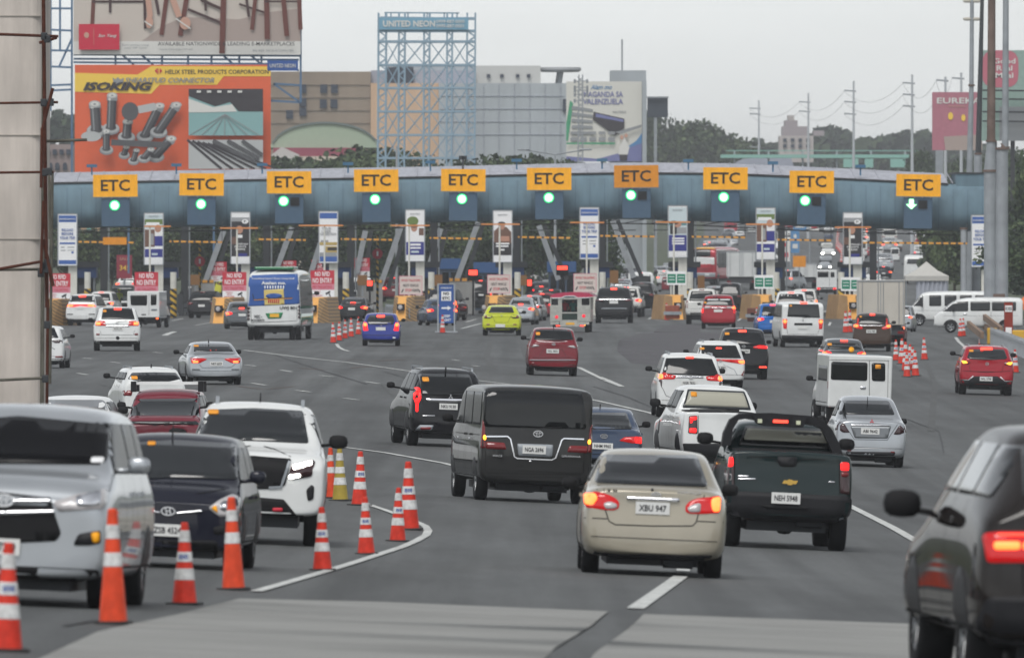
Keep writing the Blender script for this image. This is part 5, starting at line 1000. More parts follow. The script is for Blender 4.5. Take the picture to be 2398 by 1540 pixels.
for nm_, fr_, fa in (('leftmost downhill', .12, 1), ('inner downhill', .36, 1), ('left uphill', .67, 0), ('middle uphill', .79, 0), ('right uphill', .92, 0)):
    n_ = 0
    for j in range(15):
        Y_ = 1230+j*62+rv.uniform(-14, 14)
        if nm_ == 'middle uphill' and j % 2: continue
        a_, c_ = road_edges(Y_); X_ = a_+(c_-a_)*fr_
        if any(abs(X_-q[0]) < 2.6 and abs(Y_-q[1]) < 9 for q in PL) or n_ > 14: continue
        s_ = F/Y_; px_ = CX+X_*s_; py_ = HY+(CH-gz(X_, Y_))*s_; kd = rv.choice(['sedan', 'suv', 'hatch', 'van', 'suv']); W_ = {'suv': 1.85, 'van': 1.9}.get(kd, 1.7); H_ = {'suv': 1.78, 'van': 2.0, 'hatch': 1.5}.get(kd, 1.45)
        vehicle('%s of the tiny cars in the %s file of the climbing road' % (ORN[n_], nm_), kd, 0, px_, py_, W_*s_, W_, py_-H_*s_, rv.choice([WHITE, WHITE, SILVER, GREYP, NIGHT, PEARL, REDP, SILVER]), front=bool(fa), gen=not fa, lod=2, lit=rv.random() < .45, grp=D2, mir=False, hb=False); n_ += 1
for j, (px_, py_, kd, pm, lb) in enumerate(((455, 716, 'suv', NIGHT, 'dark SUV beyond the second lane booth'), (655, 712, 'sedan', SILVER, 'silver sedan beyond the third lane, behind the bus'), (838, 718, 'van', WHITE, 'white van beyond the fourth lane booth'), (1062, 716, 'suv', BLACK, 'black SUV beyond the fifth lane booth'), (1112, 700, 'sedan', GREYP, 'grey sedan further beyond the fifth lane'), (1268, 706, 'sedan', NIGHT, 'midnight sedan beyond the sixth lane booth'), (1455, 712, 'suv', SILVER, 'silver SUV beyond the seventh lane booth'), (1500, 700, 'van', WHITE, 'white van further beyond the seventh lane'), (565, 705, 'van', WHITE, 'white van beyond the second lane, under the P banner'), (925, 706, 'suv', MAROON, 'maroon SUV beyond the fourth lane, left of the green tree banner'))):
    P_ = gp(px_, py_); s_ = F/P_.y; W_ = {'suv': 1.85, 'van': 1.9}.get(kd, 1.7); H_ = {'suv': 1.78, 'van': 2.0}.get(kd, 1.45)
    vehicle(lb, kd, 0, px_, py_, W_*s_, W_, py_-H_*s_, pm, lod=2, lit=j % 2, grp=D2, mir=False)
box_truck('pale round-backed truck on the climbing road behind the height bar', 13, 1550, 600, 170, 2.3, 440, TRUCKW, L=8)
C = vehicle('white bus with wide dark rear window behind the white canopy tent', 'bus', 13, 1790, 1010, 290, 2.5, 640, WHITE, yaw=-2, gen=False, lod=1, grp=D2, feats=[('rear_window', 'g2', [(1700, 690), (1915, 690), (1925, 755), (1690, 755)], {}), ('tail_panel', RED, rect(1690, 1790, 895, 925), {}), ('rear_bumper', 'pla', rect(1690, 1900, 960, 1000), {})])
# two vans crossing on the right
def side_van(lab, z, xn, yg, top, H, L, kind='van', boxy=False, name='passenger_van'):
    """seen from its left side, nose to the left; xn = nose px"""
    k_ = 1/(ZR[z][2]*DS); P = gp(*zc(z, xn, yg)); s = F/P.y; sc = (yg-top)*k_/(H*s); W = 1.9
    root = thing(name, lab, 'van', (0, 0, 0), 0, G1); zb_ = .32; d = 1.2
    if boxy: st = [(0, zb_, 1.15, H-.05, 1, .95), (.08, zb_, 1.15, H, 1, .95), (L*.5, zb_, 1.15, H, 1, .95), (L*.80, zb_, 1.15, H-.02, 1, .94), (L*.80+.25, zb_, 1.1, H-.28, 1, .9), (L*.80+.7, zb_, 1.0, 1.15, .98, .88), (L, zb_+.05, .85, .9, .92, .8)]
    else: st = stations('van', L, H, d, zb_, .2, 1.2)
    me = cage([(a-L/2, *q) for a, *q in st], W, bw=.98, lvl=2); me.materials.append(WHITE); me.materials.append(PLA); child_mesh('body', me, root)
    C = Car(root, [me], L); C.W = W
    if boxy: ws = [(-L/2+.5+i*.95, -L/2+1.25+i*.95) for i in range(4)]+[(L*.30, L*.30+.62)]
    else: ws = [(-L/2+.35, -L/2+1.7), (-L/2+1.8, -L/2+2.9)]
    for a, c in ws: C.drape(rnd(rect(a, c, 1.22, H-.25), .08), GLS, 'side_window', 'left', step=.12)
    if not boxy: C.drape(rnd([(-L/2+3.02, 1.2), (-L/2+4.55, 1.18), (-L/2+3.95, H-.28), (-L/2+3.02, H-.22)], .08), GLS, 'side_window', 'left', step=.1); C.drape(rect(-L/2+3.1, -L/2+3.3, 1.02, 1.07), CHR, 'door_handle', 'left', off=.03)
    C.drape(rnd([(-.8, 1.25), (.8, 1.25), (.7, H-.2), (-.7, H-.2)], .06), GLS, 'windshield', 'front'); C.drape(rnd([(.55, .78), (.9, .85), (.9, 1.0), (.6, .95)], .03), L_CLR, 'headlight', 'front')
    C.line([(-L/2+1.75, .5), (-L/2+1.75, 1.7)], .012, SEAM, 'door_gap', 'left'); C.line([(-L/2+.2, .95), (L/2-.5, .95)], .01, SEAM, 'body_crease', 'left')
    for yy in (-L/2+.95, L/2-.9):
        C.drape([(yy+.42*math.cos(t*math.pi/12), max(zb_+.01, .33+.42*math.sin(t*math.pi/12))) for t in range(-2, 15)], PLA, 'wheel_arch', 'left')
        wheel(root, -W/2+.10, yy, .335, .21, True); wheel(root, W/2-.11, yy, .335, .21, False)
    MB().blob((-W/2-.14, L/2-1.05, 1.28), (.2, .12, .26)).build('side_mirror', PLA, root, smooth=True)
    root.scale = (sc,)*3; root.rotation_euler = (0, 0, R(88)); root.location = P+Vector((L/2*sc, W/2*sc, 0)); return root
side_van('white passenger van crossing from the right in front of the tall steel poles', 4, 1398, 1362, 998, 1.98, 4.9)
side_van('white minibus with a row of separate side windows behind the crossing passenger van', 4, 1095, 1290, 935, 2.15, 5.6, boxy=True, name='minibus')
# ================================================================ toll plaza
TEAL = mat('teal_cladding', (.125, .198, .245), .7, 0, var=.10, vs=.7, spec=.25); TEALD = mat('teal_panel', (.060, .105, .160), .6, var=.06); LAV = mat('roof_sheet', (.36, .37, .41), .5, var=.07, vs=1.5)
AMBER = mat('amber_sign', (.95, .43, .010), .5, var=.03); AMB2 = mat('amber_sign_worn', (.66, .25, .015), .5, var=.1); GON = mat('green_signal_lit', (.5, 1, .55), .3, em=1.7, emc=(.34, 1, .44)); GRIM = mat('green_signal_rim', (0, .6, .2), .3, em=.8, emc=(.0, .8, .18))
streaked(TEAL, .14, (1.6, 1.6, .25), 1.5); streaked(AMBER, .12, (1, 1, .3), 3); streaked(LAV, .2, (1.5, .3, 1), 2)
CONC = mat('plaza_concrete', (.30, .30, .29), .85, var=.18, vs=1.5); CRA = mat('post_white', (.62, .61, .55), .55, var=.12, vs=2)
def stripes(name, a, c, sc, ang=0.0, duty=.5):
    m = bpy.data.materials.new(name); m.use_nodes = True; n, l = m.node_tree.nodes, m.node_tree.links; b = n['Principled BSDF']; b.inputs['Roughness'].default_value = .6
    t = n.new('ShaderNodeTexCoord'); q = n.new('ShaderNodeMapping'); q.inputs['Rotation'].default_value = (0, ang, 0); l.new(t.outputs['Object'], q.inputs[0])
    x = n.new('ShaderNodeSeparateXYZ'); l.new(q.outputs[0], x.inputs[0]); u = n.new('ShaderNodeMath'); u.operation = 'MULTIPLY'; u.inputs[1].default_value = sc; l.new(x.outputs[0 if ang == 0 else 0], u.inputs[0])
    f = n.new('ShaderNodeMath'); f.operation = 'FRACT'; l.new(u.outputs[0], f.inputs[0]); g = n.new('ShaderNodeMath'); g.operation = 'GREATER_THAN'; g.inputs[1].default_value = duty; l.new(f.outputs[0], g.inputs[0])
    k = n.new('ShaderNodeMixRGB'); k.inputs[1].default_value = a+(1,); k.inputs[2].default_value = c+(1,); l.new(g.outputs[0], k.inputs[0]); l.new(k.outputs[0], b.inputs['Base Color']); return m
BARS = stripes('bar_stripes', (.66, .30, .03), (.05, .04, .03), 2.2, 0, .68); CRSH = stripes('crash_stripes', (.42, .25, .10), (.16, .11, .06), 7, .9, .6); CRSO = mat('crash_orange', (.72, .36, .09), .6, var=.15, vs=2)
BOLS = stripes('bollard_stripes', (.02, .02, .02), (.62, .38, .03), 3.2, R(90-35), .5)
YP = 792.0
def canopy():
    root = thing('toll_canopy', 'long teal toll plaza canopy with pale sheet roof spanning every lane', 'toll plaza', at(1199, 745, YP))
    o = root.location
    top = [(-300, 418), (120, 402), (400, 397), (700, 393), (1000, 388), (1300, 381), (1480, 378), (1700, 380), (1850, 386), (2000, 393), (2240, 405)]
    bot = [(-300, 545), (120, 534), (440, 530), (850, 525), (1200, 515), (1480, 512), (1640, 517), (1900, 530), (2320, 542)]
    xs = list(range(-300, 2241, 40)); s = F/YP
    def P(x, y, d): q = at(x, y, YP); return Vector((q.x, YP+d, q.z))-o
    def loft(prof, xs_, m, name, smooth=True):
        b = MB(); n = len(prof)
        for x in xs_:
            T, B_ = itp(top, x), itp(bot, x)
            for d, f, a in prof: b.v.append(tuple(P(x, T+a+(B_-T-26)*f if f >= 0 else T+a, d)))
        for i in range(len(xs_)-1):
            for j in range(n-1): b.f.append((i*n+j, (i+1)*n+j, (i+1)*n+j+1, i*n+j+1)); b.m.append(0)
        return b.build(name, m, root, smooth=smooth)
    loft([(9, -1, 0), (.0, -1, 25), (.0, -1, 27)], xs, LAV, 'roof')
    xs2 = xs+[2280, 2325]
    prof = [(.15, -1, 27), (-.02, -1, 30)]+[(-.02-.55*math.sin(math.pi/2*min(1, t*1.7)), t, 26) for t in [.12, .25, .4, .55, .66]]+[(-.50, .75, 26), (-.32, .84, 26), (.05, .92, 26), (.9, .985, 26), (2.0, 1.0, 26), (11, 1.0, 26), (11, .6, 26), (10, .0, 26)]
    loft(prof, xs2, TEAL, 'fascia')
    b = MB()
    for i, x in enumerate(range(-280, 2240, 57)):
        a = P(x, itp(top, x)-.5, 8.8); c = P(x+3, itp(top, x)+24.3, -.02); b.bar(a, c, .05, .06)
    b.build('roof_rib', LAV, root)
    b = MB()
    for i in range(len(xs)-1): b.bar(P(xs[i], itp(top, xs[i])+26.5, -.06), P(xs[i+1], itp(top, xs[i+1])+26.5, -.06), .10, .09)
    b.build('gutter', DKM, root)
    a_, c_2 = P(2238, 440, -.05), P(2326, 407, -.05); MB().box(a_.x, c_2.x, a_.y, a_.y+9, a_.z, c_2.z).build('end_wall', TEAL, root); MB().box(a_.x-.1, c_2.x+.05, a_.y-.08, a_.y+9.1, c_2.z, c_2.z+.09).build('end_coping', DKM, root)
    b = MB(); n = len(prof)
    for x in range(-285, 2320, 34):
        o_ = len(b.v)
        for xx in (x, x+1.1):
            T, B_ = itp(top, xx), itp(bot, xx)
            for d, f, a in prof[2:11]: b.v.append(tuple(P(xx, T+a+(B_-T-26)*f, d-.012)))
        m_9 = len(prof[2:11]); b.f += [(o_+j, o_+m_9+j, o_+m_9+j+1, o_+j+1) for j in range(m_9-1)]; b.m += [0]*(m_9-1)
    b.build('panel_joint', TEALD, root)
    b = MB()
    for x in range(-240, 2300, 51): pass
    for px in (-150, 50, 243, 432, 624, 821, 1016, 1210, 1410, 1617, 1830, 2045, 2258):
        q = at(px, 700, 811); t = at(px, 500, 811); MB().box(q.x-.22-o.x, q.x+.22-o.x, 19, 19.5, gz(q.x, 811)-o.z, t.z-o.z+.6).build('column', DKM, root)
        MB().tube((q.x+.32-o.x, 18.9, gz(q.x, 811)-o.z), (q.x+.32-o.x, 18.9, t.z-o.z), .05, 6).build('drain_pipe', GRM, root)
    for (x0, y0), (x1, y1) in (((476, 672), (524, 540)), ((644, 640), (684, 532)), ((716, 676), (764, 528)), ((888, 676), (940, 528)), ((1062, 676), (1120, 520)), ((835, 640), (856, 540)), ((1000, 640), (1032, 535)), ((1308, 655), (1262, 528)), ((1484, 650), (1434, 515)), ((1180, 640), (1206, 535))):
        a, c = at(x0, y0, 815), at(x1, y1, 815)
        MB().bar(a-o, c-o, .34, .34).build('brace', GALV, root); MB().bar(a-o+Vector((.55, 2, 0)), c-o+Vector((.35, 2, 0)), .26, .26).build('brace', DKM, root)
    # dim trusses and light fittings under the canopy
    for px in range(200, 2200, 97):
        q = at(px, 531, 803); MB().box(q.x-.75-o.x, q.x+.75-o.x, 11, 11.12, q.z-o.z-.25, q.z-o.z-.18).build('light_fitting', WHT, root)
    for yy in (4, 9): 
        b = MB(); pr = None
        for x in range(-100, 2300, 60):
            q = at(x, itp(bot, x)+11, YP+yy)-o; 
            if pr: b.bar(pr, q, .07); b.bar(pr, q+Vector((0, 0, .35)), .05)
            pr = q
        b.build('truss', DKM, root)
    for x, y in ((215, 391), (413, 389), (614, 388), (815, 386), (1008, 382), (1210, 378), (1410, 377), (1612, 379), (1810, 384), (2015, 392)):
        q = at(x, y, YP+.8)-o; bb = MB().box(q.x-.32, q.x+.32, q.y-.2, q.y+.2, q.z-.03, q.z+.16).box(q.x-.05, q.x+.05, q.y-.05, q.y+.05, q.z-.5, q.z); bb.build('floodlight', mat('floodlight_blue', (.05, .14, .24), .5), root)
    q = at(1084, 370, YP+1)-o; MB().box(q.x-.06, q.x+.06, q.y, q.y+.1, q.z-.7, q.z+.1).box(q.x-.25, q.x+.25, q.y, q.y+.1, q.z-.1, q.z+.14).build('camera_post', DKM, root)
canopy()
SG = [(65, 438, 65, 'r'), (270, 435, 268, 'n'), (472, 432, 471, 'n'), (677, 427, 664, 'sq'), (881, 423, 878, 'n'), (1085, 422, 1082, 'n'), (1286, 419, 1285, 'n'), (1490, 413, 1477, 'sqw'), (1699, 418, 1695, 'n'), (1901, 426, 1886, 'sq'), (2151, 434, 2135, 'sqa')]
ORD = 'first second third fourth fifth sixth seventh eighth ninth tenth eleventh'.split()
for i, (x, y, lx, kd) in enumerate(SG):
    yf = YP-1.75; c = at(x, y, yf); s = F/yf
    lb = {0: 'amber ETC lane sign almost hidden by the concrete pillar', 7: 'darker worn amber ETC lane sign at the crest of the canopy', 10: 'amber ETC lane sign with a green down arrow, farthest right', 1: 'amber ETC lane sign above the leftmost visible green light'}.get(i, '%s amber ETC lane sign from the left, with round green light below' % ORD[i-1])
    r_ = thing('lane_sign', lb, 'sign', c, 0, 'ETC lane signs on the canopy')
    MB().box(-52/s, 52/s, 0, .14, -26/s, 26/s).build('panel', AMB2 if 'w' in kd else AMBER, r_)
    text('ETC', (0, -.012, 1/s), 68/s, 27/s, mat('etc_black', (.03, .022, .015), .6), r_, bold=.02)
    w2 = 33/s; dz = -26/s; h2 = (itp([(0, 536), (1480, 512), (2320, 543)], x)-y-28)/s
    hb = MB().box(-w2, w2, .12, 1.1, dz-h2, dz-.06).build('signal_box', TEALD, r_)
    lx_ = (lx-x)/s; lz = -(44+(2 if i < 3 else 0))/s
    b = MB()
    if 'a' in kd:
        p = [(0, -.33), (.33, -.02), (.14, -.02), (.14, .30), (-.14, .30), (-.14, -.02), (-.33, -.02)]
        MB().xz([(lx_+a, lz+c_) for a, c_ in p], .06, .115).build('green_arrow', GON, hb)
    else:
        MB().lathe([(0, .05), (.25, .055), (.255, .115)], (lx_, 0, lz), 24, ax='y').build('green_light', GON, hb)
        MB().lathe([(.255, .07), (.315, .08), (.32, .115)], (lx_, 0, lz), 24, ax='y').build('light_rim', GRIM, hb)
    if 'sq' in kd: MB().box(lx_+.42, lx_+.98, .05, .118, lz-.28, lz+.24).build('dark_display', BLK, hb)
    r_.rotation_euler = (0, R([.3, -.5, .4, 0, -.3, .5, -.2, -.6, .2, .6, .8][i]), 0)
    for k_ in (-.75, -.25, .25, .75): MB().box(k_-.03, k_+.03, .02, .1, dz-.10, dz-.0).build('bracket', GRM, r_)
# islands, banners, poles
PIC = dict(grn=mat('pic_leaf', (.14, .20, .06), .6), sky=mat('pic_pale_sky', (.52, .60, .62), .6), skin=mat('pic_skin', (.45, .24, .17), .6), brn=mat('pic_brown', (.16, .09, .065), .6), nav=mat('pic_navy', (.035, .04, .22), .6), blk=mat('pic_black', (.035, .033, .036), .6), wht=WHT, blu=mat('pic_blue', (.05, .12, .36), .6), tan=mat('pic_tan', (.45, .33, .12), .6), teal=mat('pic_teal', (.10, .24, .26), .6), gry=mat('pic_grey', (.30, .31, .32), .6))
ISL = [(158, 501, 'A'), (360, 499, 'B'), (563, 497, 'C'), (769, 495, 'D'), (972, 491, 'E'), (1177, 493, 'F'), (1380, 486, 'A'), (1587, 482, 'G'), (1793, 487, 'B'), (1997, 498, 'C'), (2297, 504, 'A')]
BL = ['blue and white information banner cut by the scaffolding', 'portrait banner with green field and navy foot, left of the tow truck', 'dark portrait banner with a P sign, above the bus', 'white banner with a tan car picture, right of the bus', 'portrait banner with green tree and navy foot above the NO ETC sign', 'banner with a person in brown above the middle stop here sign', 'blue and white banner reading RELOAD BEFORE YOUR TRIP above the jeepney', 'banner with pale sky and navy foot above the red cone', 'portrait banner with green field beside the red and white bus', 'dark portrait banner with a P sign above the beige box truck', 'blue and white banner behind the tall steel poles']
GY = [0, 530, 534, 528, 528, 525, 521, 520, 525, 532, 0]; GX = [139, 351, 555, 760, 958, 1170, 1374, 1578, 1785, 1990, 2215]
GB = [None, (338, 400), (515, 604), (700, 804), (915, 1006), (1127, 1217), (1335, 1415), (1535, 1616), (1747, 1825), (1955, 2040), None]
def banner(i, x, yt, kd):
    Y = 770.0; s = F/Y; c = at(x, yt, Y); X = c.x; zg = gz(X, Y); h = 120/s; w_ = 45/s
    r_ = thing('banner_stand', BL[i], 'banner', (X, Y, zg), 0, 'tall banners on the toll islands'); zt = c.z-zg; zb_ = zt-h; hw = w_/2
    MB().box(.30-.26, .30+.26, .25, .55, 0, zb_).build('post', CRA, r_)
    p = MB().box(-hw, hw, 0, .10, zb_, zt).build('panel', WHT, r_)
    f = MB()
    for a in (-1, 1): f.box(a*hw-.03, a*hw+.03, -.03, .13, zb_-.03, zt+.03)
    f.box(-hw, hw, -.03, .13, zt, zt+.04).box(-hw, hw, -.03, .13, zb_-.04, zb_); f.build('frame', GRM, r_)
    b = MB(); bm_ = []
    def q(m, u0, u1, v0, v1, lay=1):      # u 0..1 across, v 0..1 from top
        bm_.extend([m]*(m not in bm_)); b.box(-hw+u0*w_, -hw+u1*w_, -.006*lay, 0.0, zt-v1*h, zt-v0*h, bm_.index(m))
    def pg(m, pts, lay=1): bm_.extend([m]*(m not in bm_)); b.xz([(-hw+u*w_, zt-v*h) for u, v in pts], -.006*lay-.001, 0, bm_.index(m))
    def tx(t_, u, v, wu, hv, m): text(t_, (-hw+u*w_, -.035, zt-v*h), wu*w_, hv*h, m, p, 'banner_lettering', bold=.01)
    if kd == 'A':
        q('blu', .05, .95, .03, .16); q('blu', .05, .95, .90, .98); q('blu', .1, .9, .555, .59); q('gry', .15, .35, .64, .66); q('gry', .5, .85, .64, .66); q('gry', .15, .4, .70, .72); q('blu', .7, .82, .73, .77); q('gry', .5, .85, .70, .715)
        tx('RELOAD', .5, .31, .6, .05, PIC['blu']); tx('BEFORE', .5, .385, .6, .05, PIC['blu']); tx('YOUR TRIP', .5, .465, .8, .055, PIC['blu']); tx('EXPRESSWAYS', .5, .10, .8, .03, WHT)
    elif kd == 'B':
        q('sky', .04, .96, .03, .30); q('grn', .04, .96, .12, .22, 2); q('wht', .1, .8, .18, .24, 3); q('brn', .04, .55, .32, .66, 2); q('gry', .3, .5, .4, .62, 3); pg('skin', ell(.72, .30, .17, .075, 14), 4); q('nav', .55, .96, .45, .64, 3); q('wht', .7, .9, .36, .44, 3); q('nav', .04, .96, .70, .86, 2)
        q('wht', .1, .95, .66, .70, 3); q('sky', .4, .7, .78, .82, 3); q('wht', .04, .96, .86, .98, 2); tx('EASYTRIP', .5, .06, .5, .025, PIC['gry'])
    elif kd == 'C':
        q('gry', .04, .96, .10, .22); q('blk', .04, .96, .18, .86, 1.5); pg('wht', ell(.74, .18, .17, .045, 14), 3); pg('skin', ell(.45, .34, .18, .08, 14), 3); q('wht', .35, .6, .44, .5, 3); q('brn', .04, .3, .48, .62, 2); q('wht', .04, .96, .88, .98, 2); q('nav', .4, .85, .80, .86, 3)
        tx('P', .74, .18, .12, .045, PIC['blk']); tx('SPEND', .6, .62, .6, .035, WHT); tx('POINTS', .5, .67, .6, .035, WHT); tx('HERE', .5, .72, .5, .035, WHT)
    elif kd == 'D':
        q('blu', .05, .95, .03, .14); q('tan', .05, .95, .60, .66, 2); q('tan', .3, .95, .68, .80, 2); q('blk', .45, .95, .70, .76, 3); q('gry', .05, .95, .80, .88, 2); q('blu', .05, .95, .88, .98, 2); q('gry', .1, .5, .56, .6, 2)
        tx('YOUR', .4, .33, .5, .045, PIC['gry']); tx('USER', .4, .39, .5, .045, PIC['gry']); tx('CHECKED NOW', .5, .44, .85, .045, PIC['gry'])
    elif kd == 'E':
        pg('grn', ell(.38, .22, .30, .09, 16)); pg('skin', ell(.45, .36, .16, .07, 14), 3); pg('brn', ell(.45, .32, .2, .04, 12), 3.4); q('wht', .15, .9, .42, .62, 2); q('brn', .7, .95, .36, .50, 3); q('nav', .04, .96, .63, .88, 2); q('wht', .25, .8, .66, .70, 3); q('wht', .25, .8, .73, .76, 3); q('sky', .3, .7, .80, .84, 3)
    elif kd == 'F':
        pg('brn', [(.05, .62), (.05, .40), (.3, .32), (.7, .32), (.95, .42), (.95, .64)], 2); pg('skin', ell(.45, .30, .17, .075, 14), 3); pg('blk', ell(.45, .25, .19, .035, 12), 4); q('skin', .3, .85, .50, .60, 4); q('blk', .04, .96, .62, .87, 2)
        q('wht', .15, .85, .63, .66, 4); q('wht', .15, .8, .68, .71, 4); q('wht', .35, .6, .75, .78, 4)
    elif kd == 'G':
        q('sky', .04, .96, .03, .60); q('teal', .04, .96, .30, .38, 2); pg('skin', ell(.5, .36, .2, .06, 14), 3); pg('blk', ell(.3, .33, .25, .04, 12), 4); q('blk', .1, .45, .38, .55, 3); q('gry', .4, .95, .42, .54, 3); q('nav', .04, .96, .57, .88, 2)
        for v in (.62, .67, .72): q('wht', .2, .85, v, v+.03, 3)
        q('wht', .04, .96, .89, .98, 2)
    if kd in 'EFG': tx('EASYTRIP', .5, .08, .5, .025, PIC['gry'])
    b.build('print', [PIC[m] for m in bm_], p)
def sign_board(name, lab, x, y, w_, h, Y, group, kd):
    s = F/Y; c = at(x, y, Y); zg = gz(c.x, Y); r_ = thing(name, lab, 'sign', (c.x, Y, zg), 0, group); z = c.z-zg; W_, H_ = w_/s, h/s
    pm = dict(n=WHT, s=mat('stop_board', (.58, .50, .46), .55), g=WHT)[kd]
    p = MB().box(-W_/2, W_/2, 0, .05, z-H_/2, z+H_/2).build('panel', pm, r_)
    for a in (-1, 1): MB().tube((a*W_*.28, .09, 0), (a*W_*.28, .09, z+H_*.3), .035, 8).build('leg', CRA, r_)
    if kd == 'n':
        MB().box(-W_/2, W_/2, -.006, 0, z-H_*.0, z+H_/2).build('upper_band', RED, p); MB().box(-W_/2, W_/2, -.006, 0, z-H_*.21, z-H_*.0-.003).build('middle_band', PKS, p)
        text('NO RFID', (0, -.012, z+H_*.37), W_*.62, H_*.17, WHT, p, 'sign_lettering', bold=.02); text('NO ENTRY', (0, -.012, z+H_*.13), W_*.82, H_*.19, WHT, p, 'sign_lettering', bold=.02); text('NO TAILGATING', (0, -.012, z-H_*.10), W_*.8, H_*.11, RED, p, 'sign_lettering')
        text('Violators\nwill be\napprehended', (-W_*.22, -.006, z-H_*.35), W_*.42, H_*.22, RED, p, 'sign_lettering')
        MB().xz([(W_*.12, z-H_*.33), (W_*.32, z-H_*.24), (W_*.34, z-H_*.30), (W_*.16, z-H_*.40)], -.008, 0).xz([(W_*.26, z-H_*.34), (W_*.30, z-H_*.34), (W_*.36, z-H_*.46), (W_*.30, z-H_*.46)], -.008, 0).build('camera_icon', BLT, p)
    elif kd == 's':
        for a, b_, c_, d in ((-W_/2, W_/2, z+H_/2-.03, z+H_/2), (-W_/2, W_/2, z-H_/2, z-H_/2+.03), (-W_/2, -W_/2+.03, z-H_/2+.031, z+H_/2-.031), (W_/2-.03, W_/2, z-H_/2+.031, z+H_/2-.031)): MB().box(a, b_, -.006, 0, c_, d).build('border', PKS, p)
        text('AVOID TAILGATING', (0, -.006, z+H_*.27), W_*.82, H_*.13, RED, p, 'sign_lettering'); text('NEXT VEHICLE', (0, -.006, z-H_*.0), W_*.66, H_*.14, BLT, p, 'sign_lettering')
        text('STOP', (-W_*.10, -.006, z-H_*.26), W_*.28, H_*.15, RED, p, 'sign_lettering', bold=.02); text('HERE', (W_*.18, -.006, z-H_*.26), W_*.26, H_*.14, BLT, p, 'sign_lettering')
        for a in (-1, 1): MB().xz([(a*W_*.30, z-H_*.18), (a*W_*.36, z-H_*.22), (a*W_*.42, z-H_*.38), (a*W_*.36, z-H_*.36)], -.008, 0).build('arrow', BLT, p)
    else:
        MB().box(-W_*.46, -W_*.03, -.006, 0, z-H_*.36, z+H_*.30).box(W_*.03, W_*.46, -.006, 0, z-H_*.36, z+H_*.30).build('green_field', GRN, p)
        for a in (-1, 1):
            for v in (.1, -.12): MB().box(a*W_*.245-W_*.15, a*W_*.245+W_*.15, -.010, -.005, z+v*H_-.02, z+v*H_+.02).build('text_bar', WHT, p)
    return r_
for i, (x, yt, kd) in enumerate(ISL):
    X = at(x, 745, 768).x; zg = gz(X, 762)
    nm = 'behind the pillar' if i == 0 else 'under the %s' % BL[i].split(',')[0].split(' above')[0].split(' right')[0]
    b = MB().box(-.85, .85, 762, 832, -.05, .18); b.v = [(p[0], p[1]-762, p[2]) for p in b.v]
    o = b.build('traffic_island', CONC); o.location = (X, 762, zg); tag(o, 'raised concrete toll island, %s one from the left edge' % ORD[i], 'traffic island', 'toll islands')
    banner(i, x, yt, kd)
    if GB[i]:
        c = at(GX[i], GY[i], 768.5); z0 = gz(c.x, 768.5); r_ = thing('height_gauge', 'thin pale pole with orange crossbar, %s such pole from the left' % ORD[i-1], 'height gauge', (c.x, 768.5, z0), 0, 'height gauges before the banners')
        MB().tube((0, 0, 0), (0, 0, c.z-z0), .055, 8).build('pole', CRA, r_)
        a, e = [(at(q, GY[i], 768.5).x-c.x) for q in GB[i]]; MB().bar((a, -.07, c.z-z0), (e, -.07, c.z-z0), .05, .09).build('crossbar', mat('bar_orange', (.60, .24, .08), .5), r_)
# striped height bars on the columns
HBR = [(184, 314, 567, 'leftmost striped height bar with an amber plate'), (397, 520, 566, 'striped height bar above the tow truck'), (600, 716, 561, 'striped height bar above the bus'), (798, 918, 560.6, 'striped height bar above the silver people carrier beyond the booths'), (1006, 1128, 558, 'striped height bar above the NO ETC sign'), (1213, 1335, 556, 'striped height bar above the turning silver SUV'),
       (1406, 1533, 553, 'striped height bar right of the RELOAD banner'), (1620, 1745, 555, 'striped height bar above the red and white bus'), (1820, 1946, 562, 'striped height bar across the oncoming cars'), (2015, 2265, 569, 'longest striped height bar, across the climbing road')]
for j, (x0, x1, y, lb) in enumerate(HBR):
    Y = 788.0; a, c = at(x0, y-1, Y), at(x1, y+1, Y); m = (a+c)/2; r_ = thing('height_bar', lb, 'height bar', m, 0, 'striped height bars across the lanes')
    MB().bar(a-m, c-m, .08, .11).build('bar', BARS, r_)
    for q in (a, c): MB().tube(q-m+Vector((0, .08, 0)), (q.x-m.x, .08, 1.25), .02, 6).build('hanger', DKM, r_)
    if j == 0: MB().box(-.2, 1.25, -.10, -.06, -.15, .30).build('plate', AMB2, r_)
# signs in front of the islands
for x, y, w_, h, Y, lb in ((137, 672, 56, 64, 766, 'red NO RFID NO ENTRY sign half hidden by the scaffolding'), (343, 670, 55, 66, 766, 'red NO RFID NO ENTRY sign behind the white box-bodied van'), (549, 668, 56, 62, 766, 'red NO RFID NO ENTRY sign just left of the bus'), (755, 665, 56, 64, 766, 'red NO RFID NO ENTRY sign just right of the bus'),
                           (512, 636, 38, 46  , 815, 'small red NO RFID NO ENTRY sign above the tow truck'), (848, 626, 36, 44  , 815, 'small red NO RFID NO ENTRY sign left of the silver people carrier'), (675, 632, 38, 44  , 815, 'small red NO RFID NO ENTRY sign peeking over the bus roof'), (747, 630, 36, 44  , 815, 'small red NO RFID NO ENTRY sign behind the one right of the bus')):
    sign_board('warning_sign', lb, x, y, w_, h, Y, 'red entry warning signs', 'n')
for x, y, lb in ((962, 668, 'AVOID TAILGATING stop here sign behind the blue NO ETC sign'), (1168, 665, 'AVOID TAILGATING stop here sign behind the lime sedan'), (1370, 662, 'faded stop here sign above the jeepney roof')):
    sign_board('stop_sign_board', lb, x, y, 54, 44, 765, 'stop here sign boards', 's')
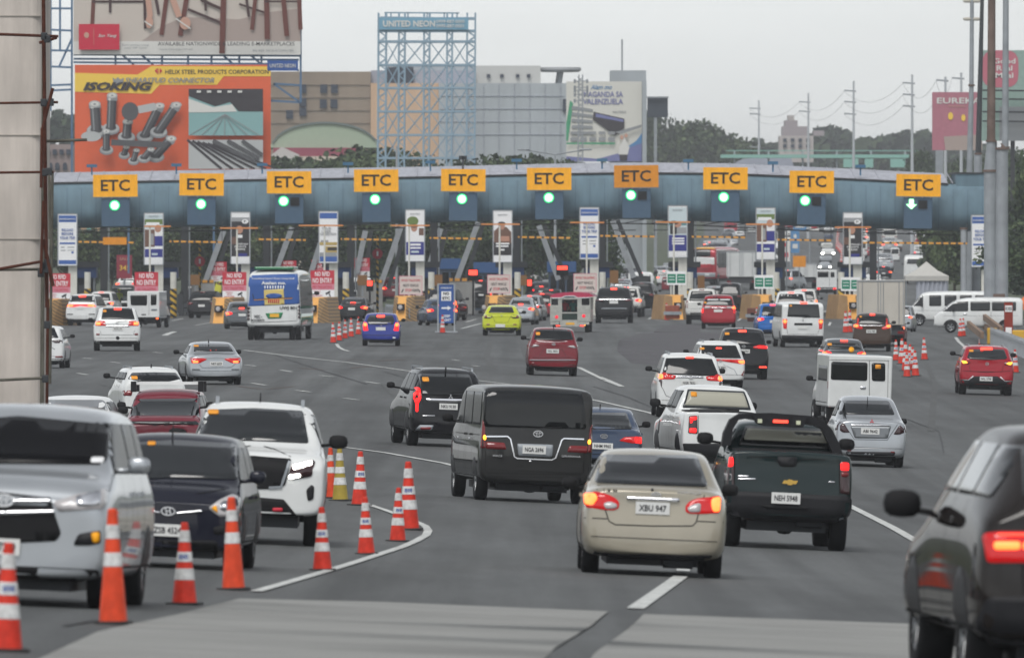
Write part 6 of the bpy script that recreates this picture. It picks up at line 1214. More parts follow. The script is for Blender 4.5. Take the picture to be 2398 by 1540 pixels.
for x, y, lb in ((1584, 651, 'white board with green fields above the first right crash block'), (1789, 660, 'white board with green fields above the blue small SUV'), (1992, 665, 'white board with green fields left of the beige box truck')):
    sign_board('lane_guide_sign', lb, x, y, 45, 32, 766, 'green and white guide boards', 'g')
# amber boards, bollards, booths, crash blocks
for x, y, w_, h, lb in ((457, 655, 22, 24, 'small brown board right of the black waiting SUV'), (849, 656, 22, 24, 'small brown board left of the silver people carrier'), (1025, 656, 22, 26, 'small brown board above the NO ETC sign'), (1223, 656, 22, 24, 'small brown board by the middle stop here sign'), (1438, 648, 20, 30, 'small brown board beside the black SUV roof'), (1642, 660, 16, 30, 'small brown board before the red and white bus'), (1872, 612, 30, 26, 'amber board on the median beyond the booths')):
    Y = 776.0 if y > 640 else 1000.0; c = at(x, y, Y); s = F/Y; z0 = gz(c.x, Y); r_ = thing('notice_board', lb, 'notice board', (c.x, Y, z0), 0, 'small brown notice boards')
    MB().box(-w_/s/2, w_/s/2, 0, .06, c.z-z0-h/s/2, c.z-z0+h/s/2).build('panel', mat('board_brown', (.20, .10, .035), .6) if y > 640 else AMB2, r_); MB().tube((0, .1, 0), (0, .1, c.z-z0), .05, 8).build('post', GRM, r_)
proto = None
for x, lb in ((205, 'beside the leftmost booth'), (406, 'right of the white box-bodied van'), (810, 'right of the red sign by the bus'), (1010, 'above the NO ETC sign'), (1212, 'right of the middle stop here sign'), (1411, 'beside the black SUV by the jeepney'), (1616, 'left of the square white off-roader'), (1818, 'above the white passenger van'), (1970, 'by the green and white board near the beige truck')):
    Y = 774.0; c = at(x, 640, Y); z0 = gz(c.x, Y); L_ = 'striped bollard with white top '+lb
    if proto is None:
        proto = thing('striped_bollard', L_, 'bollard', (c.x, Y, z0), 0, 'striped bollards'); MB().tube((0, 0, 0), (0, 0, 1.75), .2, 14).build('shaft', BOLS, proto); MB().tube((0, 0, 1.75), (0, 0, 2.75), .19, 14).build('white_top', CRA, proto)
    else: dup(proto, (c.x, Y, z0), label=L_)
proto = None
for x, lb in ((198, 'leftmost'), (388, 'second from the left, behind the small green light'), (585, 'mostly behind the bus'), (793, 'behind the black sedan right of the bus'), (993, 'behind the first stop here sign'), (1198, 'behind the middle stop here sign'), (1398, 'behind the faded stop here sign'), (1602, 'behind the first green and white board'), (1802, 'behind the ninth banner post'), (1997, 'behind the tenth banner post')):
    Y = 796.0; c = at(x, 640, Y); z0 = gz(c.x, Y); L_ = 'navy roofed toll booth '+lb
    if proto is None:
        proto = thing('toll_booth', L_, 'toll booth', (c.x, Y, z0), 0, 'toll booths'); NV = mat('booth_navy', (.025, .055, .15), .5)
        MB().box(-.68, .68, -1.5, 1.5, 0, 1.15).build('wall', mat('booth_grey', (.10, .115, .14), .6), proto); MB().box(-.64, .64, -1.46, 1.46, 1.15, 2.35).build('glazing', SGL, proto); MB().box(-.78, .78, -1.65, 1.65, 2.35, 3.0).build('roof', NV, proto)
        b = MB()
        for a in (-.66, .60):
            for yy in (-1.48, -.5, .5, 1.42): b.box(a, a+.06, yy, yy+.06, 1.15, 2.35)
        b.build('window_frame', GRM, proto); MB().box(-.3, .3, -1.52, -1.50, .3, 1.9).build('door', DKM, proto); MB().box(.80, 1.15, -2.2, -1.7, 0, 1.35).box(.85, 1.1, 1.0, 1.4, 0, 1.5).build('machine_cabinet', DKM, proto); MB().box(-1.0, 1.0, -1.9, -1.7, 3.0, 3.35).build('roof_rail', DKM, proto)
    else: dup(proto, (c.x, Y, z0), label=L_)
proto = None
for x, side, Y, lb in ((128, 1, 762, 'behind the white SUV with the lamp bar'), (530, 1, 757, 'left of the bus with its round lamp'), (750, 1, 756, 'right of the bus'), (955, 1, 752, 'between the royal blue hatchback and the NO ETC sign'), (1168, 1, 750, 'behind the lime yellow sedan'), (1571, -1, 748, 'with a red cone before it'), (1777, -1, 747, 'above the bright blue small SUV'), (1980, -1, 747, 'left of the beige box truck')):
    q_ = gp(x, Y); Y = q_.y+2.0; c = at(x, 740, Y); z0 = gz(c.x, Y); L_ = ('orange and black striped crash block ' if side > 0 else 'plain tan and orange crash block ')+lb
    if proto is None or x == 1571:
        proto = thing('crash_block', L_, 'crash barrier', (c.x, Y, z0), 0, 'striped crash blocks')
        f = [(-.30, -2.2), (.30, -2.2), (.74, -1.0), (.74, 2.2), (-.74, 2.2), (-.74, -1.0)]
        n = 6; vs = [(a*1.0, b_, 0) for a, b_ in f]+[(a*.80, b_*(.93 if b_ > -2 else .72), 1.45 if b_ > -2 else 1.36) for a, b_ in f]
        MB().add(vs, [(0, 1, 7, 6), tuple(range(6, 12)), tuple(range(5, -1, -1))], 0).add(vs, [(1, 2, 8, 7), (2, 3, 9, 8), (3, 4, 10, 9), (4, 5, 11, 10), (5, 0, 6, 11)], 1).build('block', [CRSO, CRSH if side > 0 else mat('crash_tan', (.34, .21, .10), .7, var=.2, vs=2)], proto)
        MB().box(-.2, .2, -2.2, -1.85, .62, 1.0).build('lamp_housing', PLA, proto); MB().lathe([(0, -.06), (.12, -.05), (.14, 0)], (0, -2.2, .81), 14, ax='y').build('lamp', L_CLR, proto)
    r_ = proto if x in (128, 1571) else dup(proto, (c.x, Y, z0), label=L_); r_.rotation_euler = (0, 0, R(-11*side))
    if x == 1168:
        for h_ in r_.children:
            if h_.name.startswith('lamp') and 'housing' not in h_.name: h_.location = (-.45, 0, -.05)
MB_ = MB().lathe([(0, -.05), (.22, -.03), (.24, .04)], (0, 0, 0), 16, ax='y'); c = at(1150, 757-40, 738)
o = MB_.build('warning_lamp', AMB); c = at(1149.5, 706, 760); o.location = c; tag(o, 'glowing round amber warning lamp on the crash block behind the lime sedan', 'lamp', None)
# barrel and rails before the blocks
for x, y, w_, h, lb, cm in ((1575, 722, 34, 40, 'rusty red guard box at the foot of the crash block with the red cone', (.26, .07, .04)), (1168, 722, 46, 50, 'brown rusty guard box left of the lime yellow sedan', (.10, .055, .045)), (1762, 728, 24, 40, 'brown rusty guard box behind the bright blue small SUV', (.14, .05, .035))):
    p = gp(x, y+h/2+9); s = F/p.y; r_ = thing('guard_box', lb, 'guard box', p, 0, 'rusty guard boxes'); W_ = w_/s
    MB().box(-W_/2, W_/2, 0, .8, .1, h/s*.9).build('box', mat('rust_%d' % x, cm, .8, var=.3, vs=5), r_, bevel=.06); MB().box(-W_/2-.1, W_/2+.1, -.12, -.02, h/s*.35, h/s*.55).build('rail', GRM, r_)
# concrete walls between lanes
for x0, x1, y0, y1, lb in ((836, 896, 662, 697, 'grey concrete lane wall with striped cap beside the silver people carrier'), (1052, 1112, 658, 695, 'grey concrete lane wall with striped cap beside the partly hidden black SUV'), (448, 500, 662, 690, 'grey concrete lane wall under the tow truck')):
    a, c = at(x0, y1, 812), at(x1, y0, 812); r_ = thing('lane_wall', lb, 'wall', ((a.x+c.x)/2, 812, gz(a.x, 812)), 0, 'concrete lane walls'); hw = (c.x-a.x)/2; hh = c.z-gz(a.x, 812)
    MB().box(-hw, hw, 0, .5, 0, hh).build('wall', CONC, r_); MB().box(-hw, hw, -.03, .53, hh, hh+.18).build('cap', BARS, r_)
for x0, x1, y0, y1, lb in ((1285, 1346, 612, 690, 'blue and dark toll office building behind the silver turning SUV'), (1112, 1166, 614, 690, 'dark blue toll office with glass front behind the second stop here sign'), (1010, 1075, 605, 680, 'dark toll office block behind the NO ETC sign')):
    a, c = at(x0, y1, 840), at(x1, y0, 840); zg = gz(a.x, 840); r_ = thing('toll_office', lb, 'office', ((a.x+c.x)/2, 842, zg), 0, 'toll offices behind the booths'); hw = (c.x-a.x)/2; hh = c.z-zg
    MB().box(-hw, hw, 0, 5, 0, hh-.7).build('wall', mat('office_wall', (.04, .06, .09), .6), r_); MB().box(-hw-.1, hw+.1, -.1, 5.1, hh-.7, hh).build('fascia', mat('office_blue', (.035, .085, .20), .5), r_)
    for k_ in range(3): MB().box(-hw+.12+k_*hw*.64, -hw+hw*.6+k_*hw*.64, -.02, .0, .9, hh-.9).build('window', GLS, r_)
# lane signals (lit) on posts
for x, y, w_, h, m_s, lb in ((1108, 638, 20, 12, 'r', 'red lit lane display left of the middle stop here sign'), (376, 672, 6, 20, 'g', 'tiny green lit lane display right of the second booth'), (1240, 662, 10, 14, 'r', 'red lit lane display right of the middle stop here sign'), (1317, 627, 24, 9, 'r', 'red lit strip display above the turning silver SUV'), (866, 663, 12, 12, 'r', 'red lit lane display beside the small red sign'), (1592, 650, 6, 14, 'r', 'red lit lane display by the square white off-roader')):
    Y = 799.0; c = at(x, y, Y); s = F/Y; z0 = gz(c.x, Y); r_ = thing('lane_signal', lb, 'lane signal', (c.x, Y, z0), 0, 'lit lane displays')
    MB().box(-w_/s/2-.06, w_/s/2+.06, .01, .2, c.z-z0-h/s/2-.35, c.z-z0+h/s/2+.06).build('housing', PLA, r_); MB().tube((0, .12, 0), (0, .12, c.z-z0), .06, 8).build('post', DKM, r_)
    MB().box(-w_/s/2, w_/s/2, -.02, .01, c.z-z0-h/s/2, c.z-z0+h/s/2).build('display', BRK if m_s == 'r' else mat('green_led', (0, 1, .3), .3, em=1.2, emc=(.02, .8, .25)), r_)
for x, y, lb in ((468, 612, 'round red sign on a striped post left of the small red warning sign'), (884, 594, 'round red sign on a striped post above the silver people carrier')):
    Y = 800.0; c = at(x, y, Y); z0 = gz(c.x, Y); r_ = thing('round_sign', lb, 'sign', (c.x, Y, z0), 0, 'round red signs'); MB().tube((0, 0, 0), (0, 0, c.z-z0+1.2), .08, 8).build('post', BOLS, r_)
    MB().lathe([(0, -.05), (.33, -.05), (.33, 0), (0, 0)], (0, -.1, c.z-z0), 18, ax='y').build('disc', RED, r_); MB().box(-.06, .06, -.17, -.151, c.z-z0-.14, c.z-z0+.16).build('symbol', WHT, r_)
# big blue NO ETC board
p = gp(1045, 778); s = F/p.y; r_ = thing('direction_sign', 'tall blue NO ETC keep right sign with white arrow', 'sign', p, 0, None); W_ = 17/s; H0, H1 = 22/s, 112/s
pn = MB().box(-W_, W_, 0, .08, H0, H1).build('panel', BLU, r_)
b = MB()
for a in (-1, 1): b.box(a*(W_+.05)-.035, a*(W_+.05)+.035, -.03, .12, 0, H1+.05)
b.box(-W_-.02, W_+.02, -.03, .12, H1, H1+.05); b.build('frame', GALV, r_); MB().box(-W_-.2, W_+.2, -.35, .45, 0, .06).build('base', GALV, r_)
MB().box(-W_*.68, W_*.68, -.008, 0, 74/s, 96/s).build('white_field', WHT, pn)
text('NO', (0, -.016, 91/s), W_*.8, 7/s, BLT, pn, 'sign_lettering', bold=.03); text('ETC', (0, -.016, 80/s), W_*1.0, 7/s, BLT, pn, 'sign_lettering', bold=.03); text('KEEP', (0, -.008, 38/s), W_*1.1, 6/s, WHT, pn, 'sign_lettering', bold=.02); text('RIGHT', (0, -.008, 29/s), W_*1.3, 6/s, WHT, pn, 'sign_lettering', bold=.02); text('EXPRESSWAY', (0, -.008, 104/s), W_*1.5, 3.5/s, WHT, pn, 'sign_lettering')
MB().xz([(-W_*.65, 55/s), (W_*.2, 55/s), (W_*.2, 51.5/s), (W_*.68, 57/s), (W_*.2, 62.5/s), (W_*.2, 59/s), (-W_*.65, 59/s)], -.008, 0).build('arrow', WHT, pn)
# ================================================================ trees
LEAF = [mat('leaf_dark', (.026, .040, .024), .7, var=.45, vs=.5), mat('leaf_mid', (.046, .072, .032), .7, var=.4, vs=.5), mat('leaf_light', (.085, .115, .050), .7, var=.35, vs=.5)]
BARK = mat('bark', (.09, .07, .05), .9, var=.2)
def crown_mesh(seed, n, w_, h_, z0, leaf, lobes=9):
    rg = random.Random(seed); V, Fc, M = [], [], []; L_ = []
    for i in range(lobes):
        a = rg.uniform(0, 6.28); r_ = rg.uniform(.15, .75)*w_*.5
        L_.append((r_*math.cos(a), r_*math.sin(a), z0+h_*rg.uniform(.18, .82), w_*rg.uniform(.16, .30), h_*rg.uniform(.13, .22), rg.choice([0, 0, 1, 1, 2])))
    L_.append((0, 0, z0+h_*.5, w_*.33, h_*.36, 0)); L_.append((0, 0, z0+h_*.8, w_*.2, h_*.18, 1))
    for i in range(n):
        cx_, cy_, cz_, rr, rh, cm = rg.choice(L_); d = Vector((rg.gauss(0, 1), rg.gauss(0, 1), rg.gauss(0, 1))).normalized()*rg.uniform(.55, 1.12)
        c = Vector((cx_+d.x*rr, cy_+d.y*rr, cz_+d.z*rh)); a = Vector((rg.gauss(0, 1), rg.gauss(0, 1), rg.gauss(0, .6))).normalized(); b_ = a.orthogonal().normalized(); b_.rotate(Matrix.Rotation(rg.uniform(0, 6.28), 3, a)); e = a.cross(b_); s = leaf*rg.uniform(.5, 1.3)
        o = len(V); V += [tuple(c+b_*s), tuple(c+e*s*.7), tuple(c-b_*s*.9), tuple(c-e*s*.6)]; Fc.append((o, o+1, o+2, o+3)); M.append(min(2, max(0, cm+rg.choice([-1, 0, 0, 0, 1]))))
    me = bpy.data.meshes.new('crown'); me.from_pydata(V, [], Fc); me.polygons.foreach_set('material_index', M)
    for m in LEAF: me.materials.append(m)
    return me
CR = [crown_mesh(k, n, w_, h_, z0, lf, lb) for k, n, w_, h_, z0, lf, lb in ((1, 5200, 7.5, 6.6, 2.2, .20, 12), (2, 5200, 6.4, 7.4, 2.0, .20, 11), (3, 4600, 8.5, 5.6, 2.6, .21, 14), (4, 3800, 5.0, 7.8, 1.5, .19, 9))]
def trunk_mesh(seed, h_):
    rg = random.Random(seed); b = MB(); b.tube((0, 0, -.3), (rg.uniform(-.2, .2), 0, h_), .24, 8, r2=.13)
    for i in range(6):
        a = rg.uniform(0, 6.28); z = h_*rg.uniform(.5, 1); b.tube((0, 0, z), (math.cos(a)*rg.uniform(1, 2.2), math.sin(a)*rg.uniform(1, 2.2), z+rg.uniform(.8, 2.4)), .10, 6, r2=.04)
    o = b.build('trunk', BARK); me = o.data; bpy.data.objects.remove(o); return me
TK = [trunk_mesh(k, 3.6) for k in range(4)]
def tree(x, Y, ytop, lab, k=None, wide=1.0, grp=None, base=None):
    """crown top at photo row ytop"""
    c = at(x, ytop, Y); z0 = gz(c.x, Y) if base is None else base; k = random.randrange(4) if k is None else k; H_ = [8.8, 9.4, 8.2, 9.3][k]; s = max(.2, (c.z-z0)/H_)
    r_ = thing('tree', lab, 'tree', (c.x, Y, z0), random.uniform(0, 6.28), grp); child_mesh('crown', CR[k], r_); child_mesh('trunk', TK[k], r_); r_.scale = (s*wide, s*wide, s); return r_
rt = random.Random(5)
GT = 'trees behind the toll booths'
NTH = 'first second third fourth fifth sixth seventh eighth ninth tenth eleventh twelfth thirteenth fourteenth fifteenth sixteenth seventeenth eighteenth'.split()
NT = [(150, 520), (210, 540), (262, 545), (318, 515), (372, 520), (430, 500), (482, 505), (536, 500), (590, 495), (644, 490), (698, 488), (752, 492), (806, 490), (860, 488), (914, 485), (968, 490), (1022, 485), (1076, 488), (1130, 480), (1184, 485), (1238, 482), (1292, 480), (1346, 478), (1400, 480)]
TW = ['behind the RELOAD banner at the far left', 'left of the green portrait banner', 'above the tow truck', 'behind the P sign banner over the bus', 'behind the bus roof', 'right of the white banner with the tan car', 'left of the slanting pale braces', 'behind the green tree banner', 'above the NO ETC sign', 'behind the brown person banner', 'above the turning silver SUV', 'behind the RELOAD banner over the jeepney', 'left of the pale sky banner', 'above the red and white bus']
for i, (x, y) in enumerate(NT):
    tree(x, 930+rt.uniform(-35, 60), y, '%s green tree %s' % (['bushy dark', 'loose mid', 'low dense'][i % 3] if i % 2 else ['tall dark', 'rounded dull', 'ragged dark'][i % 3], TW[i//2]), wide=1.15, grp=GT)
for x, Y, y, lb, k, wd in ((718, 1150, 366, 'small tree left of the green domed hall base', 2, 1.3), (770, 1150, 372, 'low tree in front of the dome', 2, 1.3), (850, 1100, 345, 'broad dark tree right of the dome', 2, 1.3), (905, 1080, 343, 'broad dark tree at the foot of the lattice tower', 0, 1.3), (955, 1100, 350, 'dark tree under the lattice tower centre', 2, 1.2), (665, 1100, 368, 'small bushy tree below the white gable', 0, 1.2),
                            (1135, 1050, 359, 'bright bushy tree before the blank grey wall', 2, 1.1), (1190, 1060, 363, 'second bushy tree before the blank grey wall', 0, 1.1), (1250, 1080, 366, 'small pale tree near the welcome billboard', 2, 1.1), (1300, 1080, 370, 'small tree left of the welcome billboard foot', 3, 1.0),
                            (1560, 2000, 310, 'large hazy tree right of the welcome billboard', 2, 1.2), (1600, 2000, 282, 'largest hazy tree right of the welcome billboard', 0, 1.0), (1645, 2000, 276, 'tall hazy tree with flat top beyond the canopy crest', 1, 1.1), (1672, 2000, 305, 'hazy tree at the right end of the big clump', 2, 1.1), (1530, 2000, 245, 'thin tall tree before the small dark billboard', 3, .6),
                            (2150, 1500, 352, 'grey green tree left of the tall pole cluster', 3, .8), (2205, 1450, 374, 'spreading tree behind the canopy end', 2, .7), (2250, 1450, 368, 'tree by the pale lamp pole behind the canopy end', 0, .7)):
    tree(x, Y, y, lb, k, wd, 'trees above the canopy line')
for i, (x, Y, y, lb, wd) in enumerate(((2215, 960, 500, 'dark tree under the right end of the canopy', .8), (2235, 900, 500, 'dark tree left of the pale steel post', .8), (2275, 870, 490, 'dark tree behind the pale steel post', .8), (2330, 880, 500, 'dark tree left of the tall steel poles', .8), (2475, 790, 336, 'large dark tree at the right edge behind the poles', .62), (2560, 740, 350, 'dark tree cut by the right edge', .9), (2480, 740, 500, 'lower dark bush mass right of the tall poles', 1.3), (2450, 820, 400, 'dark tree glimpsed behind the tall poles', .9), (2440, 700, 580, 'low dark shrub tree behind the orange tent', 1.5), (2175, 1020, 590, 'low tree on the verge of the climbing road', .9), (2300, 900, 600, 'low dark bush behind the white minibus', 2.0))):
    tree(x, Y, y, lb, i % 4, wd, 'dark trees at the right')
for i in range(14):          # verge of the climbing road
    Y = 1060+i*90; a, c = road_edges(Y); X = c+6+rt.uniform(0, 5); px = CX+X*F/Y; z0 = gz(X, Y); k = i % 4; r_ = thing('tree', 'hazy tree on the right verge of the climbing road, %s from the toll plaza' % NTH[i], 'tree', (X, Y, z0), i, 'trees on the right verge')
    child_mesh('crown', CR[k], r_); child_mesh('trunk', TK[k], r_); r_.scale = (1.2, 1.2, rt.uniform(.9, 1.3))
for i in range(18):
    Y = 1120+i*75; a, c = road_edges(Y); X = a-8-rt.uniform(0, 6)-(i % 3)*7; z0 = gz(X, Y); k = (i+1) % 4; r_ = thing('tree', 'hazy tree left of the climbing road, %s from the toll plaza' % NTH[i], 'tree', (X, Y, z0), i, 'trees on the left verge')
    child_mesh('crown', CR[k], r_); child_mesh('trunk', TK[k], r_); r_.scale = (1.3, 1.3, rt.uniform(.8, 1.2))
# far woodland as one mass
b = MB(); rg = random.Random(11)
def wood(x0, x1, Y, prof, n, lf):
    for i in range(n):
        x = rg.uniform(x0, x1); top = itp(prof, x)+4*math.sin(x*.13)+3*math.sin(x*.31+1); y = top+abs(rg.gauss(0, 1))*26; c = at(x, y, Y+rg.uniform(-40, 60)); s = lf*rg.uniform(.5, 1.3)
        a = Vector((rg.gauss(0, 1), rg.gauss(0, 1), rg.gauss(0, 1))).normalized(); e = a.orthogonal().normalized(); f = a.cross(e); b.add([c+e*s, c+f*s*.7, c-e*s*.9, c-f*s*.6], [(0, 1, 2, 3)], rg.choice([0, 0, 1]))
wood(1680, 2320, 2700, [(1680, 352), (1760, 340), (1850, 352), (1905, 318), (1935, 305), (1970, 312), (2000, 338), (2060, 330), (2120, 318), (2180, 322), (2230, 345), (2320, 350)], 9000, 1.6)
wood(1400, 2320, 2450, [(1400, 400), (1700, 372), (1800, 366), (2000, 372), (2150, 366), (2320, 372)], 7000, 1.4)
wood(-60, 700, 1900, [(-60, 300), (110, 290), (130, 272), (165, 275), (300, 330), (700, 380)], 6000, 1.1)
tag(b.build('woodland', LEAF[:2]), kind='stuff')
# ================================================================ buildings and hoardings
WN = mat('window_dark_blue', (.03, .04, .06), .2)
def block(root, x0, x1, y0, y1, Y, d, m, name='wall', z_=None):
    a, c = at(x0, y1, Y), at(x1, y0, Y); o = root.location; zb_ = gz(a.x, Y)-1 if z_ is None else a.z
    return MB().box(a.x-o.x, c.x-o.x, Y-o.y, Y-o.y+d, zb_-o.z, c.z-o.z).build(name, m, root)
r_ = thing('mall_building', 'huge hazy tan and peach mall building behind the lattice tower', 'building', at(900, 640, 1500))
TAN = mat('wall_tan', (.27, .215, .165), .8, var=.08, vs=.1); PEA = mat('wall_peach', (.56, .38, .25), .8, var=.05, vs=.1); GRW = mat('wall_pale_grey', (.36, .39, .41), .8, var=.05, vs=.1); GRD = mat('wall_grey_violet', (.31, .33, .39), .8, var=.05); streaked(TAN, .15, (.3, .3, .03), 1); streaked(GRW, .12, (.3, .3, .03), 1); streaked(PEA, .12, (.3, .3, .03), 1)
block(r_, 600, 868, 168, 640, 1500, 40, TAN); block(r_, 868.3, 1027, 195, 640, 1499.5, 40, PEA); block(r_, 868.3, 1110, 165, 195, 1503, 30, GRD, 'parapet', 1); block(r_, 920, 1112, 152, 195, 1506, 30, GRW, 'parapet', 1); block(r_, 1027.3, 1326, 195, 640, 1499, 40, GRW)
block(r_, 1111, 1266, 154, 195.2, 1505, 30, mat('wall_white_grey', (.48, .48, .46), .8), 'penthouse', 1); block(r_, 905, 968, 157, 195, 1502.5, 2, WN, 'glazed_bay', 1)
for x, y in ((709, 208), (758, 208), (783, 208), (709, 240), (757, 243), (782, 243), (678, 268), (709, 262)): block(r_, x-8, x+8, y-10, y+10, 1499.7, .4, WN, 'window', 1)
for x in (1144, 1175, 1212, 1238): block(r_, x-4, x+4, 174, 182, 1504.6, .5, WN, 'vent', 1)
block(r_, 1318, 1326, 232, 262, 1498.6, .5, WN, 'vent', 1)
q = at(1312, 168, 1512)-r_.location; MB().lathe([(0, .45), (2.4, .5), (2.5, .2), (2.2, -.05), (0, -.1)], q, 28).build('roof_disc', mat('disc_grey', (.30, .31, .32), .7), r_); MB().tube(q+Vector((-.3, 0, -2)), q, .4, 10).build('disc_column', GRW, r_)
for y in (225, 255, 285, 315): block(r_, 1030, 1322, y, y+.7, 1498.9, .1, GRD, 'panel_joint', 1)
for x in range(1060, 1320, 36): block(r_, x, x+.7, 196, 380, 1498.88, .1, GRD, 'panel_joint', 1)
for y in (198, 228, 258, 288): block(r_, 602, 866, y, y+.8, 1499.85, .1, mat('wall_joint_tan', (.20, .16, .125), .8), 'panel_joint', 1)
r_ = thing('domed_hall', 'pale green domed hall with maroon band left of the lattice tower', 'building', at(760, 640, 1250)); o = r_.location; s = F/1250
arc = [(620, 345)]+[(760+a, 288+57*(1-math.cos(math.asin(min(1, abs(a)/124))))) for a in range(-122, 123, 12)]+[(883, 345)]
def poly3(root, pts, Y, d, m, name):
    P = [at(x, y, Y)-root.location for x, y in pts]; return MB().xz([(p.x, p.z) for p in P], Y-root.location.y, Y-root.location.y+d).build(name, m, root)
poly3(r_, [(620, 346)]+[(p[0], p[1]) for p in arc[1:-1]]+[(883, 346)], 1250, 20, mat('dome_green', (.33, .40, .30), .7, var=.05), 'dome'); poly3(r_, [(p[0], p[1]-3) for p in arc[1:-1]]+[(p[0], p[1]+2) for p in arc[-2:0:-1]], 1249.8, 20.3, mat('dome_rim', (.14, .17, .16), .7), 'dome_rim')
block(r_, 640, 840, 346, 370, 1249, 20, mat('band_maroon', (.25, .06, .09), .7), 'roof_band', 1); block(r_, 630, 845, 366, 640, 1248.5, 21, mat('wall_cream', (.52, .46, .38), .8)); poly3(r_, [(636, 392), (636, 362), (660, 344), (700, 362), (700, 392)], 1246, 10, mat('gable_white', (.50, .47, .45), .8), 'gable')
r_ = thing('row_of_houses', 'brown hazy houses with arched windows between scaffolding and orange billboard', 'building', at(120, 640, 1350)); block(r_, 40, 172, 338, 640, 1350, 15, mat('wall_brownish', (.26, .20, .19), .8)); 
for x in (118, 134, 152): poly3(r_, [(x-5, 398), (x-5, 386), (x-3, 381), (x+3, 381), (x+5, 386), (x+5, 398)], 1349.6, .4, WN, 'arched_window')
for x in (112, 128, 144, 160): block(r_, x-5, x+5, 350, 362, 1349.6, .3, WN, 'window', 1)
r_ = thing('market_building', 'peach building with teal columns seen under the left of the canopy', 'building', at(300, 640, 1150)); block(r_, 190, 460, 532, 590, 1150, 12, PEA, 'wall', 1); TLC = mat('column_teal', (.16, .36, .32), .7)
for x in (208, 252, 300, 340, 384, 420): block(r_, x-5, x+5, 528, 592, 1149.5, .4, TLC if x % 3 else DKM, 'column', 1)
block(r_, 190, 460, 572, 580, 1149.3, .2, TLC, 'ledge', 1)
for x, y in ((230, 548), (276, 548), (322, 556), (362, 548), (402, 556)): block(r_, x-9, x+9, y-3, y+3, 1149.4, .3, WN, 'window', 1)
r_ = thing('hazy_tower_building', 'faint cream and brown building with stepped top on the hazy skyline', 'building', at(1865, 400, 2300))
HZC = mat('wall_hazed_cream', (.42, .38, .36), .8); HZD = mat('wall_hazed_brown', (.31, .27, .28), .8)  # wall colours paled and muted to stand in for distance haze
for x0, x1, y0, y1, m in ((1825, 1905, 318, 380, HZC), (1832, 1895, 296, 318, HZD), (1838, 1868, 282, 296, HZD), (1846, 1860, 270, 282, HZC), (1905, 1930, 306, 318, HZD)): block(r_, x0, x1, y0, y1, 2300, 10, m, 'wall', 1)
for x in (1838, 1856, 1874, 1892):
    for y in (328, 342): block(r_, x-4, x+4, y-4, y+4, 2299.5, .4, WN, 'window', 1)
r_ = thing('overpass', 'hazy pale green footbridge and roofs spanning the road above the canopy', 'overpass', at(1900, 400, 1700)); PG = mat('pale_green', (.22, .42, .36), .7)
block(r_, 1688, 2150, 362, 370, 1700, 4, PG, 'deck', 1); block(r_, 1700, 2150, 352, 354, 1700, .5, PG, 'railing', 1)
for x in (1720, 1800, 1880, 1960, 2040, 2120): block(r_, x-2, x+2, 354, 395, 1701, 1, GRW, 'pier', 1)
for x0, x1 in ((1975, 2010), (2025, 2045), (2085, 2120)): block(r_, x0, x1, 372, 392, 1699, .4, PG, 'road_sign', 1)
poly3(r_, [(1700, 392), (1740, 372), (1850, 364), (1860, 392)], 1720, 8, GRD, 'roof')
# hoardings
FRB = mat('frame_blue', (.09, .16, .26), .6); HD = dict(rd2=mat('print_pale_red', (.46, .14, .18), .6), org=mat('print_orange', (.68, .125, .05), .55, var=.04), yel=mat('print_yellow', (.80, .54, .08), .55), bei=mat('print_beige', (.52, .46, .41), .6, var=.06, vs=.3), tau=mat('print_taupe', (.36, .29, .26), .6), brn=mat('print_brown', (.13, .04, .03), .6), brn2=mat('print_dark_brown', (.06, .03, .03), .6), red=mat('print_red', (.52, .02, .05), .55), skn=mat('print_skin', (.50, .29, .22), .6), wht=mat('print_white', (.62, .61, .58), .55), stl=mat('print_steel', (.085, .085, .09), .5), stl2=mat('print_steel_light', (.42, .43, .43), .5), tea=mat('print_teal', (.22, .38, .38), .55), blk=mat('print_black', (.045, .04, .045), .55), gry=mat('print_grey', (.25, .26, .27), .55), lil=mat('print_lilac', (.16, .17, .34), .55), blu=mat('print_blue', (.08, .22, .42), .55), grn=mat('print_green', (.06, .30, .16), .55), pch=mat('print_peach', (.48, .41, .33), .55))
def hoard(name, lab, Y, cat='billboard', ref=(400, 640)): return thing(name, lab, cat, (at(ref[0], 640, Y).x, Y, gz(0, Y)))
class Art:
    def __init__(s, root, Y, panel, yo=0): s.r, s.Y, s.p, s.b, s.l, s.ms, s.yo = root, Y, panel, MB(), 0, [], yo
    def poly(s, m, pts, lay=None):
        s.l += 1; f = .012*(s.l if lay is None else lay)+.01; o = s.r.location; P = [at(x, y, s.Y)-o for x, y in pts]
        s.ms += [m]*(m not in s.ms); s.b.xz([(p.x, p.z) for p in P], s.yo-f, s.yo-f+.008, s.ms.index(m))
    def rect(s, m, x0, x1, y0, y1): s.poly(m, [(x0, y0), (x1, y0), (x1, y1), (x0, y1)])
    def line(s, m, x0, y0, x1, y1, w_):
        d = Vector((x1-x0, y1-y0)).normalized(); n = Vector((-d.y, d.x))*w_/2; s.poly(m, [(x0+n.x, y0+n.y), (x1+n.x, y1+n.y), (x1-n.x, y1-n.y), (x0-n.x, y0-n.y)])
    def ell(s, m, x, y, a, b, n=14): s.poly(m, ell(x, y, a, b, n))
    def text(s, t_, x, y, w_, h, m, sh=0, bold=.01):
        k = s.Y/F; p = at(x, y, s.Y)-s.r.location; s.l += 1; text(t_, (p.x, s.yo-.012*s.l-.02, p.z), w_*k, h*k, HD[m], s.p, 'hoarding_lettering', bold=bold, shear=sh)
    def done(s):
        if s.ms: s.b.build('print', [HD[q] for q in s.ms], s.p)
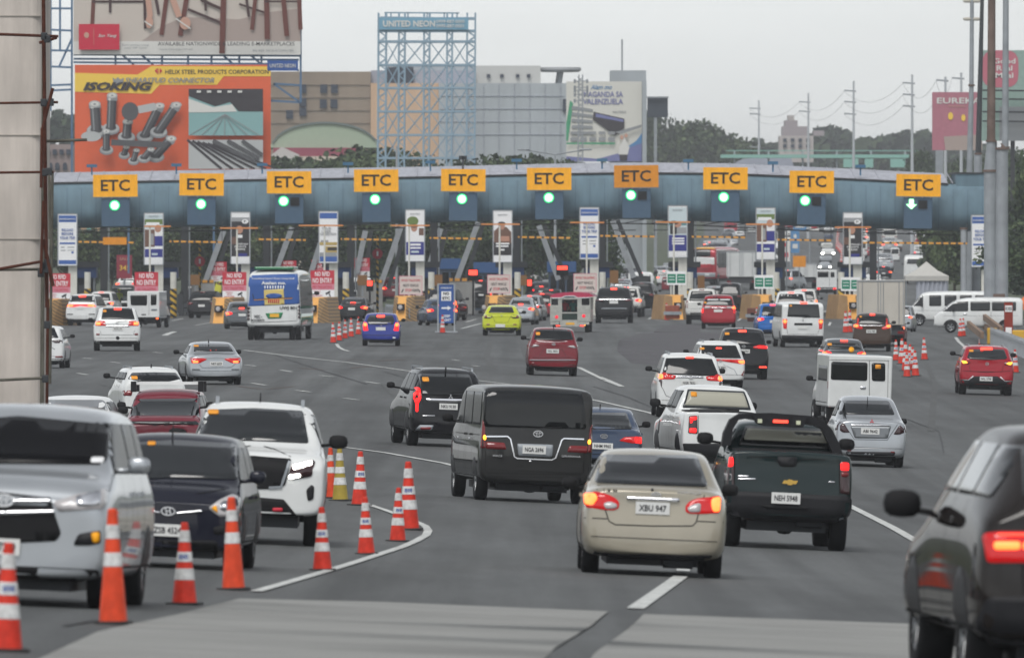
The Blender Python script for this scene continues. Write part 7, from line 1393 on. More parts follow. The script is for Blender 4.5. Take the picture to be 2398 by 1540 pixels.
Y = 880.0; r_ = hoard('billboard_tower', 'blue steel billboard frame carrying an orange steel products board and a beige chairs board', Y); o = r_.location
P = lambda x, y, d=0: at(x, y, Y)-o+Vector((0, d, 0))
def fr(lines, name='frame', w_=.14):
    for x0, y0, x1, y1, d in lines: MB().bar(P(x0, y0, d), P(x1, y1, d), w_).build(name, FRB, r_)
pn = MB(); a, c = P(172, 128), P(704, -60); pn.box(a.x, c.x, 0, .12, a.z, c.z); pn = pn.build('chairs_board', HD['bei'], r_); A = Art(r_, Y, pn)
A.poly('tau', [(330, 98), (380, 62), (430, 40), (560, 46), (620, 30), (704, 20), (704, 104), (440, 100)]); A.rect('wht', 172, 704, 97, 128)
for L_ in ((220, -20, 216, 57, 9), (216, 4, 340, 4, 5), (258, -20, 258, 30, 6), (338, -20, 340, 68, 6), (362, -20, 372, 34, 7), (392, -20, 378, 82, 10), (440, -20, 422, 84, 11), (440, 22, 520, 55, 6), (470, 0, 520, 22, 7), (524, -20, 520, 125, 13), (560, 10, 620, 30, 5), (575, -20, 583, 40, 6), (600, -20, 590, 70, 9), (624, -20, 626, 92, 12), (620, 4, 700, 4, 5), (662, -20, 672, 85, 11), (700, -20, 704, 70, 10), (480, -20, 482, 26, 6)): A.line('brn' if L_[4] > 8 else 'brn2', *L_[:4], L_[4])
A.line('skn', 345, -20, 352, 40, 13); A.ell('skn', 350, 52, 9, 15); A.line('skn', 398, -20, 420, 40, 14); A.ell('skn', 434, 55, 13, 15); A.line('wht', 338, 50, 356, 62, 3); A.line('wht', 412, 44, 446, 68, 3)
A.rect('red', 185, 280, 57, 117); A.text('San Yang', 252, 85, 44, 9, 'wht', .4); A.ell('skn', 203, 83, 6, 7); A.line('skn', 220, 66, 220, 106, .8); A.text('AVAILABLE NATIONWIDE & LEADING E-MARKETPLACES', 530, 103, 320, 9, 'blk'); A.text('www.sanyang.com.ph', 412, 116, 80, 5, 'gry'); A.text('Earn points using\nyour HP Card', 318, 110, 62, 13, 'gry'); A.text('BG REF. NCR-0123456789', 640, 119, 95, 5, 'gry'); A.done()
pn = MB(); a, c = P(175, 404), P(634, 152); pn.box(a.x, c.x, 0, .12, a.z, c.z); pn = pn.build('steel_products_board', HD['org'], r_); A = Art(r_, Y, pn)
A.poly('yel', [(175, 171), (322, 175), (355, 155), (634, 156), (634, 179), (524, 179), (508, 199), (374, 199), (354, 220), (175, 215)])
A.text('HELIX STEEL PRODUCTS CORPORATION', 508, 168.5, 242, 10, 'blk'); A.poly('red', [(362, 166), (368, 160), (368, 173)]); A.rect('red', 369, 371, 160, 174); A.poly('red', [(380, 166), (374, 160), (374, 173)]); A.text('SHEARSTUD CONNECTOR', 397, 188, 210, 12, 'gry', .35, .02); A.text('ISOKING', 276, 202.5, 163, 20, 'blk', .3, .05)
A.poly('gry', [(266, 196), (264, 181), (270, 187), (276, 181), (282, 187), (290, 182), (288, 196)])
def stud(x0, y0, x1, y1, w_, cap=1):
    d = Vector((x1-x0, y1-y0)).normalized(); n = Vector((-d.y, d.x))
    A.ell('gry', x1, y1+3, w_*1.5, w_*.95); A.ell('stl2', x1, y1, w_*1.4, w_*.85); A.ell('stl', x1, y1-1, w_*.9, w_*.5)
    A.line('stl', x0, y0, x1, y1, w_*1.5); A.line('gry', x0+n.x*w_*.35, y0+n.y*w_*.35, x1+n.x*w_*.35, y1+n.y*w_*.35, w_*.22); A.line('blk', x0-n.x*w_*.5, y0-n.y*w_*.5, x1-n.x*w_*.5, y1-n.y*w_*.5, w_*.35)
    q = .16; A.line('gry', x0, y0, x0+(x1-x0)*q, y0+(y1-y0)*q, w_*1.75); A.line('wht', x0+n.x*w_*.4, y0+n.y*w_*.4, x0+n.x*w_*.4+(x1-x0)*q, y0+n.y*w_*.4+(y1-y0)*q, w_*.4); A.ell('stl2', x0, y0, w_*.88, w_*.52); A.ell('wht', x0, y0, w_*.6, w_*.34); A.ell('gry', x0, y0, w_*.22, w_*.13)
for q in ((222, 244, 226, 305, 16), (263, 224, 260, 300, 14), (374, 248, 340, 318, 14), (414, 246, 372, 308, 14), (300, 285, 297, 320, 14), (250, 308, 250, 350, 11), (402, 325, 365, 365, 14), (297, 345, 292, 362, 9), (321, 352, 314, 376, 9), (355, 350, 338, 370, 10)): stud(*q)
A.line('stl2', 325, 258, 365, 250, 18); A.ell('stl', 306, 262, 20, 22); A.line('stl', 262, 334, 390, 340, 14); A.ell('stl2', 215, 320, 24, 12)
A.rect('tea', 443, 617, 209, 318); A.poly('blk', [(443, 209), (617, 209), (617, 262), (560, 262), (540, 240), (505, 250), (443, 226)]); A.poly('wht', [(443, 232), (500, 252), (545, 245), (556, 262), (480, 264), (443, 264)])
for i in range(7): A.line('gry', 528, 268, 446+i*27, 317, 1.6)
for i in range(5): A.rect('wht', 462+i*24, 472+i*24, 213, 218)
A.rect('stl2', 443, 617, 328, 396)
for i in range(6): A.line('blk', 440+i*12, 328+i*2, 520+i*26, 396, 6-i*.4)
for i in range(3): A.line('stl', 500+i*34, 330, 600+i*8, 380-i*8, 9)
A.done()
fr([(168, -60, 168, 640, .3), (172, 128, 704, 131, .4), (172, 146, 640, 150, .4), (172, 138, 700, 140, .4), (704, -60, 704, 240, .3), (634, 150, 700, 165, .4), (634, 236, 704, 240, .4), (640, 196, 704, 200, .4), (640, 196, 700, 238, .4), (118, -60, 118, 260, .5), (140, -60, 140, 118, .5), (118, 20, 168, 20, .4), (118, 70, 168, 72, .4), (118, 118, 168, 119, .4), (118, 156, 168, 158, .4), (118, 200, 168, 198, .4), (118, 212, 168, 210, .4), (138, 156, 168, 90, .5)])
fr([(x, 128, x, 152, .5) for x in (270, 379, 440, 495, 560, 612)]+[(x, 128, x+28, 152, .5) for x in (285, 330, 520, 585)]+[(300, 404, 300, 640, 1), (500, 404, 500, 640, 1)])
pn = MB(); a, c = P(626, 166), P(698, 142); pn = pn.box(a.x, c.x, -.05, .1, a.z, c.z).build('name_board', BLU, r_); A = Art(r_, Y, pn, -.06); A.text('UNITED NEON', 662, 154, 60, 9, 'wht'); A.done()
# lattice tower
Y = 1050.0; r_ = hoard('lattice_tower', 'tall empty blue lattice billboard tower with a pale blue name board on top', Y, 'tower', (1000, 0)); o = r_.location; LAT = mat('lattice_blue', (.24, .34, .42), .6); b = MB(); cols = [(886, 904), (934, 948), (993, 1006), (1047, 1059), (1094, 1113)]
for d in (0, 4.5):
    for x0, x1 in cols:
        for x in (x0, x1): b.bar(P(x, 30, d), P(x-3, 640, d), .13)
        y = 72
        while y < 385: b.bar(P(x0, y, d), P(x1, y+13, d), .07); b.bar(P(x1, y+13, d), P(x0, y+26, d), .07); y += 26
    for y in (43, 72, 97, 152, 206, 261, 316, 370): b.bar(P(886, y, d), P(1113, y, d), .16)
    for i in range(4):
        x0, x1 = cols[i][1], cols[i+1][0]
        for y in (97, 152, 206, 261, 316): b.bar(P(x0, y, d), P(x1, y+54, d), .06); b.bar(P(x1, y, d), P(x0, y+54, d), .06)
for x0, x1 in cols:
    for y in (43, 97, 152, 206, 261, 316, 370): b.bar(P(x0, y, 0), P(x0, y, 4.5), .09); b.bar(P(x1, y, 0), P(x1, y, 4.5), .09)
tag(b.build('lattice', LAT, r_), kind=None)
b = MB()
for x in (902, 915, 948, 955, 1000, 1005, 1040, 1070): b.bar(P(x, 43, 2), P(x, 29, 2), .12)
b.bar(P(900, 29, 2), P(1075, 30, 2), .12); b.bar(P(890, 40, 2), P(1105, 43, 2), .15); b.build('top_rail', LAT, r_)
a, c = P(888, 70), P(1097, 42); pn = MB().box(a.x, c.x, -.3, -.15, a.z, c.z).build('name_board', mat('board_pale_blue', (.17, .34, .46), .6), r_); A = Art(r_, Y, pn, -.31); A.text('UNITED NEON', 958, 56, 122, 15, 'wht', bold=.03); A.text('0999-887-0000\n0999-887-0001', 1055, 56, 66, 18, 'wht'); A.done()
# welcome billboard
Y = 1200.0; r_ = hoard('billboard', 'white city welcome billboard with a picture of a school building', Y, 'billboard', (1415, 0)); o = r_.location
MB().box(P(1430, 0).x, P(1514, 0).x, 3, 12, 0-1, P(0, 164).z).build('tower_wall', GRW, r_); MB().box(P(1504, 0).x, P(1514, 0).x, -1, 2.9, -1, P(0, 190).z).build('side_column', GRW, r_)
a, c = P(1326, 378), P(1503, 191); pn = MB().box(a.x, c.x, 0, .3, a.z, c.z).build('panel', mat('print_cream_white', (.60, .59, .54), .55), r_); A = Art(r_, Y, pn)
A.text('Alam mo', 1408, 204, 50, 11, 'blu', .4); A.text('MAGANDA SA', 1413, 221, 92, 13, 'lil', bold=.02); A.text('VALENZUELA', 1412, 238, 94, 13, 'lil', bold=.02); A.text('VALTECH', 1450, 262, 32, 5, 'gry')
A.poly('grn', [(1326, 290), (1335, 235), (1342, 242), (1330, 330), (1326, 330)])
for i in range(5): A.poly('gry', [(1340, 248+i*15), (1388, 256+i*13), (1388, 262+i*13), (1338, 256+i*15)])
A.poly('blk', [(1390, 262), (1462, 278), (1462, 300), (1440, 318), (1388, 280)]); A.poly('lil', [(1395, 266), (1460, 280), (1460, 286), (1395, 274)])
for i in range(5): A.rect('gry', 1336+i*22, 1352+i*22, 322, 331); A.rect('gry', 1336+i*22, 1352+i*22, 308, 315)
A.rect('grn', 1326, 1440, 334, 338); A.poly('lil', [(1326, 378), (1326, 366), (1400, 372), (1460, 356), (1490, 335), (1503, 318), (1503, 378)]); A.poly('blu', [(1460, 350), (1490, 330), (1503, 312), (1503, 335)]); A.poly('wht', [(1450, 345), (1462, 322), (1474, 345), (1470, 362), (1448, 362)]); A.ell('skn', 1456, 322, 4, 5); A.ell('skn', 1466, 318, 4, 5); A.poly('blk', [(1450, 362), (1470, 362), (1468, 376), (1452, 376)]); A.poly('gry', [(1440, 310), (1502, 292), (1502, 298), (1455, 314)]); A.done()
MB().tube(P(1458, 640, 6), P(1458, 90, 6), .08, 6).build('mast', GRM, r_)
r_ = hoard('cell_tower', 'thin grey antenna tower in front of the city welcome billboard', 1100.0, 'antenna tower', (1360, 0)); o = r_.location; Y = 1100.0; b = MB()
for sx_ in (-7, 7): b.bar(P(1358+sx_, 640), P(1360+sx_*.6, 175), .10)
y = 180
while y < 400: b.bar(P(1352, y), P(1366, y+12), .06); b.bar(P(1366, y), P(1352, y+12), .06); y += 12
b.build('lattice', GRM, r_); b = MB()
for y in (190, 205, 212, 222, 236): b.bar(P(1344, y), P(1378, y), .08); b.tube(P(1346, y-4), P(1346, y+5), .1, 6); b.tube(P(1375, y-4), P(1375, y+5), .1, 6)
b.build('antenna_array', GRM, r_)
r_ = hoard('billboard', 'small dark blank billboard right of the city welcome billboard', 1250.0, 'billboard', (1540, 0)); o = r_.location; Y = 1250.0; a, c = P(1516, 275), P(1564, 228); MB().box(a.x, c.x, 0, .4, a.z, c.z).build('panel', mat('back_dark', (.05, .06, .075), .7), r_); MB().bar(P(1535, 275, .2), P(1535, 640, .2), .3).build('post', GRM, r_); MB().bar(P(1512, 228, -.3), P(1566, 228, -.3), .15).build('catwalk', GRM, r_)
Y = 1000.0; r_ = hoard('billboard', 'tall red billboard with white lettering behind the pole cluster', Y, 'billboard', (2240, 0)); o = r_.location; a, c = P(2183, 352), P(2300, 216); pn = MB().box(a.x, c.x, 0, .3, a.z, c.z).build('panel', mat('print_crimson', (.40, .16, .20), .6, var=.08), r_); A = Art(r_, Y, pn); A.text('EUREKA', 2246, 236, 104, 14, 'wht', bold=.02); A.text('sarap ng saya', 2240, 250, 40, 4, 'skn'); A.ell('yel', 2226, 272, 6, 9); A.ell('yel', 2256, 276, 5, 8); A.poly('tau', [(2210, 320), (2300, 315), (2300, 352), (2214, 352)]); A.done(); MB().bar(P(2200, 352, .3), P(2200, 640, .3), .6).bar(P(2290, 352, .3), P(2290, 640, .3), .6).build('post', GRM, r_)
Y = 900.0; r_ = hoard('billboard', 'red round food logo on a green billboard at the top right edge', Y, 'billboard', (2370, 0)); o = r_.location; a, c = P(2296, 330), P(2470, 118); pn = MB().box(a.x, c.x, 0, .3, a.z, c.z).build('panel', mat('print_mint', (.26, .36, .32), .6, var=.1), r_); A = Art(r_, Y, pn); A.poly('rd2', rnd([(2300, 118), (2385, 118), (2385, 205), (2300, 205)], 30)); A.text('Good\nReal\nMeal', 2352, 160, 52, 46, 'wht', bold=.02); A.rect('gry', 2340, 2470, 250, 330); A.done()
b = MB()
for x in (2330, 2372, 2420): b.bar(P(x, 330, .4), P(x, 640, .4), .3)
for y in (212, 232, 262, 284): b.bar(P(2300, y, -.8), P(2470, y+2, -.8), .12)
b.build('frame', DKM, r_)
r_ = hoard('sale_board', 'tall dark red board with yellow figures beyond the leftmost booths', 900.0, 'sign', (290, 0)); Y = 900.0; o = r_.location; a, c = P(273, 652), P(309, 597); pn = MB().box(a.x, c.x, 0, .1, a.z, c.z).build('panel', mat('print_maroon', (.25, .03, .05), .6), r_); A = Art(r_, Y, pn); A.text('345', 292, 627, 24, 12, 'yel'); A.text('SALE', 291, 606, 22, 6, 'skn'); A.done(); MB().tube(P(291, 652), P(291, 690), .08).build('post', GRM, r_)
for i, (x0, x1, y0, y1, m, lb) in enumerate(((1826, 1850, 560, 612, 'wht', 'white and red hanging banner beyond the ninth lane'), (1852, 1872, 540, 592, 'blu', 'pale blue hanging banner right of the white and red one'), (1858, 1888, 505, 540, 'blu', 'high pale blue banner on the far verge'), (1896, 1918, 508, 540, 'wht', 'high white banner by the oncoming cars'))):
    Y = 1150.0+60*i; r_ = thing('roadside_banner', lb, 'banner', (at(x0, 640, Y).x, Y, gz(at(x0, 640, Y).x, Y)), 0, 'banners on the far verge'); o = r_.location; a, c = P(x0, y1), P(x1, y0); pn = MB().box(a.x, c.x, 0, .08, a.z, c.z).build('panel', HD[m], r_); A = Art(r_, Y, pn); A.ell('red' if m == 'wht' else 'wht', (x0+x1)/2, y0+(y1-y0)*.25, 4, 5); A.rect('red' if m == 'wht' else 'wht', x0+4, x1-4, y0+(y1-y0)*.6, y0+(y1-y0)*.8); A.done(); MB().tube((a.x, .1, 0), (a.x, .1, c.z), .07).build('post', GRM, r_)
# power poles and wires
POL = []
for x, yt, Y, arms, lb in ((1777, 235, 1900, (255, 268, 345), 'thin hazy power pole, first from the left on the skyline'), (1893, 218, 1700, (240, 262), 'hazy power pole beside the stepped building'), (1999, 190, 1500, (214, 240, 268), 'power pole with three crossarms in the middle of the hazy skyline'), (2136, 175, 1350, (196, 223, 250), 'power pole with three long left crossarms near the pole cluster'), (2214, 180, 1250, (190, 234), 'grey power pole before the tall red billboard'), (2251, 170, 1300, (185, 300), 'thin power pole left of the lamp pole')):
    c = at(x, yt, Y); z0 = gz(c.x, Y); r_ = thing('power_pole', lb, 'power pole', (c.x, Y, z0), 0, 'power poles on the skyline'); MB().tube((0, 0, -1), (0, 0, c.z-z0), .22, 8, r2=.11).build('pole', mat('pole_pale', (.42, .44, .46), .7), r_); s = F/Y; hs_ = []
    for k_, ya in enumerate(arms):
        z = at(x, ya, Y).z-z0; b = MB().bar((-22/s, 0, z+.1), (.3, 0, z), .16); b.build('crossarm', GRM, r_); hs_.append(Vector((c.x-22/s, Y, z0+z)))
    POL.append(hs_)
b = MB()
def wire(b, p, q, sag, r=.035, n=12):
    pr = None
    for i in range(n+1):
        t = i/n; v = p.lerp(q, t)-Vector((0, 0, sag*4*t*(1-t)))
        if pr is not None: b.tube(pr, v, r, 4, cap=False)
        pr = v
for i in range(5):
    for k_ in range(min(len(POL[i]), len(POL[i+1]))):
        wb = MB(); wire(wb, POL[i][k_], POL[i+1][k_], 1.6, .016); tag(wb.build('power_line', DKM, org=tuple(POL[i][k_])), '%s thin power line from the top, between the %s and %s skyline poles' % (NTH[k_], NTH[i], NTH[i+1]), 'power line', 'power lines on the skyline')
# street lamps with double arms
for x, y, x0, x1, Y, lb in ((1300, 362, 1226, 1372, 900, 'double armed street lamp before the blank grey wall'), (929, 342, 900, 960, 900, 'slim pale lamp post at the foot of the lattice tower')):
    c = at(x, y, Y); z0 = gz(c.x, Y); r_ = thing('street_lamp', lb, 'street lamp', (c.x, Y, z0), 0, 'street lamps'); s = F/Y; MB().tube((0, 0, 0), (0, 0, c.z-z0), .12, 8, r2=.07).build('pole', GALV, r_)
    if x == 1300:
        for q in (x0, x1): MB().tube((0, 0, c.z-z0), ((q-x)/s, 0, c.z-z0+.35), .05, 6).build('arm', GRM, r_); MB().blob(((q-x)/s, 0, c.z-z0+.35), (.9, .3, .14)).build('lamp_head', GRM, r_)
# ================================================================ near right: steel poles, tents, rails
STP = mat('pole_weathered', (.30, .32, .34), .6, .2, var=.22, vs=1.2); RST = mat('pole_rusty', (.17, .12, .10), .7, .2, var=.35, vs=1.0)
def mono(lab, Y, segs, base_y, mats_=(STP,)):
    x0 = segs[-1][0]; c = at(x0, base_y, Y); z0 = gz(c.x, Y); r_ = thing('steel_pole', lab, 'steel pole', (c.x, Y, z0), 0, 'tall steel poles at the right'); s = F/Y
    for i in range(len(segs)-1):
        (xa, wa, ya), (xb, wb_, yb) = segs[i], segs[i+1]; A_, B_ = at(xa, ya, Y)-r_.location, at(xb, yb, Y)-r_.location
        if i == len(segs)-2: B_.z = -.2
        m = mats_[min(i, len(mats_)-1)]; MB().tube(B_, A_, wb_/2/s, 14, r2=wa/2/s).build('shaft', m, r_, smooth=False); MB().tube(A_+Vector((0, 0, -.06)), A_+Vector((0, 0, .06)), wa/2/s+.06, 14).build('flange', RST, r_)
    return r_
r_ = mono('tall pale steel pole nearest the right edge with a stepped shaft', 655.0, [(2356, 13, -120), (2354, 16, 346), (2347, 28, 348), (2346, 30, 706), (2348, 20, 708), (2348, 20, 770)], 770, (STP, RST, STP, STP, STP))
MB().box(-.5, .1, -.5, -.35, 1.0, 1.9).build('control_box', RST, r_)
mono('tall steel pole with rusty top, second from the right edge', 672.0, [(2323, 17, -120), (2321, 20, 330), (2318, 28, 400), (2319, 30, 700), (2320, 30, 750)], 750, (RST, STP, STP, STP))
mono('thin dark topped steel pole third from the right edge', 800.0, [(2303, 7, -120), (2291, 14, 360), (2287, 20, 480), (2286, 20, 700)], 700, (DKM, STP, STP))
r_ = mono('pale floodlight mast fourth from the right edge', 810.0, [(2277, 8, -120), (2275, 11, 200), (2270, 15, 420), (2267, 17, 700)], 700, (STP,))
Y = 810.0; o = r_.location
for y, q in ((3, -1), (3, 1), (45, -1), (45, 1)): MB().blob(P(2276+q*11, y), (.55, .4, .22)).bar(P(2276, y), P(2276+q*12, y), .07).build('floodlight', mat('lamp_ivory', (.45, .42, .36), .5), r_)
r_ = mono('short pale steel post under the right end of the canopy', 790.0, [(2257, 15, 535), (2257, 15, 700)], 700, (GALV,))
def tent(lab, x0, x1, ya, ye, yb, Y, m, side=True):
    a = at(x0, ye, Y); c = at(x1, ye, Y); z0 = gz(a.x, Y); r_ = thing('canopy_tent', lab, 'tent', ((a.x+c.x)/2, Y+(c.x-a.x)/2, z0), 0, None); hw = (c.x-a.x)/2; ze = a.z-z0; za = at(x0, ya, Y).z-z0
    v = [(-hw, -hw, ze), (hw, -hw, ze), (hw, hw, ze), (-hw, hw, ze), (0, 0, za)]; w1 = [(p[0]*.5, p[1]*.5, ze+(za-ze)*.38) for p in v[:4]]
    vs = v+w1; fs = []
    for i in range(4): j = (i+1) % 4; fs += [(i, j, 5+j, 5+i), (5+i, 5+j, 4)]
    b = MB().add(vs, fs); sk_ = [(p[0], p[1], ze-.28) for p in v[:4]]; b.add(v[:4]+sk_, [(i, (i+1) % 4, 4+(i+1) % 4, 4+i) for i in range(4)]); b.build('roof', m, r_)
    for sx_ in (-1, 1):
        for sy in (-1, 1): MB().tube((sx_*(hw-.05), sy*(hw-.05), 0), (sx_*(hw-.05), sy*(hw-.05), ze), .03, 6).build('leg', GRM, r_)
    if side:
        b = MB(); n = 24
        for i in range(n+1):
            t = i/n; x = -hw*.5+t*hw*1.48; d = -hw+.08*math.sin(i*1.9)+.12; b.v += [(x, d, ze-.2), (x, d+.05, .02)]
        b.f = [(2*i, 2*i+1, 2*i+3, 2*i+2) for i in range(n)]; b.m = [0]*n; b.build('side_curtain', mat('curtain_grey', (.36, .38, .43), .7, var=.1), r_, smooth=True)
tent('pale grey canopy tent with a side curtain behind the white minibus', 2120, 2222, 612, 646, 720, 745.0, mat('tent_ivory', (.46, .45, .42), .7, var=.06))
tent('bright orange canopy tent cut by the right edge', 2376, 2450, 680, 712, 790, 650.0, mat('tent_orange', (.70, .16, .04), .6), False)
p = gp(2362, 812); s = F/p.y; r_ = thing('marker_post', 'tall dark red marker post with white K105 plate and white square', 'marker post', p, 0, None); W_ = 20/s; H_ = 104/s
MB().box(-W_/2, W_/2, 0, .35, 0, H_).build('post', mat('post_dark_red', (.24, .028, .015), .6, var=.15), r_); q = MB().box(-W_*.42, W_*.42, -.02, 0, H_-22/s, H_-7/s).build('plate', WHT, r_); text('K105', (0, -.03, H_-14.5/s), W_*.7, 8/s, BLT, q, 'plate_lettering'); MB().box(-W_*.36, W_*.36, -.02, 0, H_*.30, H_*.44).build('white_square', WHT, r_)
def guardrail(lab, pts, hgt=.75, m=GALV, beams=1):
    W_ = [gp(*q) for q in pts]; o = W_[0]; r_ = thing('guardrail', lab, 'guardrail', o, 0, None); P_ = [q-o for q in W_]; b = MB()
    for a, c in zip(P_, P_[1:]):
        for k_ in range(beams): 
            u = Vector((0, 0, hgt-.12-k_*.32)); b.bar(a+u, c+u, .06, .11); b.bar(a+u+Vector((.03, -.03, -.12)), c+u+Vector((.03, -.03, -.12)), .06, .10)
    b.build('beam', m, r_)
    for a, c in zip(P_, P_[1:]):
        n = max(1, int((c-a).length/2.5))
        for i in range(n): q = a.lerp(c, i/n); MB().box(q.x-.06, q.x+.06, q.y+.05, q.y+.17, q.z-.1, q.z+hgt+.05).build('post', m, r_)
guardrail('grey steel guardrail running past the red crossover at the right', [(2322, 808), (2360, 822), (2398, 838), (2440, 858), (2500, 890)])
guardrail('dented steel guardrail end left of the crash block by the NO ETC sign', [(905, 745), (930, 748), (958, 752)], .8, GRM, 2)
guardrail('double steel guardrail by the second booth left of the black waiting SUV', [(412, 738), (440, 738), (470, 736)], .8, GRM, 2)
WOOD = mat('beam_wood', (.24, .16, .11), .8, var=.25, vs=3)
for i, (a, c, lb) in enumerate((((2276, 760), (2345, 812), 'weathered wooden beam sloping down beside the tall poles'), ((2268, 790), (2300, 808), 'shorter wooden beam lying below the sloping one'), ((2300, 775), (2352, 806), 'dark wooden plank against the sloping beam'))):
    A_, B_ = gp(*a), gp(*c); b = MB(); u = [Vector((0, 0, .95-.3*i)), Vector((0, 0, .75-.3*i))]; b.bar(Vector((0, 0, 0))+u[0], B_-A_+u[1], .16, .30); o = b.build('wooden_beam', WOOD, bevel=.01); o.location = A_; tag(o, lb, 'beam', 'wooden beams by the poles')
    for t in (.1, .5, .9):
        q = A_.lerp(B_, t); 
for x, y in ((2326, 806), (2385, 812)):
    p = gp(x, y); o = MB().box(-.28, .28, -.2, .2, 0, .75).build('barrier_block', mat('barrier_yellow', (.62, .36, .04), .6), bevel=.05); o.location = p; tag(o, 'yellow plastic barrier block %s' % ('at the low end of the wooden beams' if x < 2350 else 'right of the dark red marker post'), 'barrier', 'yellow barrier blocks')
# ================================================================ traffic cones
CO = mat('cone_orange_red', (.60, .04, .022), .5, var=.28, vs=7); COB = mat('cone_orange', (.66, .065, .022), .5, var=.25, vs=7); CW = mat('cone_reflective_white', (.60, .60, .59), .55, var=.35, vs=9); CY = mat('cone_yellow', (.36, .27, .045), .5, var=.2, vs=6); CB = mat('cone_black_base', (.03, .03, .03), .7); CBL = mat('cone_print_blue', (.05, .10, .32), .5)
def cone_proto(kind):
    r_ = thing('traffic_cone', 'cone', 'traffic cone', (0, 0, 0), 0, 'traffic cones'); r0, r1 = (.155, .045) if kind != 'a' else (.15, .05); rr = lambda z: r0+(r1-r0)*z
    MB().box(-.20, .20, -.20, .20, 0, .03).build('base', CB, r_, bevel=.01)
    bm = CY if kind == 'y' else (COB if kind == 'a' else CO)
    MB().lathe([(rr(.03), .03), (rr(1)*1.0, .985), (rr(1)*.7, 1.0), (0, 1.0)], n=20).build('body', bm, r_, smooth=False)
    bands = [(.60, .73), (.82-.04, .92-.06)] if kind == 'a' else [(.30, .44), (.52, .64), (.76, .90)]
    if kind == 'a': bands = [(.50, .62), (.74, .86)]
    for i, (a, c) in enumerate(bands): MB().lathe([(rr(a)+.001, a), (rr(a)+.004, a+.004), (rr(c)+.004, c-.004), (rr(c)+.001, c)], n=20).build('reflective_band', CW, r_, smooth=False)
    if kind == 'b':
        b = MB(); z = .58
        for ang in (-118, -105, -90, -75, -62):
            t = R(ang); q = Vector((math.cos(t), math.sin(t), 0))*(rr(z)+.007); w2 = Vector((-math.sin(t), math.cos(t), 0))*.008; b.add([q-w2+Vector((0, 0, z-.03)), q+w2+Vector((0, 0, z-.03)), q+w2+Vector((0, 0, z+.03)), q-w2+Vector((0, 0, z+.03))], [(0, 1, 2, 3)])
        b.build('print_mark', CBL, r_)
    return r_
CP = {k_: cone_proto(k_) for k_ in 'aby'}; used = set()
def cone(x, yb, yt, kind, lab):
    p = gp(x, yb); s = F/p.y; h = (yb-yt)/s
    if kind in used: r_ = dup(CP[kind], p, label=lab)
    else: r_ = CP[kind]; r_['label'] = lab; used.add(kind)
    r_.location = p; wf = .84 if kind == 'a' else 1.0; r_.scale = (h*wf, h*wf, h); r_.rotation_euler = (R(random.uniform(-1, 1)), R(random.uniform(-1.5, 1.5)), random.uniform(-.25, .25))
c_ = lambda z, x, y0, y1, k_, lb: cone(*zc(z, x, y0), zc(z, x, y1)[1], k_, lb)
for q in ((14, 1524, 1270, 'b', 'orange cone cut by the left edge at the very bottom'), (265, 1461, 1190, 'a', 'tall plain orange cone before the silver people carrier'), (432, 1415, 1222, 'b', 'shorter banded cone before the black hatchback plate'), (547, 1381, 1163, 'a', 'tall plain orange cone under the black hatchback headlamp'), (755, 1335, 1186, 'b', 'banded cone under the white pickup wheel'),
          (858, 1297, 1163, 'b', 'banded cone standing on the curved white line start'), (931, 1267, 1141, 'b', 'front cone of the close pair near the line bend'), (958, 1240, 1080, 'b', 'rear cone of the close pair near the line bend'), (842, 1183, 1056, 'b', 'banded cone right of the dull yellow one'), (797, 1172, 1048, 'y', 'dull yellow cone with pale bands'), (774, 1166, 1048, 'a', 'slim orange cone half hidden by the white pickup mirror'),
          (2165, 842, 790, 'b', 'lone cone right of the cone cluster'), (2098, 838+6, 795, 'b', 'leftmost cone of the cluster near the red crossover'), (2112, 852, 792, 'b', 'second cone of the leaning cluster'), (2122, 868, 800, 'b', 'middle rear cone of the cluster'), (2130, 862, 806, 'b', 'cone in the core of the cluster'), (2124, 882, 825, 'b', 'front left cone of the cluster'), (2144, 880, 820, 'b', 'front right cone of the cluster'), (2138, 868, 812, 'b', 'right rear cone of the cluster')): cone(*q)
for q in ((2, 246, 1053, 902, 'b', 'first and nearest cone of the row of five by the blue hatchback'), (2, 290, 1038, 897, 'b', 'second cone of the row of five'), (2, 332, 1021, 882, 'b', 'middle cone of the row of five'), (2, 378, 1008, 870, 'b', 'fourth cone of the row of five'), (2, 430, 992, 859, 'b', 'farthest cone of the row of five, touching the blue hatchback'), (2, 1052, 980, 845, 'b', 'cone in front of the NO ETC sign'), (2, 650, 870, 790, 'b', 'small cone tip above the blue hatchback roof'),
          (3, 687, 1232, 1055, 'b', 'red cone before the rusty guard box'), (3, 1612, 1270, 1100, 'b', 'cone left of the bright blue small SUV'), (7, 1815, 240, 80, 'b', 'left cone of the pair left of the brown people carrier'), (7, 1840, 238, 74, 'b', 'right cone of the pair left of the brown people carrier'), (10, 555, 950, 752, 'b', 'left of two overlapped cones in front of the crossing van'), (10, 585, 945, 748, 'b', 'right of two overlapped cones in front of the crossing van'), (10, 695, 830, 755, 'b', 'cone tip behind the top of the wooden beam'),
          (10, 868, 895, 785, 'b', 'lower cone left of the tall pole foot'), (10, 895, 860, 738, 'b', 'upper cone left of the tall pole foot'), (10, 972, 990, 876, 'b', 'left cone of the pair before the pole foot'), (10, 1020, 998, 880, 'b', 'right cone of the pair before the pole foot'), (10, 1115, 1065, 935, 'b', 'cone right of the dark red marker post'), (10, 1178, 1092, 953, 'b', 'rightmost cone behind the guardrail'), (10, 762, 1040, 976, 'b', 'cone tip above the red crossover roof'), (10, 1160, 1348, 1090, 'b', 'tall cone beside the right mirror of the red crossover')): c_(*q)
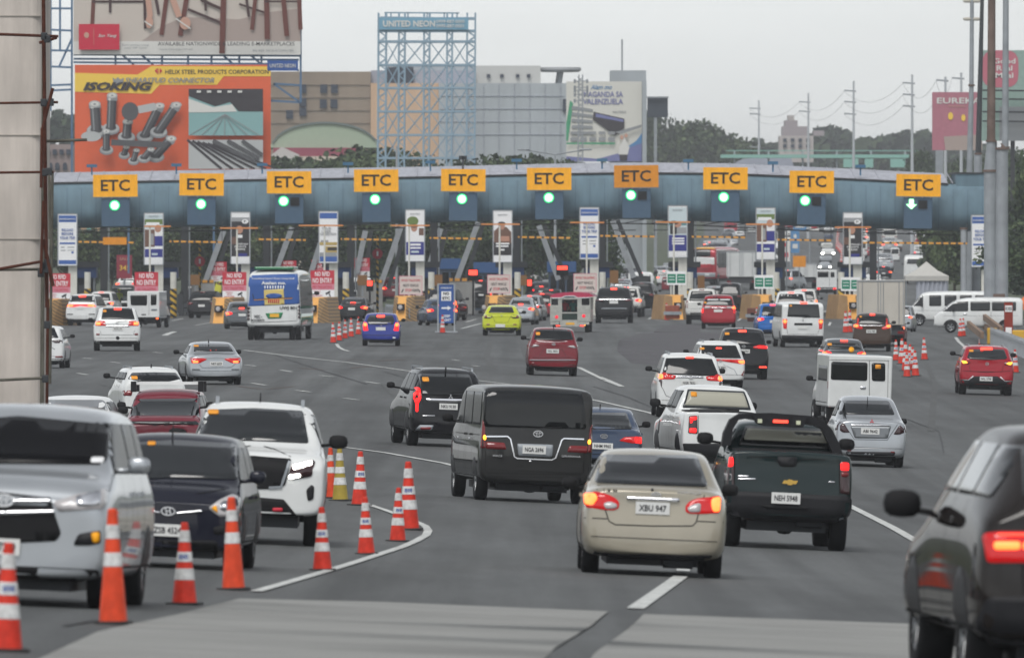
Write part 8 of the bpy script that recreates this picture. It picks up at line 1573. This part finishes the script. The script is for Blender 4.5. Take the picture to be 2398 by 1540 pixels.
for i in range(18):
    t = i/17*5; k_ = min(4, int(t)); f = t-k_; Q = [(862, 900), (850, 760), (865, 640), (795, 560), (800, 440), (815, 340)]; x = Q[k_][0]*(1-f)+Q[k_+1][0]*f; y = Q[k_][1]*(1-f)+Q[k_+1][1]*f
    p = gp(*zc(13, x, y)); r_ = dup(CP['b'], p, label='small orange cone, %s from the plaza in the median row of the climbing road' % NTH[i]); r_['group'] = 'median cones on the climbing road'; r_.scale = (1.3, 1.3, 1.1)
# ================================================================ pillar and scaffolding
Y = 205.0; a, c = at(-420, 640, Y), at(95, 640, Y); z0 = gz(0, Y)-.3; PIL = mat('pillar_concrete', (.55, .495, .445), .85, var=.16, vs=.9, bump=.15); streaked(PIL, .20, (1.5, 1.5, .18), 1.6)
r_ = thing('concrete_pillar', 'massive pale concrete pillar along the left edge', 'pillar', ((a.x+c.x)/2, Y+1.7, gz(0, Y))); hw = (c.x-a.x)/2; zt = at(0, -420, Y).z-z0
pr = rnd(rect(-hw, hw, -1.7, 1.7), .25, 6); vs = [(p[0], p[1], -.4) for p in pr]+[(p[0]+.07, p[1], zt) for p in pr]; n = len(pr)
o = MB().add(vs, [(i, (i+1) % n, n+(i+1) % n, n+i) for i in range(n)]+[tuple(range(n)), tuple(range(n, 2*n))[::-1]]).build('shaft', PIL, r_)
for y in (38, 317, 560): q = at(0, y, Y); MB().box(-hw-.01, hw+.012, -1.712, 1.712, q.z-gz(0, Y)-.008, q.z-gz(0, Y)+.008).build('formwork_line', mat('formwork_mark', (.27, .25, .22), .9), r_)
RS = mat('scaffold_rust', (.075, .022, .012), .75, var=.3, vs=8); RS2 = mat('scaffold_grey', (.11, .105, .085), .7, var=.3, vs=6); Y = 203.0; r_ = thing('scaffolding', 'rusty pipe scaffolding beside the concrete pillar', 'scaffolding', at(104, 640, Y)); r_.location.z = gz(at(104, 640, Y).x, Y); o = r_.location
for x0, y0, x1, y1, w_, m, d, nm in ((101, -80, 106, 420, 9, RS, 0, 'standard'), (106, 420, 110, 720, 9, RS, 0, 'standard'), (112, 700, 108, 1185, 7, RS, 0, 'standard'), (95, -80, 92, 600, 6, RS2, 1.2, 'standard'), (92, 600, 88, 1185, 6, RS2, 1.2, 'standard'), (118, 400, 112, 900, 7, RS2, .9, 'standard'), (100, 560, 96, 1185, 6, RS2, .4, 'standard'),
                                   (-60, 79, 138, 86, 7, RS, -.2, 'ledger'), (-60, 243, 137, 240, 6, RS, -.2, 'ledger'), (96, 331, 203, 327, 7, RS2, .2, 'ledger'), (-60, 405, 127, 403, 6, RS, -.2, 'ledger'), (-60, 640, 100, 612, 7, RS, -.2, 'ledger'), (-60, 632, 110, 630, 7, RS2, -.1, 'ledger'), (-60, 892, 112, 884, 7, RS2, -.2, 'ledger'), (90, 100, 132, 88, 7, RS, .3, 'brace'), (125, 207, 102, 300, 8, RS, -.3, 'brace'), (100, 300, 98, 440, 7, RS, -.3, 'brace'), (117, 395, 118, 560, 6, RS2, -.3, 'brace'), (103, 560, 126, 670, 9, RS, -.3, 'brace'), (104, 470, 98, 640, 7, RS, -.4, 'brace')):
    s = F/Y; MB().tube(P(x0, y0, d), P(x1, y1, d), w_/2/s, 10).build(nm, m, r_)
for x, y in ((105, 86), (112, 92), (104, 241), (120, 240), (105, 404), (116, 402), (103, 622), (112, 615), (110, 630), (107, 886), (97, 640), (112, 760)): MB().bc(P(x, y, -.25), (.10, .14, .12)).build('clamp', DKM, r_, bevel=.015)
# ================================================================ people
def person(lab, loc, h, shirt, trousers, rz=0, skin=(.28, .15, .09), hat=None, arms=0.35):
    r_ = thing('person', lab, 'person', loc, rz, None)
    J = dict(pel=(0, 0, .53), wai=(0, 0, .62), che=(0, 0, .75), nek=(0, 0, .84), hed=(0, .0, .90), top=(0, 0, .965), ls=(-.105, 0, .80), le=(-.15, .02, .64), lw=(-.14, arms*.3, .52), lh=(-.13, arms*.4, .475), rs=(.105, 0, .80), re=(.15, .02, .64), rw=(.14, arms*.4, .53), rh=(.13, arms*.5, .49), lk=(-.055, .01, .28), la=(-.06, -.01, .04), lf=(-.065, .08, .015), rk=(.055, .015, .28), ra=(.06, -.01, .04), rf=(.065, .08, .015), lp=(-.045, 0, .50), rp=(.045, 0, .50))
    E = [('pel', 'wai'), ('wai', 'che'), ('che', 'nek'), ('nek', 'hed'), ('hed', 'top'), ('che', 'ls'), ('ls', 'le'), ('le', 'lw'), ('lw', 'lh'), ('che', 'rs'), ('rs', 're'), ('re', 'rw'), ('rw', 'rh'), ('pel', 'lp'), ('lp', 'lk'), ('lk', 'la'), ('la', 'lf'), ('pel', 'rp'), ('rp', 'rk'), ('rk', 'ra'), ('ra', 'rf')]
    RD = dict(pel=.075, wai=.07, che=.085, nek=.03, hed=.052, top=.035, ls=.04, le=.028, lw=.018, lh=.022, rs=.04, re=.028, rw=.018, rh=.022, lk=.036, la=.024, lf=.022, rk=.036, ra=.024, rf=.022, lp=.055, rp=.055)
    ks = list(J); me = bpy.data.meshes.new('body'); me.from_pydata([Vector(J[k_])*h for k_ in ks], [(ks.index(a), ks.index(c)) for a, c in E], [])
    ob = bpy.data.objects.new('b', me); COL.objects.link(ob); md = ob.modifiers.new('s', 'SKIN'); ob.modifiers.new('u', 'SUBSURF').levels = 1
    for i, k_ in enumerate(ks): me.skin_vertices[0].data[i].radius = (RD[k_]*h, RD[k_]*h*.8); 
    me.skin_vertices[0].data[0].use_root = True
    dg = bpy.context.evaluated_depsgraph_get(); m2 = bpy.data.meshes.new_from_object(ob.evaluated_get(dg), depsgraph=dg); bpy.data.objects.remove(ob)
    sk_ = mat('skin_%d' % int(skin[0]*100), skin, .6); 
    for m in (sk_, shirt, trousers): m2.materials.append(m)
    for p_ in m2.polygons:
        z = p_.center.z/h; x = abs(p_.center.x)/h; p_.material_index = 0 if z > .825 or (x > .115 and z < .66 and z > .44) else (1 if z > .54 else 2); p_.use_smooth = True
    child_mesh('body', m2, r_); MB().blob((0, -.012*h, .935*h), (.11*h, .125*h, .075*h)).build('hair' if hat is None else 'helmet', hat or mat('hair_black', (.012, .01, .01), .6), r_, smooth=True)
    f = MB()
    for sg in (-1, 1): f.bc((sg*.018*h, .045*h, .905*h), (.012*h, .006*h, .006*h))
    f.build('eyes', BLT, r_); MB().bc((0, .05*h, .89*h), (.012*h, .014*h, .02*h)).build('nose', sk_, r_)
    return r_
HV = mat('vest_lime', (.45, .55, .05), .6); DK = mat('cloth_dark', (.03, .035, .05), .8); GRC = mat('cloth_green', (.04, .16, .13), .8); RDC = mat('cloth_red', (.3, .03, .04), .8)
p = at(908, 700, 752.0); person('person in dark clothes standing behind the first stop here sign board', (at(992, 700, 768).x, 768, gz(0, 768)), 1.68, DK, DK, 2.8)
person('person with a lime yellow helmet beside the leftmost booth', (at(279, 640, 800).x, 800, gz(0, 800)), 1.70, HV, DK, .5, hat=HV)
person('person in a lime vest standing just left of the green portrait banner signal', (at(196, 640, 775).x, 775, gz(0, 775)), 1.66, HV, DK, 3.0)
rt_, k, cx, yg, y0, sc = JP
q = rt_.matrix_basis if False else Matrix.Translation(rt_.location) @ Matrix.Rotation(rt_.rotation_euler[2], 4, 'Z') @ Matrix.Scale(sc, 4)
for u_, sh, lb in ((-.30, RDC, 'person in red sitting at the left inside the jeepney doorway'), (.12, GRC, 'person in green sitting inside the jeepney doorway')):
    o = person(lb, q @ Vector((u_, y0+.75, .42)), 1.30, sh, DK, 0.2 if u_ < 0 else -.3)
# ================================================================ haze
HZ = 0.00014
hb = MB().box(-910, 910, -60, 4420, -2.4, 36); ho = hb.build('haze', []); tag(ho, kind='stuff')
hm = bpy.data.materials.new('haze_air'); hm.use_nodes = True; n_, l_ = hm.node_tree.nodes, hm.node_tree.links; n_.remove(n_['Principled BSDF']); pv = n_.new('ShaderNodeVolumePrincipled'); pv.inputs['Color'].default_value = (.95, .97, 1, 1); pv.inputs['Density'].default_value = HZ; pv.inputs['Anisotropy'].default_value = .2
l_.new(pv.outputs[0], n_['Material Output'].inputs['Volume']); ho.data.materials.append(hm)
